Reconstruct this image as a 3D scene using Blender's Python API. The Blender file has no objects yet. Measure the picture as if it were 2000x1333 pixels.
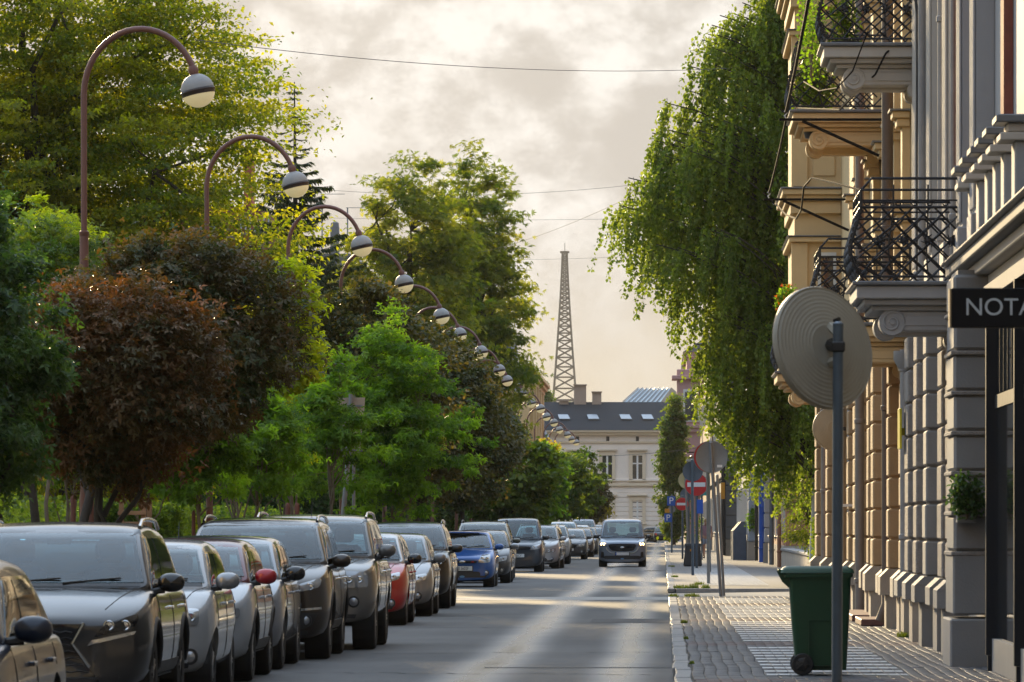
import bpy, bmesh, math, random
import numpy as np
from mathutils import Vector, Matrix
from mathutils.bvhtree import BVHTree

random.seed(7)
rng = np.random.default_rng(11)
scene = bpy.context.scene
COL = scene.collection
R = math.radians

# ------------------------------------------------------------------ camera
# camera stands on the kerb, 1.6 m up, long lens looking down the street (+Y)
FPX, VPX, HZY, CZ = 11000.0, 1295.0, 1026.0, 1.6
cam_d = bpy.data.cameras.new('Camera')
cam = bpy.data.objects.new('Camera', cam_d)
COL.objects.link(cam)
cam.location = (0, 0, CZ)
cam.rotation_euler = (R(90), 0, 0)
cam_d.sensor_width = 36.0
cam_d.lens = 36.0 * FPX / 2000.0
cam_d.shift_x = -(VPX - 1000.0) / 2000.0
cam_d.shift_y = (HZY - 666.5) / 2000.0
cam_d.clip_start = 1.0
cam_d.clip_end = 30000
cam_d.dof.use_dof = True
cam_d.dof.focus_distance = 135.0
cam_d.dof.aperture_fstop = 14.0
scene.camera = cam

# ------------------------------------------------------------------ light
SUN_AZ, SUN_EL = -11.5, 11.2          # degrees left of the street axis, above the horizon
sd = Vector((math.sin(R(SUN_AZ)) * math.cos(R(SUN_EL)), math.cos(R(SUN_AZ)) * math.cos(R(SUN_EL)), math.sin(R(SUN_EL))))
sun_d = bpy.data.lights.new('Sun', 'SUN')
sun_d.energy = 5.0
sun_d.angle = R(2.0)
sun_d.color = (1.0, 0.76, 0.43)
sun = bpy.data.objects.new('Sun', sun_d)
COL.objects.link(sun)
sun.rotation_euler = (-sd).to_track_quat('-Z', 'Y').to_euler()
sun.location = (0, 30, 60)

world = bpy.data.worlds.new('World')
scene.world = world
world.use_nodes = True
wn, wl = world.node_tree.nodes, world.node_tree.links
for n in list(wn):
    wn.remove(n)

def N(nodes, typ, **kw):
    n = nodes.new(typ)
    for k, v in kw.items():
        setattr(n, k, v)
    return n

def wmath(op, a, b=None, c=None):
    n = wn.new('ShaderNodeMath'); n.operation = op
    for i, x in enumerate((a, b, c)):
        if x is None: continue
        if isinstance(x, (int, float)): n.inputs[i].default_value = x
        else: wl.new(x, n.inputs[i])
    return n.outputs[0]

def wmix(fac, a, b, blend='MIX'):
    n = wn.new('ShaderNodeMix'); n.data_type = 'RGBA'; n.blend_type = blend
    for s, x in ((n.inputs[0], fac), (n.inputs[6], a), (n.inputs[7], b)):
        if isinstance(x, (int, float)): s.default_value = x
        elif isinstance(x, tuple): s.default_value = (*x, 1)
        else: wl.new(x, s)
    return n.outputs[2]

tc = N(wn, 'ShaderNodeTexCoord')
sep = N(wn, 'ShaderNodeSeparateXYZ'); wl.new(tc.outputs['Generated'], sep.inputs[0])
dz = sep.outputs[2]
sky = N(wn, 'ShaderNodeTexSky', sky_type='NISHITA', sun_disc=False)
sky.sun_elevation = R(SUN_EL); sky.sun_rotation = R(SUN_AZ)
sky.air_density = 1.2; sky.dust_density = 4.0
def wnoise(scale, detail, rough, off, sc=(1, 1, 1), dist=0.0):
    mp = N(wn, 'ShaderNodeMapping'); mp.inputs['Scale'].default_value = sc; mp.inputs['Location'].default_value = off
    wl.new(tc.outputs['Generated'], mp.inputs[0])
    nz = N(wn, 'ShaderNodeTexNoise'); nz.inputs['Scale'].default_value = scale; nz.inputs['Detail'].default_value = detail
    nz.inputs['Roughness'].default_value = rough; nz.inputs['Distortion'].default_value = dist
    wl.new(mp.outputs[0], nz.inputs['Vector'])
    return nz.outputs[0]
def wramp(x, lo, hi):
    n = wn.new('ShaderNodeMapRange'); n.interpolation_type = 'SMOOTHSTEP'
    wl.new(x, n.inputs[0]); n.inputs[1].default_value = lo; n.inputs[2].default_value = hi
    return n.outputs[0]
el = wramp(dz, -0.005, 0.062)
base = wmix(el, (0.55, 0.47, 0.34), (0.36, 0.352, 0.34))
n1 = wnoise(26.0, 7.0, 0.55, (3.1, 0.4, 1.7), (1, 1, 1.5), 0.08)
n2 = wnoise(58.0, 8.0, 0.62, (0.7, 2.4, 5.2), (1, 1, 1.3), 0.1)
puff = wmath('MULTIPLY', wramp(n1, 0.44, 0.56), wmath('ADD', 0.12, wmath('MULTIPLY', wramp(n2, 0.36, 0.62), 0.95)))
puff = wmath('MULTIPLY', puff, wmath('SUBTRACT', 1.0, wmath('MULTIPLY', wramp(dz, 0.10, 0.35), 0.85)))
puff = wmath('MULTIPLY', puff, wmath('ADD', 0.18, wmath('MULTIPLY', wramp(dz, 0.02, 0.06), 0.82)))
base = wmix(wramp(dz, 0.09, 0.55), base, (0.42, 0.52, 0.65))
col1 = wmix(puff, base, (0.61, 0.60, 0.58))
dark = wmath('MULTIPLY', wramp(wnoise(20.0, 6.0, 0.55, (9.3, 4.4, 2.2), (1, 1, 1.6), 0.1), 0.50, 0.70), wmath('MULTIPLY', wramp(dz, 0.015, 0.06), 0.22))
col2 = wmix(dark, col1, (0.36, 0.35, 0.335))
vd = N(wn, 'ShaderNodeVectorMath', operation='DOT_PRODUCT'); wl.new(tc.outputs['Generated'], vd.inputs[0]); vd.inputs[1].default_value = sd
glow = wmath('POWER', wmath('MAXIMUM', vd.outputs['Value'], 0.0), 90.0)
col3 = wmix(wmath('MULTIPLY', glow, 0.05), col2, (1.0, 0.92, 0.78), 'ADD')
# an overcast vault is brighter overhead than at its rim
gain = wmath('ADD', 1.0, wmath('MULTIPLY', wramp(dz, 0.07, 0.75), 1.0))
# evening: the half of the sky turned away from the sun is darker and bluer
away = wramp(vd.outputs['Value'], -0.55, 0.85)
col3 = wmix(away, wmix(0.72, col3, (0.17, 0.22, 0.30)), col3)
cl = N(wn, 'ShaderNodeVectorMath', operation='SCALE'); wl.new(col3, cl.inputs[0]); wl.new(gain, cl.inputs['Scale'])
sk = N(wn, 'ShaderNodeVectorMath', operation='SCALE'); wl.new(sky.outputs[0], sk.inputs[0]); sk.inputs['Scale'].default_value = 0.10
fin = wmix(0.985, sk.outputs[0], cl.outputs[0])
bg = N(wn, 'ShaderNodeBackground'); wl.new(fin, bg.inputs[0]); bg.inputs[1].default_value = 1.0
wo = N(wn, 'ShaderNodeOutputWorld'); wl.new(bg.outputs[0], wo.inputs[0])

vs = scene.view_settings
vs.view_transform = 'Standard'; vs.look = 'None'; vs.exposure = 0.66; vs.gamma = 1.0; vs.use_curve_mapping = False
scene.render.engine = 'CYCLES'
cy = scene.cycles
cy.use_denoising = True
cy.max_bounces = 6; cy.diffuse_bounces = 3; cy.glossy_bounces = 3; cy.transmission_bounces = 4; cy.transparent_max_bounces = 6
cy.volume_bounces = 0
cy.sample_clamp_indirect = 4.0
cy.caustics_reflective = False; cy.caustics_refractive = False

# ------------------------------------------------------------------ helpers
def P(px, py, Y):
    """A point of the street seen at full-size pixel px,py, at Y metres from the camera."""
    return Vector(((px - VPX) * Y / FPX, Y, CZ + (HZY - py) * Y / FPX))

def tag(o, label=None, cat=None, group=None, kind=None):
    if label: o['label'] = label
    if cat: o['category'] = cat
    if group: o['group'] = group
    if kind: o['kind'] = kind
    return o

def empty(name, loc=(0, 0, 0)):
    o = bpy.data.objects.new(name, None); COL.objects.link(o)
    o.location = loc; o.empty_display_size = 0.2
    return o

def thing(name, label, cat, loc=(0, 0, 0), group=None):
    return tag(empty(name, loc), label, cat, group)

def wloc(o):
    v = Vector((0, 0, 0))
    while o is not None:
        v += o.location; o = o.parent
    return v

def link(name, me, parent=None, mat=None):
    o = bpy.data.objects.new(name, me); COL.objects.link(o)
    if parent is not None: o.parent = parent
    if mat is not None:
        me.materials.clear(); me.materials.append(mat)
    return o

class MB:
    def __init__(s):
        s.v = []; s.f = []
    def add(s, vs, fs):
        b = len(s.v); s.v += [tuple(p) for p in vs]; s.f += [tuple(i + b for i in f) for f in fs]; return s
    def box(s, x0, x1, y0, y1, z0, z1, c=0.0):
        x0, x1 = sorted((x0, x1)); y0, y1 = sorted((y0, y1)); z0, z1 = sorted((z0, z1))
        if c <= 0:
            vs = [(x, y, z) for x in (x0, x1) for y in (y0, y1) for z in (z0, z1)]
            return s.add(vs, [(0, 1, 3, 2), (4, 6, 7, 5), (0, 4, 5, 1), (2, 3, 7, 6), (0, 2, 6, 4), (1, 5, 7, 3)])
        c = min(c, (x1 - x0) / 2.01, (y1 - y0) / 2.01, (z1 - z0) / 2.01)
        vs, idx = [], {}
        lo, hi = (x0, y0, z0), (x1, y1, z1)
        for sx in (0, 1):
            for sy in (0, 1):
                for sz in (0, 1):
                    for ax in range(3):
                        p = []
                        for k, sg in enumerate((sx, sy, sz)):
                            e = hi[k] if sg else lo[k]
                            p.append(e if k == ax else e + (-c if sg else c))
                        idx[(sx, sy, sz, ax)] = len(vs); vs.append(p)
        fs = []
        for ax in range(3):
            o1, o2 = [k for k in range(3) if k != ax]
            for sg in (0, 1):
                q = []
                for a, b in ((0, 0), (1, 0), (1, 1), (0, 1)):
                    t = [0, 0, 0]; t[ax] = sg; t[o1] = a; t[o2] = b
                    q.append(idx[(*t, ax)])
                fs.append(q)
            for a in (0, 1):
                for b in (0, 1):
                    t0 = [0, 0, 0]; t1 = [0, 0, 0]
                    t0[o1] = t1[o1] = a; t0[o2] = t1[o2] = b; t1[ax] = 1
                    fs.append([idx[(*t0, o1)], idx[(*t1, o1)], idx[(*t1, o2)], idx[(*t0, o2)]])
        for sx in (0, 1):
            for sy in (0, 1):
                for sz in (0, 1):
                    fs.append([idx[(sx, sy, sz, k)] for k in range(3)])
        return s.add(vs, fs)
    def tube(s, pts, r, n=8, cap=True):
        pts = [Vector(p) for p in pts]
        rs = r if isinstance(r, (list, tuple)) else [r] * len(pts)
        b = len(s.v); up = None
        for i, p in enumerate(pts):
            t = (pts[min(i + 1, len(pts) - 1)] - pts[max(i - 1, 0)])
            t = t.normalized() if t.length > 1e-9 else Vector((0, 0, 1))
            if up is None:
                up = Vector((1, 0, 0)) if abs(t.x) < 0.9 else Vector((0, 1, 0))
            a = (up - t * up.dot(t)).normalized(); up = a
            c = t.cross(a)
            for k in range(n):
                an = 2 * math.pi * k / n
                s.v.append(tuple(p + (a * math.cos(an) + c * math.sin(an)) * rs[i]))
        for i in range(len(pts) - 1):
            for k in range(n):
                k2 = (k + 1) % n
                s.f.append((b + i * n + k, b + i * n + k2, b + (i + 1) * n + k2, b + (i + 1) * n + k))
        if cap:
            s.f.append(tuple(b + k for k in range(n))[::-1])
            s.f.append(tuple(b + (len(pts) - 1) * n + k for k in range(n)))
        return s
    def lathe(s, prof, c=(0, 0, 0), ax=(0, 0, 1), n=16, cap=True):
        """prof: (radius, height) pairs along the axis."""
        c = Vector(c); ax = Vector(ax).normalized()
        u = Vector((1, 0, 0)) if abs(ax.x) < 0.9 else Vector((0, 1, 0))
        u = (u - ax * u.dot(ax)).normalized(); w = ax.cross(u)
        b = len(s.v)
        for r, h in prof:
            for k in range(n):
                an = 2 * math.pi * k / n
                s.v.append(tuple(c + ax * h + (u * math.cos(an) + w * math.sin(an)) * r))
        for i in range(len(prof) - 1):
            for k in range(n):
                k2 = (k + 1) % n
                s.f.append((b + i * n + k, b + i * n + k2, b + (i + 1) * n + k2, b + (i + 1) * n + k))
        if cap:
            s.f.append(tuple(b + k for k in range(n))[::-1])
            s.f.append(tuple(b + (len(prof) - 1) * n + k for k in range(n)))
        return s
    def prism(s, outline, ext):
        o = [Vector(p) for p in outline]; e = Vector(ext); n = len(o)
        vs = o + [p + e for p in o]
        fs = [tuple(range(n))[::-1], tuple(range(n, 2 * n))]
        fs += [(i, (i + 1) % n, (i + 1) % n + n, i + n) for i in range(n)]
        return s.add(vs, fs)
    def quad(s, a, b, c, d):
        return s.add([a, b, c, d], [(0, 1, 2, 3)])
    def build(s, name, mat=None, parent=None, smooth=None, kind=None):
        off = wloc(parent) if parent is not None else Vector((0, 0, 0))
        me = bpy.data.meshes.new(name)
        vs = [(x - off.x, y - off.y, z - off.z) for x, y, z in s.v] if off.length else s.v
        me.from_pydata(vs, [], s.f)
        bm = bmesh.new(); bm.from_mesh(me); bmesh.ops.recalc_face_normals(bm, faces=bm.faces); bm.to_mesh(me); bm.free()
        if smooth is not None:
            me.shade_smooth()
            if smooth < 180: me.set_sharp_from_angle(angle=R(smooth))
        o = link(name, me, parent, mat)
        if kind: o['kind'] = kind
        return o

def fast_mesh(name, verts, faces, mat, parent=None, tint=None):
    """verts (n,3) in world, faces (m,k) of one size, from numpy."""
    off = wloc(parent) if parent is not None else Vector((0, 0, 0))
    verts = np.asarray(verts, np.float32) - np.array(off, np.float32)
    faces = np.asarray(faces, np.int32)
    me = bpy.data.meshes.new(name)
    me.vertices.add(len(verts)); me.vertices.foreach_set('co', verts.ravel())
    k = faces.shape[1]
    me.loops.add(faces.size); me.loops.foreach_set('vertex_index', faces.ravel())
    me.polygons.add(len(faces)); me.polygons.foreach_set('loop_start', np.arange(0, faces.size, k, dtype=np.int32))
    me.update(calc_edges=True)
    if tint is not None:
        a = me.attributes.new('tint', 'FLOAT', 'POINT'); a.data.foreach_set('value', np.asarray(tint, np.float32))
    return link(name, me, parent, mat)

# ------------------------------------------------------------------ materials
MATS = {}
def mat(name, col, rough=0.6, metal=0.0, var=0.12, vscale=3.0, bump=0.0, bscale=40.0, coat=0.0, spec=0.5, emit=None, estr=0.0, stain=None, ior=None, flake=0.0):
    if name in MATS: return MATS[name]
    m = bpy.data.materials.new(name); m.use_nodes = True
    nd, lk = m.node_tree.nodes, m.node_tree.links
    b = nd['Principled BSDF']
    b.inputs['Roughness'].default_value = rough; b.inputs['Metallic'].default_value = metal
    b.inputs['Specular IOR Level'].default_value = spec
    if ior: b.inputs['IOR'].default_value = ior
    if coat: b.inputs['Coat Weight'].default_value = coat; b.inputs['Coat Roughness'].default_value = 0.04
    if emit: b.inputs['Emission Color'].default_value = (*emit, 1); b.inputs['Emission Strength'].default_value = estr
    b.inputs['Base Color'].default_value = (*col, 1)
    geo = nd.new('ShaderNodeNewGeometry')
    if var > 0:
        nz = nd.new('ShaderNodeTexNoise'); nz.inputs['Scale'].default_value = vscale; nz.inputs['Detail'].default_value = 6; nz.inputs['Roughness'].default_value = 0.65
        lk.new(geo.outputs['Position'], nz.inputs['Vector'])
        mr = nd.new('ShaderNodeMapRange'); lk.new(nz.outputs[0], mr.inputs[0]); mr.inputs[1].default_value = 0.28; mr.inputs[2].default_value = 0.72
        mx = nd.new('ShaderNodeMix'); mx.data_type = 'RGBA'; lk.new(mr.outputs[0], mx.inputs[0])
        mx.inputs[6].default_value = (*[c * (1 - var) for c in col], 1); mx.inputs[7].default_value = (*[min(1, c * (1 + var)) for c in col], 1)
        out = mx.outputs[2]
        if stain:
            n2 = nd.new('ShaderNodeTexNoise'); n2.inputs['Scale'].default_value = vscale * 0.35; n2.inputs['Detail'].default_value = 8; n2.inputs['Roughness'].default_value = 0.7
            mp = nd.new('ShaderNodeMapping'); mp.inputs['Scale'].default_value = (1, 1, 0.3); lk.new(geo.outputs['Position'], mp.inputs[0]); lk.new(mp.outputs[0], n2.inputs['Vector'])
            r2 = nd.new('ShaderNodeMapRange'); lk.new(n2.outputs[0], r2.inputs[0]); r2.inputs[1].default_value = 0.52; r2.inputs[2].default_value = 0.72; r2.inputs[4].default_value = 0.6
            m2 = nd.new('ShaderNodeMix'); m2.data_type = 'RGBA'; lk.new(r2.outputs[0], m2.inputs[0]); lk.new(out, m2.inputs[6]); m2.inputs[7].default_value = (*stain, 1)
            out = m2.outputs[2]
        lk.new(out, b.inputs['Base Color'])
        rr = nd.new('ShaderNodeMapRange'); lk.new(nz.outputs[0], rr.inputs[0]); rr.inputs[3].default_value = max(0.02, rough * 0.85); rr.inputs[4].default_value = min(1, rough * 1.15)
        lk.new(rr.outputs[0], b.inputs['Roughness'])
    if bump > 0:
        nb = nd.new('ShaderNodeTexNoise'); nb.inputs['Scale'].default_value = bscale; nb.inputs['Detail'].default_value = 5
        lk.new(geo.outputs['Position'], nb.inputs['Vector'])
        bp = nd.new('ShaderNodeBump'); bp.inputs['Strength'].default_value = bump; bp.inputs['Distance'].default_value = 0.02
        lk.new(nb.outputs[0], bp.inputs['Height']); lk.new(bp.outputs[0], b.inputs['Normal'])
    MATS[name] = m
    return m

def leaf_mat(name, c0, c1, trans=0.45, tcol=None, rough=0.45, spec=0.35):
    """Leaf: reflecting and letting light through; per-leaf tint runs from c0 to c1."""
    if name in MATS: return MATS[name]
    m = bpy.data.materials.new(name); m.use_nodes = True
    nd, lk = m.node_tree.nodes, m.node_tree.links
    b = nd['Principled BSDF']; out = nd['Material Output']
    at = nd.new('ShaderNodeAttribute'); at.attribute_name = 'tint'
    mx = nd.new('ShaderNodeMix'); mx.data_type = 'RGBA'; lk.new(at.outputs['Fac'], mx.inputs[0])
    mx.inputs[6].default_value = (*c0, 1); mx.inputs[7].default_value = (*c1, 1)
    lk.new(mx.outputs[2], b.inputs['Base Color'])
    b.inputs['Roughness'].default_value = rough; b.inputs['Specular IOR Level'].default_value = spec
    tr = nd.new('ShaderNodeBsdfTranslucent')
    mt = nd.new('ShaderNodeMix'); mt.data_type = 'RGBA'; mt.blend_type = 'MULTIPLY'; mt.inputs[0].default_value = 1.0
    lk.new(mx.outputs[2], mt.inputs[6]); mt.inputs[7].default_value = (*(tcol or (2.6, 2.2, 0.7)), 1); mt.clamp_result = False
    lk.new(mt.outputs[2], tr.inputs['Color'])
    ms = nd.new('ShaderNodeMixShader'); ms.inputs[0].default_value = trans
    lk.new(b.outputs[0], ms.inputs[1]); lk.new(tr.outputs[0], ms.inputs[2]); lk.new(ms.outputs[0], out.inputs['Surface'])
    MATS[name] = m
    return m

def text_mesh(name, txt, size, mat_, parent, loc, rot=(R(90), 0, 0), ext=0.004, align='CENTER', squash=1.0):
    cu = bpy.data.curves.new(name, 'FONT'); cu.body = txt; cu.size = size; cu.extrude = ext; cu.align_x = align; cu.align_y = 'CENTER'
    tmp = bpy.data.objects.new(name, cu); COL.objects.link(tmp)
    dg = bpy.context.evaluated_depsgraph_get()
    me = bpy.data.meshes.new_from_object(tmp.evaluated_get(dg))
    bpy.data.objects.remove(tmp)
    me.transform(Matrix.Diagonal((squash, 1, 1, 1)))
    me.transform(Matrix.Translation(Vector(loc) - wloc(parent)) @ Matrix.LocRotScale(None, __import__('mathutils').Euler(rot), None))
    return link(name, me, parent, mat_)

M_metal_grey = mat('galvanised_steel', (0.26, 0.29, 0.32), 0.45, 0.55, 0.15, 8)
M_black = mat('black_plastic', (0.012, 0.012, 0.013), 0.45, 0, 0.1)
M_iron = mat('wrought_iron', (0.014, 0.014, 0.017), 0.42, 0.2, 0.2, 12)
M_rubber = mat('tyre_rubber', (0.016, 0.016, 0.017), 0.8, 0, 0.15, 20)
M_white = mat('white_paint', (0.78, 0.78, 0.77), 0.5, 0, 0.06)
# ------------------------------------------------------------------ ground, road, pavement
def asphalt():
    m = bpy.data.materials.new('asphalt'); m.use_nodes = True
    nd, lk = m.node_tree.nodes, m.node_tree.links; b = nd['Principled BSDF']
    geo = nd.new('ShaderNodeNewGeometry'); sp = nd.new('ShaderNodeSeparateXYZ'); lk.new(geo.outputs['Position'], sp.inputs[0])
    def noise(scale, det, sc=(1, 1, 1), ro=0.6):
        mp = nd.new('ShaderNodeMapping'); mp.inputs['Scale'].default_value = sc; lk.new(geo.outputs['Position'], mp.inputs[0])
        n = nd.new('ShaderNodeTexNoise'); n.inputs['Scale'].default_value = scale; n.inputs['Detail'].default_value = det; n.inputs['Roughness'].default_value = ro
        lk.new(mp.outputs[0], n.inputs['Vector']); return n.outputs[0]
    def mr(x, a, b_, c, d):
        n = nd.new('ShaderNodeMapRange'); n.interpolation_type = 'SMOOTHSTEP'; lk.new(x, n.inputs[0])
        for i, q in enumerate((a, b_, c, d)): n.inputs[i + 1].default_value = q
        return n.outputs[0]
    def ma(op, a, b_):
        n = nd.new('ShaderNodeMath'); n.operation = op
        for i, q in enumerate((a, b_)):
            if isinstance(q, (int, float)): n.inputs[i].default_value = q
            else: lk.new(q, n.inputs[i])
        return n.outputs[0]
    # wheel tracks polished by traffic
    wob = ma('MULTIPLY', ma('SUBTRACT', noise(0.03, 2), 0.5), 0.5)
    xx = ma('ADD', sp.outputs[0], wob)
    def track(c, w): return mr(ma('ABSOLUTE', ma('SUBTRACT', xx, c), 0), 0.0, w, 1.0, 0.0)
    tr = ma('MAXIMUM', track(-0.45, 0.50), track(-1.95, 0.62))
    pat = noise(0.6, 6, (1, 0.12, 1), 0.7)
    col = nd.new('ShaderNodeMix'); col.data_type = 'RGBA'
    lk.new(ma('ADD', ma('MULTIPLY', tr, 0.55), mr(pat, 0.3, 0.75, 0.0, 0.65)), col.inputs[0])
    col.inputs[6].default_value = (0.030, 0.030, 0.031, 1); col.inputs[7].default_value = (0.072, 0.071, 0.070, 1)
    lk.new(col.outputs[2], b.inputs['Base Color'])
    rg = ma('SUBTRACT', ma('ADD', 0.56, ma('MULTIPLY', noise(0.9, 5, (0.4, 0.3, 1)), 0.24)), ma('MULTIPLY', tr, 0.46))
    lk.new(rg, b.inputs['Roughness']); b.inputs['Specular IOR Level'].default_value = 0.5
    bp = nd.new('ShaderNodeBump'); bp.inputs['Strength'].default_value = 0.22; bp.inputs['Distance'].default_value = 0.008
    lk.new(noise(55, 4), bp.inputs['Height']); lk.new(bp.outputs[0], b.inputs['Normal'])
    return m
M_asph = asphalt()
M_conc = mat('worn_concrete', (0.22, 0.21, 0.195), 0.55, 0, 0.2, 1.2, 0.2, 30, stain=(0.16, 0.15, 0.135))
M_gran = mat('granite_kerb', (0.21, 0.205, 0.20), 0.6, 0, 0.25, 6, 0.2, 60)
M_pav = [mat('paver_grey', (0.082, 0.082, 0.086), 0.62, 0, 0.22, 2.2, 0.25, 60),
         mat('paver_rose', (0.10, 0.070, 0.066), 0.65, 0, 0.2, 2.2, 0.25, 60)]
M_joint = mat('dark_joint_sand', (0.04, 0.038, 0.033), 0.9, 0, 0.3, 8)
M_stripe = mat('worn_road_paint', (0.55, 0.55, 0.545), 0.6, 0, 0.10, 3, stain=(0.30, 0.30, 0.30))
M_soil = mat('soil_and_grass', (0.07, 0.085, 0.03), 0.9, 0, 0.4, 1.5, 0.3, 12)

g = MB().quad((-3000, -900, -0.05), (3000, -900, -0.05), (3000, 5000, -0.05), (-3000, 5000, -0.05)).build('ground', M_soil); g['kind'] = 'structure'
road = MB().quad((-6.2, -30, 0.0), (0.12, -30, 0.0), (0.12, 547, 0.0), (-6.2, 547, 0.0)).build('road', M_asph); road['kind'] = 'structure'
MB().quad((-40, 530, -0.012), (40, 530, -0.012), (40, 556, -0.012), (-40, 556, -0.012)).build('cross_street', M_asph, None, kind='structure')
Y_DRIVE = (117.0, 131.0)              # lowered driveway across the pavement
ZP = 0.12
pav = MB().box(0.28, 6.0, -20, Y_DRIVE[0], -0.04, ZP - 0.012).box(0.28, 6.0, Y_DRIVE[1], 520, -0.04, ZP - 0.012)
pav = pav.build('pavement', M_joint); pav['kind'] = 'structure'
MB().prism([(0.121, Y_DRIVE[0], 0.012), (6, Y_DRIVE[0], ZP - 0.02), (6, Y_DRIVE[1], ZP - 0.02), (0.121, Y_DRIVE[1], 0.012)], (0, 0, -0.06)).build('driveway', M_conc, None, kind='structure')
# far paving surface: too far to tell blocks apart
def brickpave():
    m = bpy.data.materials.new('far_block_paving'); m.use_nodes = True
    nd, lk = m.node_tree.nodes, m.node_tree.links; b = nd['Principled BSDF']
    geo = nd.new('ShaderNodeNewGeometry'); br = nd.new('ShaderNodeTexBrick'); lk.new(geo.outputs['Position'], br.inputs['Vector'])
    br.inputs['Color1'].default_value = (0.095, 0.095, 0.097, 1); br.inputs['Color2'].default_value = (0.07, 0.067, 0.067, 1); br.inputs['Mortar'].default_value = (0.06, 0.06, 0.055, 1)
    br.inputs['Scale'].default_value = 1.0; br.inputs['Brick Width'].default_value = 0.2; br.inputs['Row Height'].default_value = 0.4; br.inputs['Mortar Size'].default_value = 0.02
    lk.new(br.outputs[0], b.inputs['Base Color']); b.inputs['Roughness'].default_value = 0.62
    return m
MB().quad((0.28, Y_DRIVE[1], ZP), (6, Y_DRIVE[1], ZP), (6, 520, ZP), (0.28, 520, ZP)).build('block_paving', brickpave(), pav)

# paving blocks: 0.1 x 0.2 m, the nearest 300 in view singly, the rest as one part
BW, BL = 0.12, 0.24
def paver_mesh(nm, m):
    mb = MB(); c = 0.004; w, l = BW / 2 - 0.0028, BL / 2 - 0.0028
    top = [(-w + c, -l + c, 0), (w - c, -l + c, 0), (w - c, l - c, 0), (-w + c, l - c, 0)]
    low = [(-w, -l, -0.004), (w, -l, -0.004), (w, l, -0.004), (-w, l, -0.004)]
    bot = [(x, y, -0.03) for x, y, z in low]
    mb.add(top + low + bot, [(0, 1, 2, 3)] + [(i, 4 + i, 4 + (i + 1) % 4, (i + 1) % 4) for i in range(4)] + [(4 + i, 8 + i, 8 + (i + 1) % 4, 4 + (i + 1) % 4) for i in range(4)])
    o = mb.build(nm, m); me = o.data; bpy.data.objects.remove(o); return me
pm = [paver_mesh('paver', M_pav[0]), paver_mesh('paver', M_pav[1])]
ncol = int((3.55 - 0.30) / BW); made = 0; rest = {0: [], 1: []}
def is_rose(y): return (y % 17.3) < 2.3
yy = 53.2; row = 0
while yy < Y_DRIVE[0] - 0.15:
    for ci in range(ncol):
        x = 0.30 + (ci + 0.5) * BW; off = (BL / 2 if (ci % 2) else 0)
        y = yy + off + rng.normal(0, 0.004); x += rng.normal(0, 0.0015) + 0.012 * math.sin(y * 1.1)
        k = 1 if is_rose(y) and rng.random() < 0.8 else 0
        z = ZP + rng.normal(0, 0.0018)
        if made < 300:
            o = link('paver', pm[k], pav); o.location = (x, y, z); made += 1
        else:
            rest[k].append((x, y, z))
    yy += BL; row += 1
for k in (0, 1):
    src = np.array([v.co[:] for v in pm[k].vertices]); fs = np.array([p.vertices[:] for p in pm[k].polygons])
    c = np.array(rest[k]); vv = (src[None] + c[:, None]).reshape(-1, 3); ff = (fs[None] + (np.arange(len(c)) * len(src))[:, None, None]).reshape(-1, 4)
    o = fast_mesh('paver_field', vv, ff, M_pav[k], pav); o['kind'] = 'stuff'

# granite kerb stones
kerb = tag(MB().box(0.13, 0.27, 30, Y_DRIVE[0] - 0.6, -0.05, 0.02).box(0.13, 0.27, Y_DRIVE[1] + 0.6, 518, -0.05, 0.02).build('kerb', M_joint), kind='structure')
km = MB().box(-0.085, 0.085, -0.49, 0.49, -0.10, 0.0, 0.014).build('kerb_stone', M_gran); kme = km.data; bpy.data.objects.remove(km)
nk = 0; y = 52.0
farv = MB()
while y < 515:
    if not (Y_DRIVE[0] - 0.6 < y < Y_DRIVE[1] + 0.6):
        if nk < 260:
            o = link('kerb_stone', kme, kerb); o.location = (0.2 + rng.normal(0, 0.006), y, ZP + 0.006 + rng.normal(0, 0.004)); o.rotation_euler = (0, 0, rng.normal(0, 0.004)); nk += 1
        else:
            farv.box(0.115, 0.285, y - 0.49, y + 0.49, 0.02, ZP + 0.006)
    y += 1.0
o = farv.build('kerb_stone_run', M_gran, kerb, kind='stuff')
MB().box(0.30, 5.9, Y_DRIVE[1] - 0.16, Y_DRIVE[1] - 0.004, -0.03, ZP + 0.004, .01).build('edging_stone', M_gran, kerb)
# left kerb and planted strip
MB().box(-6.36, -6.2, -20, 540, -0.05, 0.12, 0.01).build('left_kerb', M_gran, None, kind='structure')
MB().quad((-40, -20, 0.09), (-6.36, -20, 0.09), (-6.36, 525, 0.09), (-40, 525, 0.09)).build('planted_verge', M_soil, None, kind='structure')

def lerp_(a, b, t): return a + (b - a) * t
# painted hatch lines over the pavement blocks (paint on the block tops, joints left open)
def stripe(y, x0, x1, dep, z=ZP + 0.006):
    mb = MB(); x = x0; mx = x1
    while x < mx - 0.02:
        w = min(BW, mx - x)
        a, b = x + 0.004, x + w - 0.004
        j = rng.normal(0, 0.012, 4)
        mb.quad((a, y - dep / 2 + j[0], z), (b, y - dep / 2 + j[1], z), (b, y + dep / 2 + j[2], z), (a, y + dep / 2 + j[3], z)); x += BW
    return mb.build('painted_stripe', M_stripe, pav)
y = 54.3
while y < 114:
    if not is_rose(y) and not is_rose(y - 0.4) and not is_rose(y + 0.4):
        stripe(y, 1.02, 2.42 + 0.0 * y, 0.50 + 0.006 * (y - 54))
    y += 1.28 + 0.010 * (y - 54)
y = 139.0
while y < 300:
    stripe(y, 0.95, 2.6, 1.1, ZP + 0.006); y += 2.5 if y < 190 else 4.0
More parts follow.
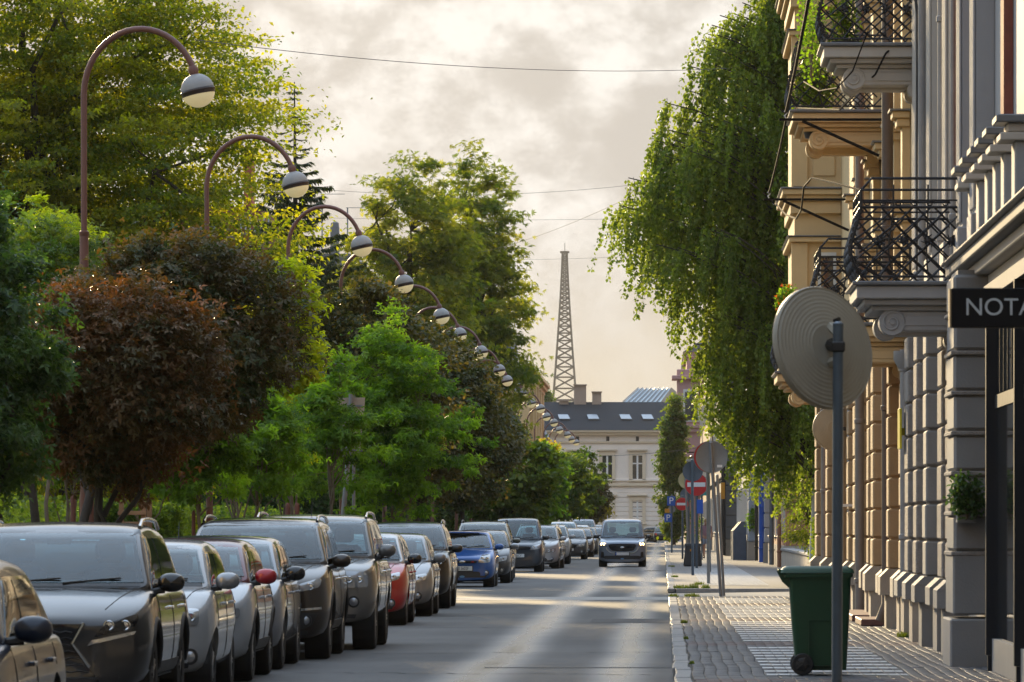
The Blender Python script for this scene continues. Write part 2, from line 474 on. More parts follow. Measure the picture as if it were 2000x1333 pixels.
# tufts of grass and moss in the joints
M_tuft = leaf_mat('weed_blades', (0.05, 0.09, 0.015), (0.12, 0.16, 0.03), 0.4)
def tuft(x, y, z, r, n, h):
    a = rng.uniform(0, 6.28, n); rr = r * np.sqrt(rng.random(n)); cx, cy = x + rr * np.cos(a), y + rr * np.sin(a) * 2.2
    b = rng.uniform(0, 6.28, n); hh = h * rng.uniform(0.4, 1.2, n); w = 0.012
    v = np.empty((n, 3, 3)); v[:, 0] = np.stack([cx - w * np.cos(b), cy - w * np.sin(b), np.full(n, z)], 1); v[:, 1] = np.stack([cx + w * np.cos(b), cy + w * np.sin(b), np.full(n, z)], 1)
    v[:, 2] = np.stack([cx + 0.5 * hh * np.sin(b), cy + 0.5 * hh * np.cos(b), z + hh], 1)
    return v.reshape(-1, 3)
tv = []
for (x, y, r, n, h) in [(0.32, 85, .05, 90, .05), (0.31, 60, .03, 60, .04), (0.30, 73, .03, 60, .04), (0.22, 116.2, .10, 120, .07), (0.6, 116.5, .16, 120, .08), (0.45, 132, .2, 200, .09), (0.72, 132, .12, 160, .12), (1.0, 132, .1, 120, .10), (0.9, 140, .12, 120, .08), (3.38, 70.5, .12, 260, .05), (3.30, 74.5, .20, 420, .07), (3.45, 66, .05, 80, .04), (0.33, 160, .10, 150, .06), (0.3, 200, .12, 150, .06)]:
    tv.append(tuft(x, y, ZP, r, n, h))
tv = np.concatenate(tv); fast_mesh('weeds', tv, np.arange(len(tv)).reshape(-1, 3), M_tuft, None, np.repeat(rng.random(len(tv) // 3), 3))['kind'] = 'stuff'
bpy.data.objects['weeds']['label'] = 'weeds and moss growing in the pavement joints'
# cracks sealed with tar and stains in the asphalt
M_tar = mat('tar_seal', (0.014, 0.014, 0.015), 0.85, 0, 0.1, spec=.15)
rt = np.random.default_rng(77)
for (x0, y0, x1, y1) in [(-4.0, 61, -0.1, 60.2), (-3.6, 70, -0.2, 70.8), (-4.0, 88, -0.1, 87), (-4.1, 112, -0.1, 111), (-3.2, 140, -0.1, 141.5), (-4.2, 160, -0.1, 159)]:
    pts = [(lerp_(x0, x1, t) + rt.normal(0, .04), lerp_(y0, y1, t) + rt.normal(0, .12)) for t in np.linspace(0, 1, 22)]; mb = MB(); w = .012
    for (a, b), (c, d) in zip(pts[:-1], pts[1:]):
        mb.quad((a - w, b - w * 2, .003), (a + w, b + w * 2, .003), (c + w, d + w * 2, .003), (c - w, d - w * 2, .003))
    mb.build('tar_seam', M_tar, road)
# repairs and joints in the asphalt
M_patch = mat('asphalt_patch', (0.035, 0.035, 0.036), 0.7, 0, 0.2, 3, 0.3, 60)
for (x0, x1, y0, y1) in [(-2.0, 0.10, 63.0, 63.25), (-4.0, -3.4, 99, 101), (-1.2, 0.1, 92, 96)]:
    MB().quad((x0, y0, 0.004), (x1, y0, 0.004), (x1, y1, 0.004), (x0, y1, 0.004)).build('asphalt_patch', M_patch, road)
for (y0, y1) in [(119.5, 124.5)]:
    MB().quad((-5.6, y0, 0.004), (0.11, y0 + 0.8, 0.004), (0.11, y1 + 0.8, 0.004), (-5.6, y1, 0.004)).build('concrete_strip', M_conc, road)
mh = MB().lathe([(0.32, 0.0), (0.32, 0.012), (0.27, 0.012), (0.27, 0.008), (0.0001, 0.008)], (-0.35, 196, 0.002), n=20).build('manhole_cover', mat('cast_iron', (0.05, 0.045, 0.04), 0.5, 0.6, 0.3, 9))
tag(mh, 'round cast iron manhole cover in the road before the moving van', 'manhole cover')
# ------------------------------------------------------------------ trees
M_bark = mat('dark_bark', (0.045, 0.036, 0.028), 0.9, 0, 0.35, 7, 0.6, 25)
M_bark2 = mat('pale_young_bark', (0.17, 0.125, 0.085), 0.85, 0, 0.3, 8, 0.4, 30)
M_birch = mat('birch_bark', (0.55, 0.53, 0.50), 0.8, 0, 0.15, 5, 0.3, 20, stain=(0.05, 0.045, 0.04))

def unit(v): return v / np.maximum(np.linalg.norm(v, axis=-1, keepdims=True), 1e-9)

def leaves(c, d, nrm, size, lobes=1, width=0.55, fold=0.18, tint=None):
    """Kite leaves at c along d with normal nrm; lobes fan out from one stalk. Returns verts, faces, tint."""
    n = len(c); s = np.cross(nrm, d); s = unit(s); nrm = unit(np.cross(d, s))
    V, T = [], []
    angs = [0.0] if lobes == 1 else list(np.linspace(-1.25, 1.25, lobes))
    for a in angs:
        dd = d * math.cos(a) + s * math.sin(a); ss = s * math.cos(a) - d * math.sin(a)
        L = size[:, None] * (1.0 - 0.22 * abs(a)) ; W = L * width * 0.5 * (1 if lobes == 1 else (0.62 if lobes <= 3 else 0.42))
        p0 = c; p2 = c + dd * L - nrm * L * 0.12
        mid = c + dd * L * 0.5 + nrm * L * 0.03
        p1 = mid + ss * W + nrm * W * fold; p3 = mid - ss * W + nrm * W * fold
        V.append(np.stack([p0, p1, p2, p3], 1)); T.append(np.repeat((tint if tint is not None else rng.random(n))[:, None], 4, 1))
    V = np.stack(V, 1).reshape(-1, 3); T = np.stack(T, 1).reshape(-1)
    k = len(V) // 4; b = np.arange(k)[:, None] * 4
    F = np.concatenate([b + np.array([[0, 1, 2]]), b + np.array([[0, 2, 3]])], 1).reshape(-1, 3)
    return V, F, T

def lump(dirs, seed, amp=0.25, k=9):
    r = np.random.default_rng(seed); w = np.zeros(len(dirs))
    for _ in range(k):
        q = unit(r.normal(size=3)); w += r.uniform(-0.6, 1.0) * np.exp(6 * (dirs @ q - 1))
    return 1 + amp * w

def limb_path(a, b, sag=0.0, n=5, jit=0.05, r=rng):
    a, b = np.array(a, float), np.array(b, float); L = np.linalg.norm(b - a); pts = []
    for i in range(n):
        t = i / (n - 1); p = a * (1 - t) + b * t; p[2] += sag * 4 * t * (1 - t) * L
        if 0 < i < n - 1: p += r.normal(0, jit * L, 3) * np.array([1, 1, 0.5])
        pts.append(p)
    return pts

def crown_tree(name, label, base, center, rad, lmat, bark, n_cl, n_leaf, lsize, cl_r=0.45, flat=0.45, lobes=1, width=0.6, trunk_r=0.11, fill=0.35, amp=0.28, droop=0.35, seed=1, group=None, limbs=9, outward=0.0, cone=0.0, updir=0.85, tintfn=None, skirt=0.0, ctint=0.3):
    """Tree: trunk, limbs to leaf clusters spread through an uneven crown volume."""
    r = np.random.default_rng(seed); base = np.array(base, float); center = np.array(center, float); rad = np.array(rad, float)
    root = thing(name, label, 'tree', tuple(base), group)
    d = unit(r.normal(size=(n_cl, 3)))
    rr = np.where(r.random(n_cl) < fill, r.uniform(0.25, 0.8, n_cl), r.uniform(0.74, 1.07, n_cl)) * lump(d, seed + 5, amp)
    cl = d * rr[:, None]
    if cone: cl[:, :2] *= np.clip(1 - cone * cl[:, 2:3], 0.15, 2)
    cl = center + cl * rad
    # trunk and limbs
    mb = MB(); top = center + np.array([r.normal(0, .1), r.normal(0, .1), rad[2] * 0.45])
    tp = limb_path(base - np.array([0, 0, 0.15]), top, 0, 8, 0.012, r)
    mb.tube([Vector(p) for p in tp], [trunk_r * (1.25 if i == 0 else 1) * (1 - 0.8 * i / 7) for i in range(8)], 9)
    ends = []
    for k in range(limbs):
        q = cl[r.integers(n_cl)]; t = r.uniform(0.28, 0.8); a = np.array(tp[0]) * (1 - t) + np.array(tp[-1]) * t
        e = a * 0.15 + q * 0.85; pth = limb_path(a, e, 0.05, 5, 0.05, r)
        mb.tube([Vector(p) for p in pth], [trunk_r * 0.42 * (1 - 0.75 * i / 4) for i in range(5)], 6); ends += [np.array(p) for p in pth[2:]]
    ends = np.array(ends)
    for k in r.choice(n_cl, min(n_cl, 90), replace=False):
        q = cl[k]; e = ends[np.argmin(((ends - q) ** 2).sum(1))]
        mb.tube([Vector(p) for p in limb_path(e, q, 0.03, 4, 0.05, r)], [trunk_r * 0.12, trunk_r * 0.09, trunk_r * 0.06, trunk_r * 0.03], 4, False)
    mb.build('trunk', bark, root, 60)
    # leaves
    ci = r.integers(0, n_cl, n_leaf); out = unit((cl - center) / rad + 1e-6)
    g = r.normal(size=(n_leaf, 3)) * np.array([1, 1, flat]) * cl_r * r.uniform(0.6, 1.25, n_cl)[ci][:, None] * 0.6
    if outward:
        o = out[ci].copy(); o[:, 2] *= 0.35; o = unit(o); al = (g * o).sum(1, keepdims=True); g += o * al * outward
        g[:, 2] -= 0.10 * np.abs(al[:, 0])
    c = cl[ci] + g
    o2 = unit((c - center) / rad)
    dd = unit(o2 * 0.7 + r.normal(0, 0.7, (n_leaf, 3)) + np.array([0, 0, -droop]))
    nn = unit(r.normal(0, 0.45, (n_leaf, 3)) + np.array([0, 0, updir]) + o2 * 0.35)
    tint = np.clip(r.normal(0.45, 0.18, n_leaf) + r.normal(0, ctint, n_cl)[ci], 0, 1)
    if tintfn is not None: tint = np.clip(tintfn(c, tint, r), 0, 1)
    V, Fc, T = leaves(c, dd, nn, lsize * r.uniform(0.65, 1.3, n_leaf), lobes, width, tint=tint)
    fast_mesh('crown', V, Fc, lmat, root, T)
    return root

L_horn = leaf_mat('hornbeam_leaf', (0.071, 0.116, 0.012), (0.248, 0.260, 0.021), 0.62, (2.7, 2.4, 0.45))
L_brown = leaf_mat('bronze_maple_leaf', (0.055, 0.056, 0.016), (0.175, 0.085, 0.030), 0.32, (1.8, 1.2, 0.6))
L_dark = leaf_mat('dark_maple_leaf', (0.024, 0.056, 0.016), (0.12, 0.075, 0.028), 0.30, (2.2, 1.8, 0.6))
L_dkgr = leaf_mat('deep_green_leaf', (0.024, 0.058, 0.022), (0.080, 0.145, 0.042), 0.42, (1.9, 1.9, 0.6), 0.4)
L_sunlit = leaf_mat('sunlit_leaf', (0.189, 0.283, 0.024), (0.401, 0.448, 0.024), 0.64, (2.4, 2.1, 0.4))  # sunlight on the saplings is put into this leaf colour
L_spring = leaf_mat('fresh_green_leaf', (0.053, 0.124, 0.019), (0.147, 0.277, 0.033), 0.62, (2.4, 2.1, 0.5))
L_mid = leaf_mat('mid_green_leaf', (0.047, 0.100, 0.017), (0.142, 0.195, 0.031), 0.52, (2.1, 1.9, 0.5))
L_olive = leaf_mat('olive_maple_leaf', (0.034, 0.052, 0.014), (0.125, 0.105, 0.032), 0.35, (2.0, 1.7, 0.6))
L_ches = leaf_mat('chestnut_leaf', (0.061, 0.104, 0.014), (0.201, 0.224, 0.026), 0.62, (2.6, 2.3, 0.5))
L_bir = leaf_mat('birch_leaf', (0.068, 0.123, 0.021), (0.212, 0.271, 0.059), 0.61, (2.1, 1.9, 0.6))
L_spr = leaf_mat('spruce_needles', (0.022, 0.042, 0.016), (0.060, 0.082, 0.028), 0.35)
L_hedge = leaf_mat('hedge_leaf', (0.041, 0.088, 0.014), (0.177, 0.248, 0.033), 0.57)
L_yel = leaf_mat('yellow_leaf', (0.22, 0.22, 0.015), (0.42, 0.36, 0.02), 0.55, (2.0, 1.7, 0.3))

# --- the big hornbeam filling the upper left: tiers of flat sprays
b = P(120, 0, 132)
crown_tree('hornbeam_tree', 'huge layered green tree filling the upper left behind the first lamps', (b.x, 132, 0.05), (b.x - 0.75, 132, 9.4), (6.2, 4.6, 8.4), L_horn, M_bark, 2300, 300000, 0.120, 0.55, 0.24, 1, 0.65, 0.38, 0.45, 0.16, 0.25, 21, None, 26, 0.7, 0.28)
# --- spruce
def spruce(name, label, base, H, Rb, seed, lmat, z0=1.0):
    r = np.random.default_rng(seed); root = thing(name, label, 'tree', tuple(base)); base = np.array(base, float)
    mb = MB().tube([Vector(base), Vector(base + [0.05, 0, H * 0.6]), Vector(base + [0, 0, H])], [0.22, 0.12, 0.015], 8)
    C, D, Nn, S = [], [], [], []
    z = z0
    while z < H - 0.12:
        t = (z - z0) / (H - z0); L = Rb * (1 - t) ** 0.85 * r.uniform(0.8, 1.15) + 0.10
        nb = r.integers(3, 6); a0 = r.uniform(0, 6.28)
        for k in range(nb):
            a = a0 + 6.283 * k / nb + r.normal(0, 0.2); l = L * r.uniform(0.45, 1.2); dr = r.uniform(-.55, -.1); h = np.array([math.cos(a), math.sin(a), 0])
            pts = [base + [0, 0, z] + h * l * q + np.array([0, 0, l * (dr * q + 0.40 * q * q)]) for q in np.linspace(0, 1, 6)]
            mb.tube([Vector(p) for p in pts], [0.03 * (1 - t) + 0.008, .02, .015, .012, .008, .004], 4, False)
            m = int(26 + 130 * l * (0.5 if l < 0.5 else 1))
            q = r.uniform(0.12, 1, m); pp = base + np.array([0, 0, z]) + h * (l * q)[:, None] + np.stack([0 * q, 0 * q, l * (dr * q + 0.40 * q * q)], 1)
            side = np.array([-h[1], h[0], 0]); sg = r.choice([-1, 1], m)[:, None]
            dd = unit(h * r.uniform(0.3, 0.9, m)[:, None] + side * sg * r.uniform(0.1, 0.8, m)[:, None] + np.array([0, 0, -1]) * r.uniform(0.1, 1.3, m)[:, None] * (0.35 if t > 0.75 else 1))
            C.append(pp); D.append(dd); Nn.append(unit(r.normal(0, .4, (m, 3)) + [0, 0, 1])); S.append(r.uniform(0.10, 0.30, m) * (0.55 if t > 0.8 else 1))
        z += r.uniform(0.14, 0.26) * (1.0 if t < 0.75 else 1.25)
    mb.build('trunk', M_bark, root, 60)
    C, D, Nn, S = map(np.concatenate, (C, D, Nn, S))
    V, Fc, T = leaves(C, D, Nn, S, 1, 0.22, 0.1, tint=r.random(len(C)))
    fast_mesh('crown', V, Fc, lmat, root, T); return root
b = P(575, 0, 190)
spruce('spruce_tree', 'slender dark spruce with bare tip beside the layered tree', (b.x, 190, 0.05), 16.5, 3.3, 5, L_spr, 4.0)
# --- chestnuts
for (px, top, Y, rx, sd_, lb) in [(795, 318, 238, 2.9, 31, 'tall chestnut tree with rounded top left of its twin'), (922, 345, 246, 2.55, 37, 'tall chestnut tree nearer the radio tower with peaked top')]:
    b = P(px, 0, Y); zt = CZ + (HZY - top) * Y / FPX
    crown_tree('chestnut_tree', lb, (b.x, Y, 0.05), (b.x, Y, zt / 2 + 2.0), (rx, rx, zt / 2 - 1.7), L_ches, M_bark, 420, 24000, 0.215, 0.55, 0.5, 5, 0.62, 0.30, 0.35, 0.13, 0.75, sd_, 'pair of tall chestnut trees', 16, 0.0, 0.26, 0.75)
# dark leafy mass between chestnuts and lamps
b = P(905, 0, 262)
crown_tree('chestnut_tree', 'broad dark lower tree behind the middle lamps under the chestnuts', (b.x, 262, 0.05), (b.x - .3, 262, 7.2), (2.2, 2.6, 5.2), L_ches, M_bark, 260, 17000, 0.21, 0.6, 0.5, 5, 0.62, 0.25, 0.35, 0.25, 0.6, 41, None, 12)

# --- street maples, nearest first
def red_top(c, t, r):   # reddish leaves scattered in patches
    return t
crown_tree('maple_tree', 'dark blue-green maple at the left edge beside the nearest car', (P(18, 0, 62).x, 62, 0.1), P(-80, 690, 62), (1.05, 1.2, 1.65), L_dkgr, M_bark, 210, 20000, 0.10, 0.24, 0.7, 3, 0.7, 0.115, 0.3, 0.25, 0.5, 51, None, 9)
crown_tree('maple_tree', 'bronze-red globe maple with black trunk above the silver hatchback', (P(200, 0, 67).x, 67, 0.1), P(212, 735, 67), (1.20, 1.2, 1.00), L_brown, M_bark, 240, 25000, 0.088, 0.27, 0.7, 3, 0.7, 0.085, 0.3, 0.34, 0.5, 52, None, 10, skirt=0)
crown_tree('maple_tree', 'wide dark green maple with rusty leaf tips behind the bronze maple', (P(85, 0, 74).x, 74, 0.1), P(345, 645, 75), (1.60, 1.5, 1.42), L_dark, M_bark, 330, 35000, 0.098, 0.28, 0.6, 3, 0.7, 0.085, 0.3, 0.34, 0.4, 53, None, 12)
crown_tree('maple_tree', 'dull green maple behind the left edge with trunk leaning right', (P(60, 0, 84).x, 84, 0.1), P(60, 610, 84), (1.25, 1.3, 1.45), L_mid, M_bark, 200, 16000, 0.10, 0.26, 0.6, 3, 0.7, 0.09, 0.3, 0.25, 0.4, 57, None, 9)
# olive globe maples further on
for (px, py, Y, rx, rz, sd_, n, lb) in [(700, 745, 128, 1.95, 2.1, 61, 24000, 'large olive-brown globe maple behind the bright young tree'),
        (820, 800, 150, 2.0, 2.25, 62, 22000, 'olive globe maple in the middle of the tree row'),
        (903, 868, 178, 1.75, 1.95, 63, 18000, 'dark globe maple overhanging the dark panel van')]:
    c = P(px, py, Y)
    crown_tree('maple_tree', lb, (c.x, Y, 0.1), c, (rx, 1.9, rz), L_olive, M_bark, 420, int(n * 1.9), 0.115, 0.30, 0.6, 1, 0.85, 0.10, 0.3, 0.28, 0.4, sd_, 'olive globe maples along the kerb', 12)
# bright young trees
for (px, py, Y, rx, rz, sd_, n, lm, lb, lim) in [
        (765, 828, 116, 1.2, 1.75, 71, 24000, L_spring, 'bright fresh-green young tree standing in front of the olive maples', 12),
        (574, 690, 100, 0.52, 1.75, 72, 9500, L_sunlit, 'narrow sapling between the dark maples, sunlight put into its lime-yellow leaf colour', 10),
        (100, 470, 96, 0.62, 0.8, 73, 3600, L_sunlit, 'sapling tip with sunlight put into its lime leaf colour beside the first lamp post', 6),
        (640, 835, 97, 0.85, 1.2, 74, 5200, L_spring, 'thin sparse sapling in front of the brown sign', 9),
        (555, 825, 108, 1.1, 1.4, 75, 14000, L_spring, 'leafy young tree left of the brown sign', 9),
        (495, 850, 92, 0.8, 1.0, 76, 9000, L_spring, 'small young tree above the silver roof rails', 8),
        (395, 858, 88, 0.85, 0.95, 77, 9500, L_spring, 'young tree with forked trunk right of the bronze maple', 9),
        (290, 872, 98, 0.9, 0.75, 78, 8500, L_spring, 'low young tree behind the wooden tree stakes', 8),
        (130, 868, 104, 0.95, 0.75, 79, 5500, L_mid, 'low young tree behind the two black trunks', 8),
        (455, 830, 120, 1.3, 1.5, 80, 12000, L_spring, 'young tree shaded under the wide dark maple', 8)]:
    c = P(px, py, Y)
    crown_tree('young_tree', lb, (c.x + 0.05, Y, 0.1), c, (rx, rx, rz), lm, M_bark2, max(50, n // 80), int(n * .8), 0.105, 0.21, 0.5, 3, 0.7, 0.045, 0.55, 0.55, 0.55, sd_, 'young staked trees on the verge', lim, 0, 0.25)
# trees of the far row
for (px, py, Y, rx, rz, sd_, lm, n, lb) in [
        (1000, 950, 215, 1.5, 1.75, 81, L_mid, 9000, 'green tree beyond the dark globe maple'),
        (1045, 955, 262, 1.5, 1.8, 82, L_spring, 8000, 'fresh green far tree above the white parked cars'),
        (1088, 950, 310, 1.9, 2.0, 83, L_mid, 9000, 'rounded far tree left of the moving van'),
        (1125, 950, 360, 1.65, 2.0, 84, L_mid, 7000, 'far tree before the pale end building'),
        (1145, 968, 400, 1.35, 1.8, 85, L_olive, 5000, 'last brownish tree of the row before the end building'),
        (1164, 992, 430, 0.95, 1.0, 86, L_yel, 3200, 'sunlit yellow bush beside the end building'),
        (1066, 893, 330, 0.7, 0.9, 87, L_yel, 2200, 'small yellow treetop under the far lamps')]:
    c = P(px, py, Y)
    crown_tree('street_tree', lb, (c.x, Y, 0.05), c, (rx, rx, rz), lm, M_bark, 110, n, 0.21, 0.34, 0.6, 1, 0.8, 0.09, 0.3, 0.22, 0.4, sd_, 'far trees of the row', 7)
c = P(1312, 915, 425)
crown_tree('street_tree', 'narrow tall leafy tree in front of the end building beside the blue parking sign', (c.x + .15, 425, 0.05), (c.x + .15, c.y, c.z), (0.85, 1.0, 4.9), L_mid, M_bark, 170, 14000, 0.26, 0.45, 0.6, 1, 0.8, 0.14, 0.3, 0.25, 0.5, 91, None, 10, 0, 0.25)

# --- weeping birch over the right pavement
def birch(base, seed):
    r = np.random.default_rng(seed); root = thing('weeping_birch', 'tall weeping birch hanging over the right pavement', 'tree', tuple(base)); base = np.array(base, float)
    H = 17.0
    mb = MB(); tp = [base + np.array([0.10 * math.sin(i), 0.05 * i, H * i / 9]) for i in range(10)]; tp[0][2] -= 0.2
    mb.tube([Vector(p) for p in tp], [0.24 - 0.021 * i for i in range(10)], 10)
    br = MB(); C, D, Nn, S = [], [], [], []; tw = []
    # silhouette of the street side: half width against height
    zk = [2.6, 3.4, 4.3, 5.2, 6.2, 7.2, 8.4, 9.2, 9.9, 11.6, 13.6, 15.5, 17]
    wk = [1.0, 1.8, 2.3, 2.8, 3.3, 3.8, 4.6, 5.3, 5.1, 4.0, 2.9, 2.3, 1.2]
    for k in range(350):
        zt = r.uniform(3.6, H - 0.2) if r.random() < 0.8 else r.uniform(8, H); a = r.uniform(0, 6.283) if r.random() < .35 else math.pi + r.normal(0, .75)
        wmax = np.interp(zt, zk, wk); street = -math.cos(a)
        l = wmax * (0.55 + 0.45 * street if street > 0 else 0.5) * (1 - .72 * r.random() ** 1.5)
        h = np.array([math.cos(a), math.sin(a), 0]); st = base + np.array([0, 0, max(2.6, zt - 0.5 * l - 0.4)]); e = base + h * l + np.array([0, 0, zt])
        mid = (st + e) / 2 + np.array([0, 0, 0.22 * l]); pts = [st * (1 - q) ** 2 + 2 * mid * q * (1 - q) + e * q * q for q in np.linspace(0, 1, 6)]
        br.tube([Vector(p) for p in pts], [0.035 * (1 - 0.13 * i) * min(1, l / 2 + .3) for i in range(6)], 4, False)
        ns = int(4 + 5 * l)
        for s_ in range(ns):
            q = 1 - .75 * r.random() ** 1.6; p = np.array(st * (1 - q) ** 2 + 2 * mid * q * (1 - q) + e * q * q) + r.normal(0, .10, 3)
            ln = r.uniform(0.5, 1.9) * (1.0 if zt < 11 else 0.8)
            zlow = p[2] - ln
            if zlow < 1.7: ln = max(0.3, p[2] - 1.7 - r.uniform(0, .8))
            m = int(ln * r.uniform(28, 42)); tt = np.sort(r.random(m)); sw = r.normal(0, 0.07, 2) + 0.12 * h[:2]
            pp = p + np.stack([sw[0] * np.sqrt(tt) * 2, sw[1] * np.sqrt(tt) * 2, -ln * tt], 1) + r.normal(0, 0.028, (m, 3))
            C.append(pp); D.append(unit(r.normal(0, .55, (m, 3)) + [0, 0, -0.8])); Nn.append(unit(r.normal(0, 1, (m, 3)) + [0, 0, .2])); S.append(r.uniform(0.065, 0.125, m))
            if s_ % 3 == 0: tw.append([p, p + np.array([sw[0], sw[1], -ln * 0.5]), p + np.array([2 * sw[0], 2 * sw[1], -ln])])
    for t in tw: br.tube([Vector(p) for p in t], [0.006, 0.004, 0.002], 3, False)
    mb.build('trunk', M_birch, root, 60); br.build('branches', M_bark, root)
    C, D, Nn, S = map(np.concatenate, (C, D, Nn, S)); tint = np.clip(r.normal(.45, .22, len(C)) + 0.15 * np.sin(C[:, 2] * 1.7 + C[:, 0] * 2.2), 0, 1)
    V, Fc, T = leaves(C, D, Nn, S, 1, 0.75, 0.1, tint=tint)
    fast_mesh('crown', V, Fc, L_bir, root, T); return len(C)
NB = birch((3.85, 141, ZP), 101)
print('birch leaves', NB)

# --- hedge behind the verge, one clipped run of leaves
def leafy_box(name, x0, x1, y0, y1, z0, z1, n, lmat, size, seed, parent=None, lobes=1):
    r = np.random.default_rng(seed); c = np.stack([r.uniform(x0, x1, n), r.uniform(y0, y1, n), z0 + (z1 - z0) * r.random(n) ** 0.8], 1)
    c[:, 2] += 0.12 * np.sin(c[:, 1] * 1.9) * np.sin(c[:, 0] * 3 + c[:, 1] * 0.7)
    k = r.random(n) < 0.55; c[k, 1] = y0 + np.abs(r.normal(0, 0.12, k.sum())) if (y1 - y0) < 6 else c[k, 1]
    kk = (~k) & (r.random(n) < 0.6); c[kk, 0] = np.where(r.random(kk.sum()) < .5, x0, x1)
    V, Fc, T = leaves(c, unit(r.normal(size=(n, 3)) + [0, -.3, .1]), unit(r.normal(size=(n, 3)) + [0, -.4, .6]), size * r.uniform(.6, 1.3, n), lobes, 0.65, tint=np.clip(r.normal(.45, .25, n) + .2 * np.sin(c[:, 1] * .8 + c[:, 0] * 2), 0, 1))
    return fast_mesh(name, V, Fc, lmat, parent, T)
hd = leafy_box('hedge', -12.6, -11.2, 70, 230, 0.1, 2.05, 60000, L_hedge, 0.13, 110); tag(hd, 'long clipped hedge running behind the verge trees', 'hedge')
hd = leafy_box('hedge', -11.4, -9.6, 112, 114, 0.1, 2.0, 9000, L_hedge, 0.11, 111); tag(hd, 'hedge end crossing the verge behind the young trees', 'hedge')
hd = leafy_box('shrubbery', -30, -13.5, 150, 160, 0.1, 7.0, 42000, L_dkgr, 0.26, 112); tag(hd, 'dark shrubbery closing the park behind the hedge', 'shrub')
hd = leafy_box('shrubbery', -15, -9.0, 275, 285, 0.1, 6.0, 26000, L_dkgr, 0.26, 113); tag(hd, 'dark shrubbery far down the verge behind the parked cars', 'shrub')
for (x0, x1, Y, zt, sd_) in [(-16.0, -11.0, 196, 5.2, 121), (-12.5, -8.2, 232, 4.4, 122), (-13.0, -8.6, 176, 3.6, 123)]:
    hd = leafy_box('shrubbery', x0, x1, Y, Y + 4, 0.1, zt, 16000, L_dkgr, 0.20, sd_)
    tag(hd, {121: 'tall dark shrubs behind the silver off-roader', 122: 'dark shrubs behind the blue hatchback', 123: 'low dark shrubs between trunks behind the black crossover'}[sd_], 'shrub')
# timber stakes round the young trees
M_stake = mat('red_brown_timber', (0.16, 0.055, 0.035), 0.75, 0, 0.25, 6, 0.3, 30)
M_stake2 = mat('pale_timber', (0.32, 0.17, 0.085), 0.75, 0, 0.25, 6, 0.3, 30)
def stake(px, Y, ztop, w, m, lb, grp='wooden tree stakes on the verge'):
    X = P(px, 0, Y).x
    o = MB().lathe([(w / 2, 0), (w / 2, ztop - 0.06), (w * 0.42, ztop - 0.02), (w * 0.2, ztop)], (X, Y, 0.08), n=10).build('tree_stake', m, None, 40)
    tag(o, lb, 'stake', grp)
for px, w_ in ((143, 'left'), (160, 'middle'), (178, 'right')): stake(px, 88, 2.0, 0.085, M_stake, '%s one of three red-brown stakes beside the black trunk' % w_)
for px, w_ in ((378, 'left'), (407, 'right')): stake(px, 88, 1.75, 0.06, M_stake, 'thin red-brown stake %s of the forked young tree' % w_)
for px, w_ in ((562, 'left'), (580, 'right')): stake(px, 96, 1.9, 0.085, M_stake, '%s red-brown stake of the pair behind the brown crossover' % w_)
fr = thing('tree_guard', 'pale timber guard frame with two rails right of the black trunk', 'tree guard', (P(260, 0, 84).x, 84, 0.08))
xa, xb, xc = P(237, 0, 84).x, P(280, 0, 84).x, P(292, 0, 84.6).x
for x, y in ((xa, 84), (xb, 84), (xc, 84.6)): MB().box(x - .035, x + .035, y - .035, y + .035, 0.08, 1.95, 0.006).build('post', M_stake2, fr)
for z in (1.78, 1.62): MB().box(xa - .05, xb + .05, 83.93, 83.96, z - .03, z + .03, 0.005).build('rail', M_stake2, fr)
fr = thing('tree_guard', 'dark timber guard frame behind the black crossover', 'tree guard', (P(820, 0, 150).x, 150, 0.08))
xa, xb = P(806, 0, 150).x, P(838, 0, 150).x
for x in (xa, xb): MB().box(x - .04, x + .04, 149.96, 150.04, 0.08, 2.0, 0.006).build('post', M_bark, fr)
MB().box(xa - .05, xb + .05, 149.9, 149.95, 1.88, 1.96, 0.005).build('rail', M_bark, fr)
# ------------------------------------------------------------------ buildings on the right
M_grey = mat('grey_render', (0.24, 0.235, 0.23), 0.8, 0, 0.10, 1.4, 0.2, 40, stain=(0.17, 0.155, 0.14))
M_greyr = mat('rough_grey_stone', (0.27, 0.24, 0.215), 0.85, 0, 0.22, 9, 0.9, 45)
M_tan = mat('tan_rusticated_render', (0.42, 0.28, 0.15), 0.8, 0, 0.14, 1.8, 0.4, 40, stain=(0.30, 0.20, 0.12))
M_cream = mat('cream_render', (0.70, 0.50, 0.26), 0.8, 0, 0.07, 1.1, 0.12, 40, stain=(0.52, 0.38, 0.21))
M_ivory = mat('ivory_render', (0.50, 0.455, 0.40), 0.75, 0, 0.08, 1.3, 0.12, 40, stain=(0.42, 0.37, 0.32))
M_pale = mat('pale_grey_render', (0.34, 0.34, 0.345), 0.75, 0, 0.08, 1.3, 0.12, 40, stain=(0.25, 0.245, 0.245))
M_brick = mat('red_brick', (0.24, 0.075, 0.05), 0.85, 0, 0.2, 5, 0.2, 30)
M_zinc = mat('zinc_flashing', (0.16, 0.165, 0.175), 0.45, 0.5, 0.2, 4)
M_pipe = mat('painted_downpipe', (0.20, 0.175, 0.155), 0.5, 0.1, 0.15, 4)
M_pipe2 = mat('grey_downpipe', (0.27, 0.26, 0.255), 0.5, 0.1, 0.15, 4)
M_frame = mat('black_shop_frame', (0.014, 0.016, 0.022), 0.5, 0.0, 0.1, spec=.3)
M_glass = mat('window_glass', (0.025, 0.03, 0.034), 0.04, 0, 0.0, ior=1.6, spec=0.6)
M_wframe = mat('white_window_frame', (0.66, 0.65, 0.62), 0.5, 0, 0.06)
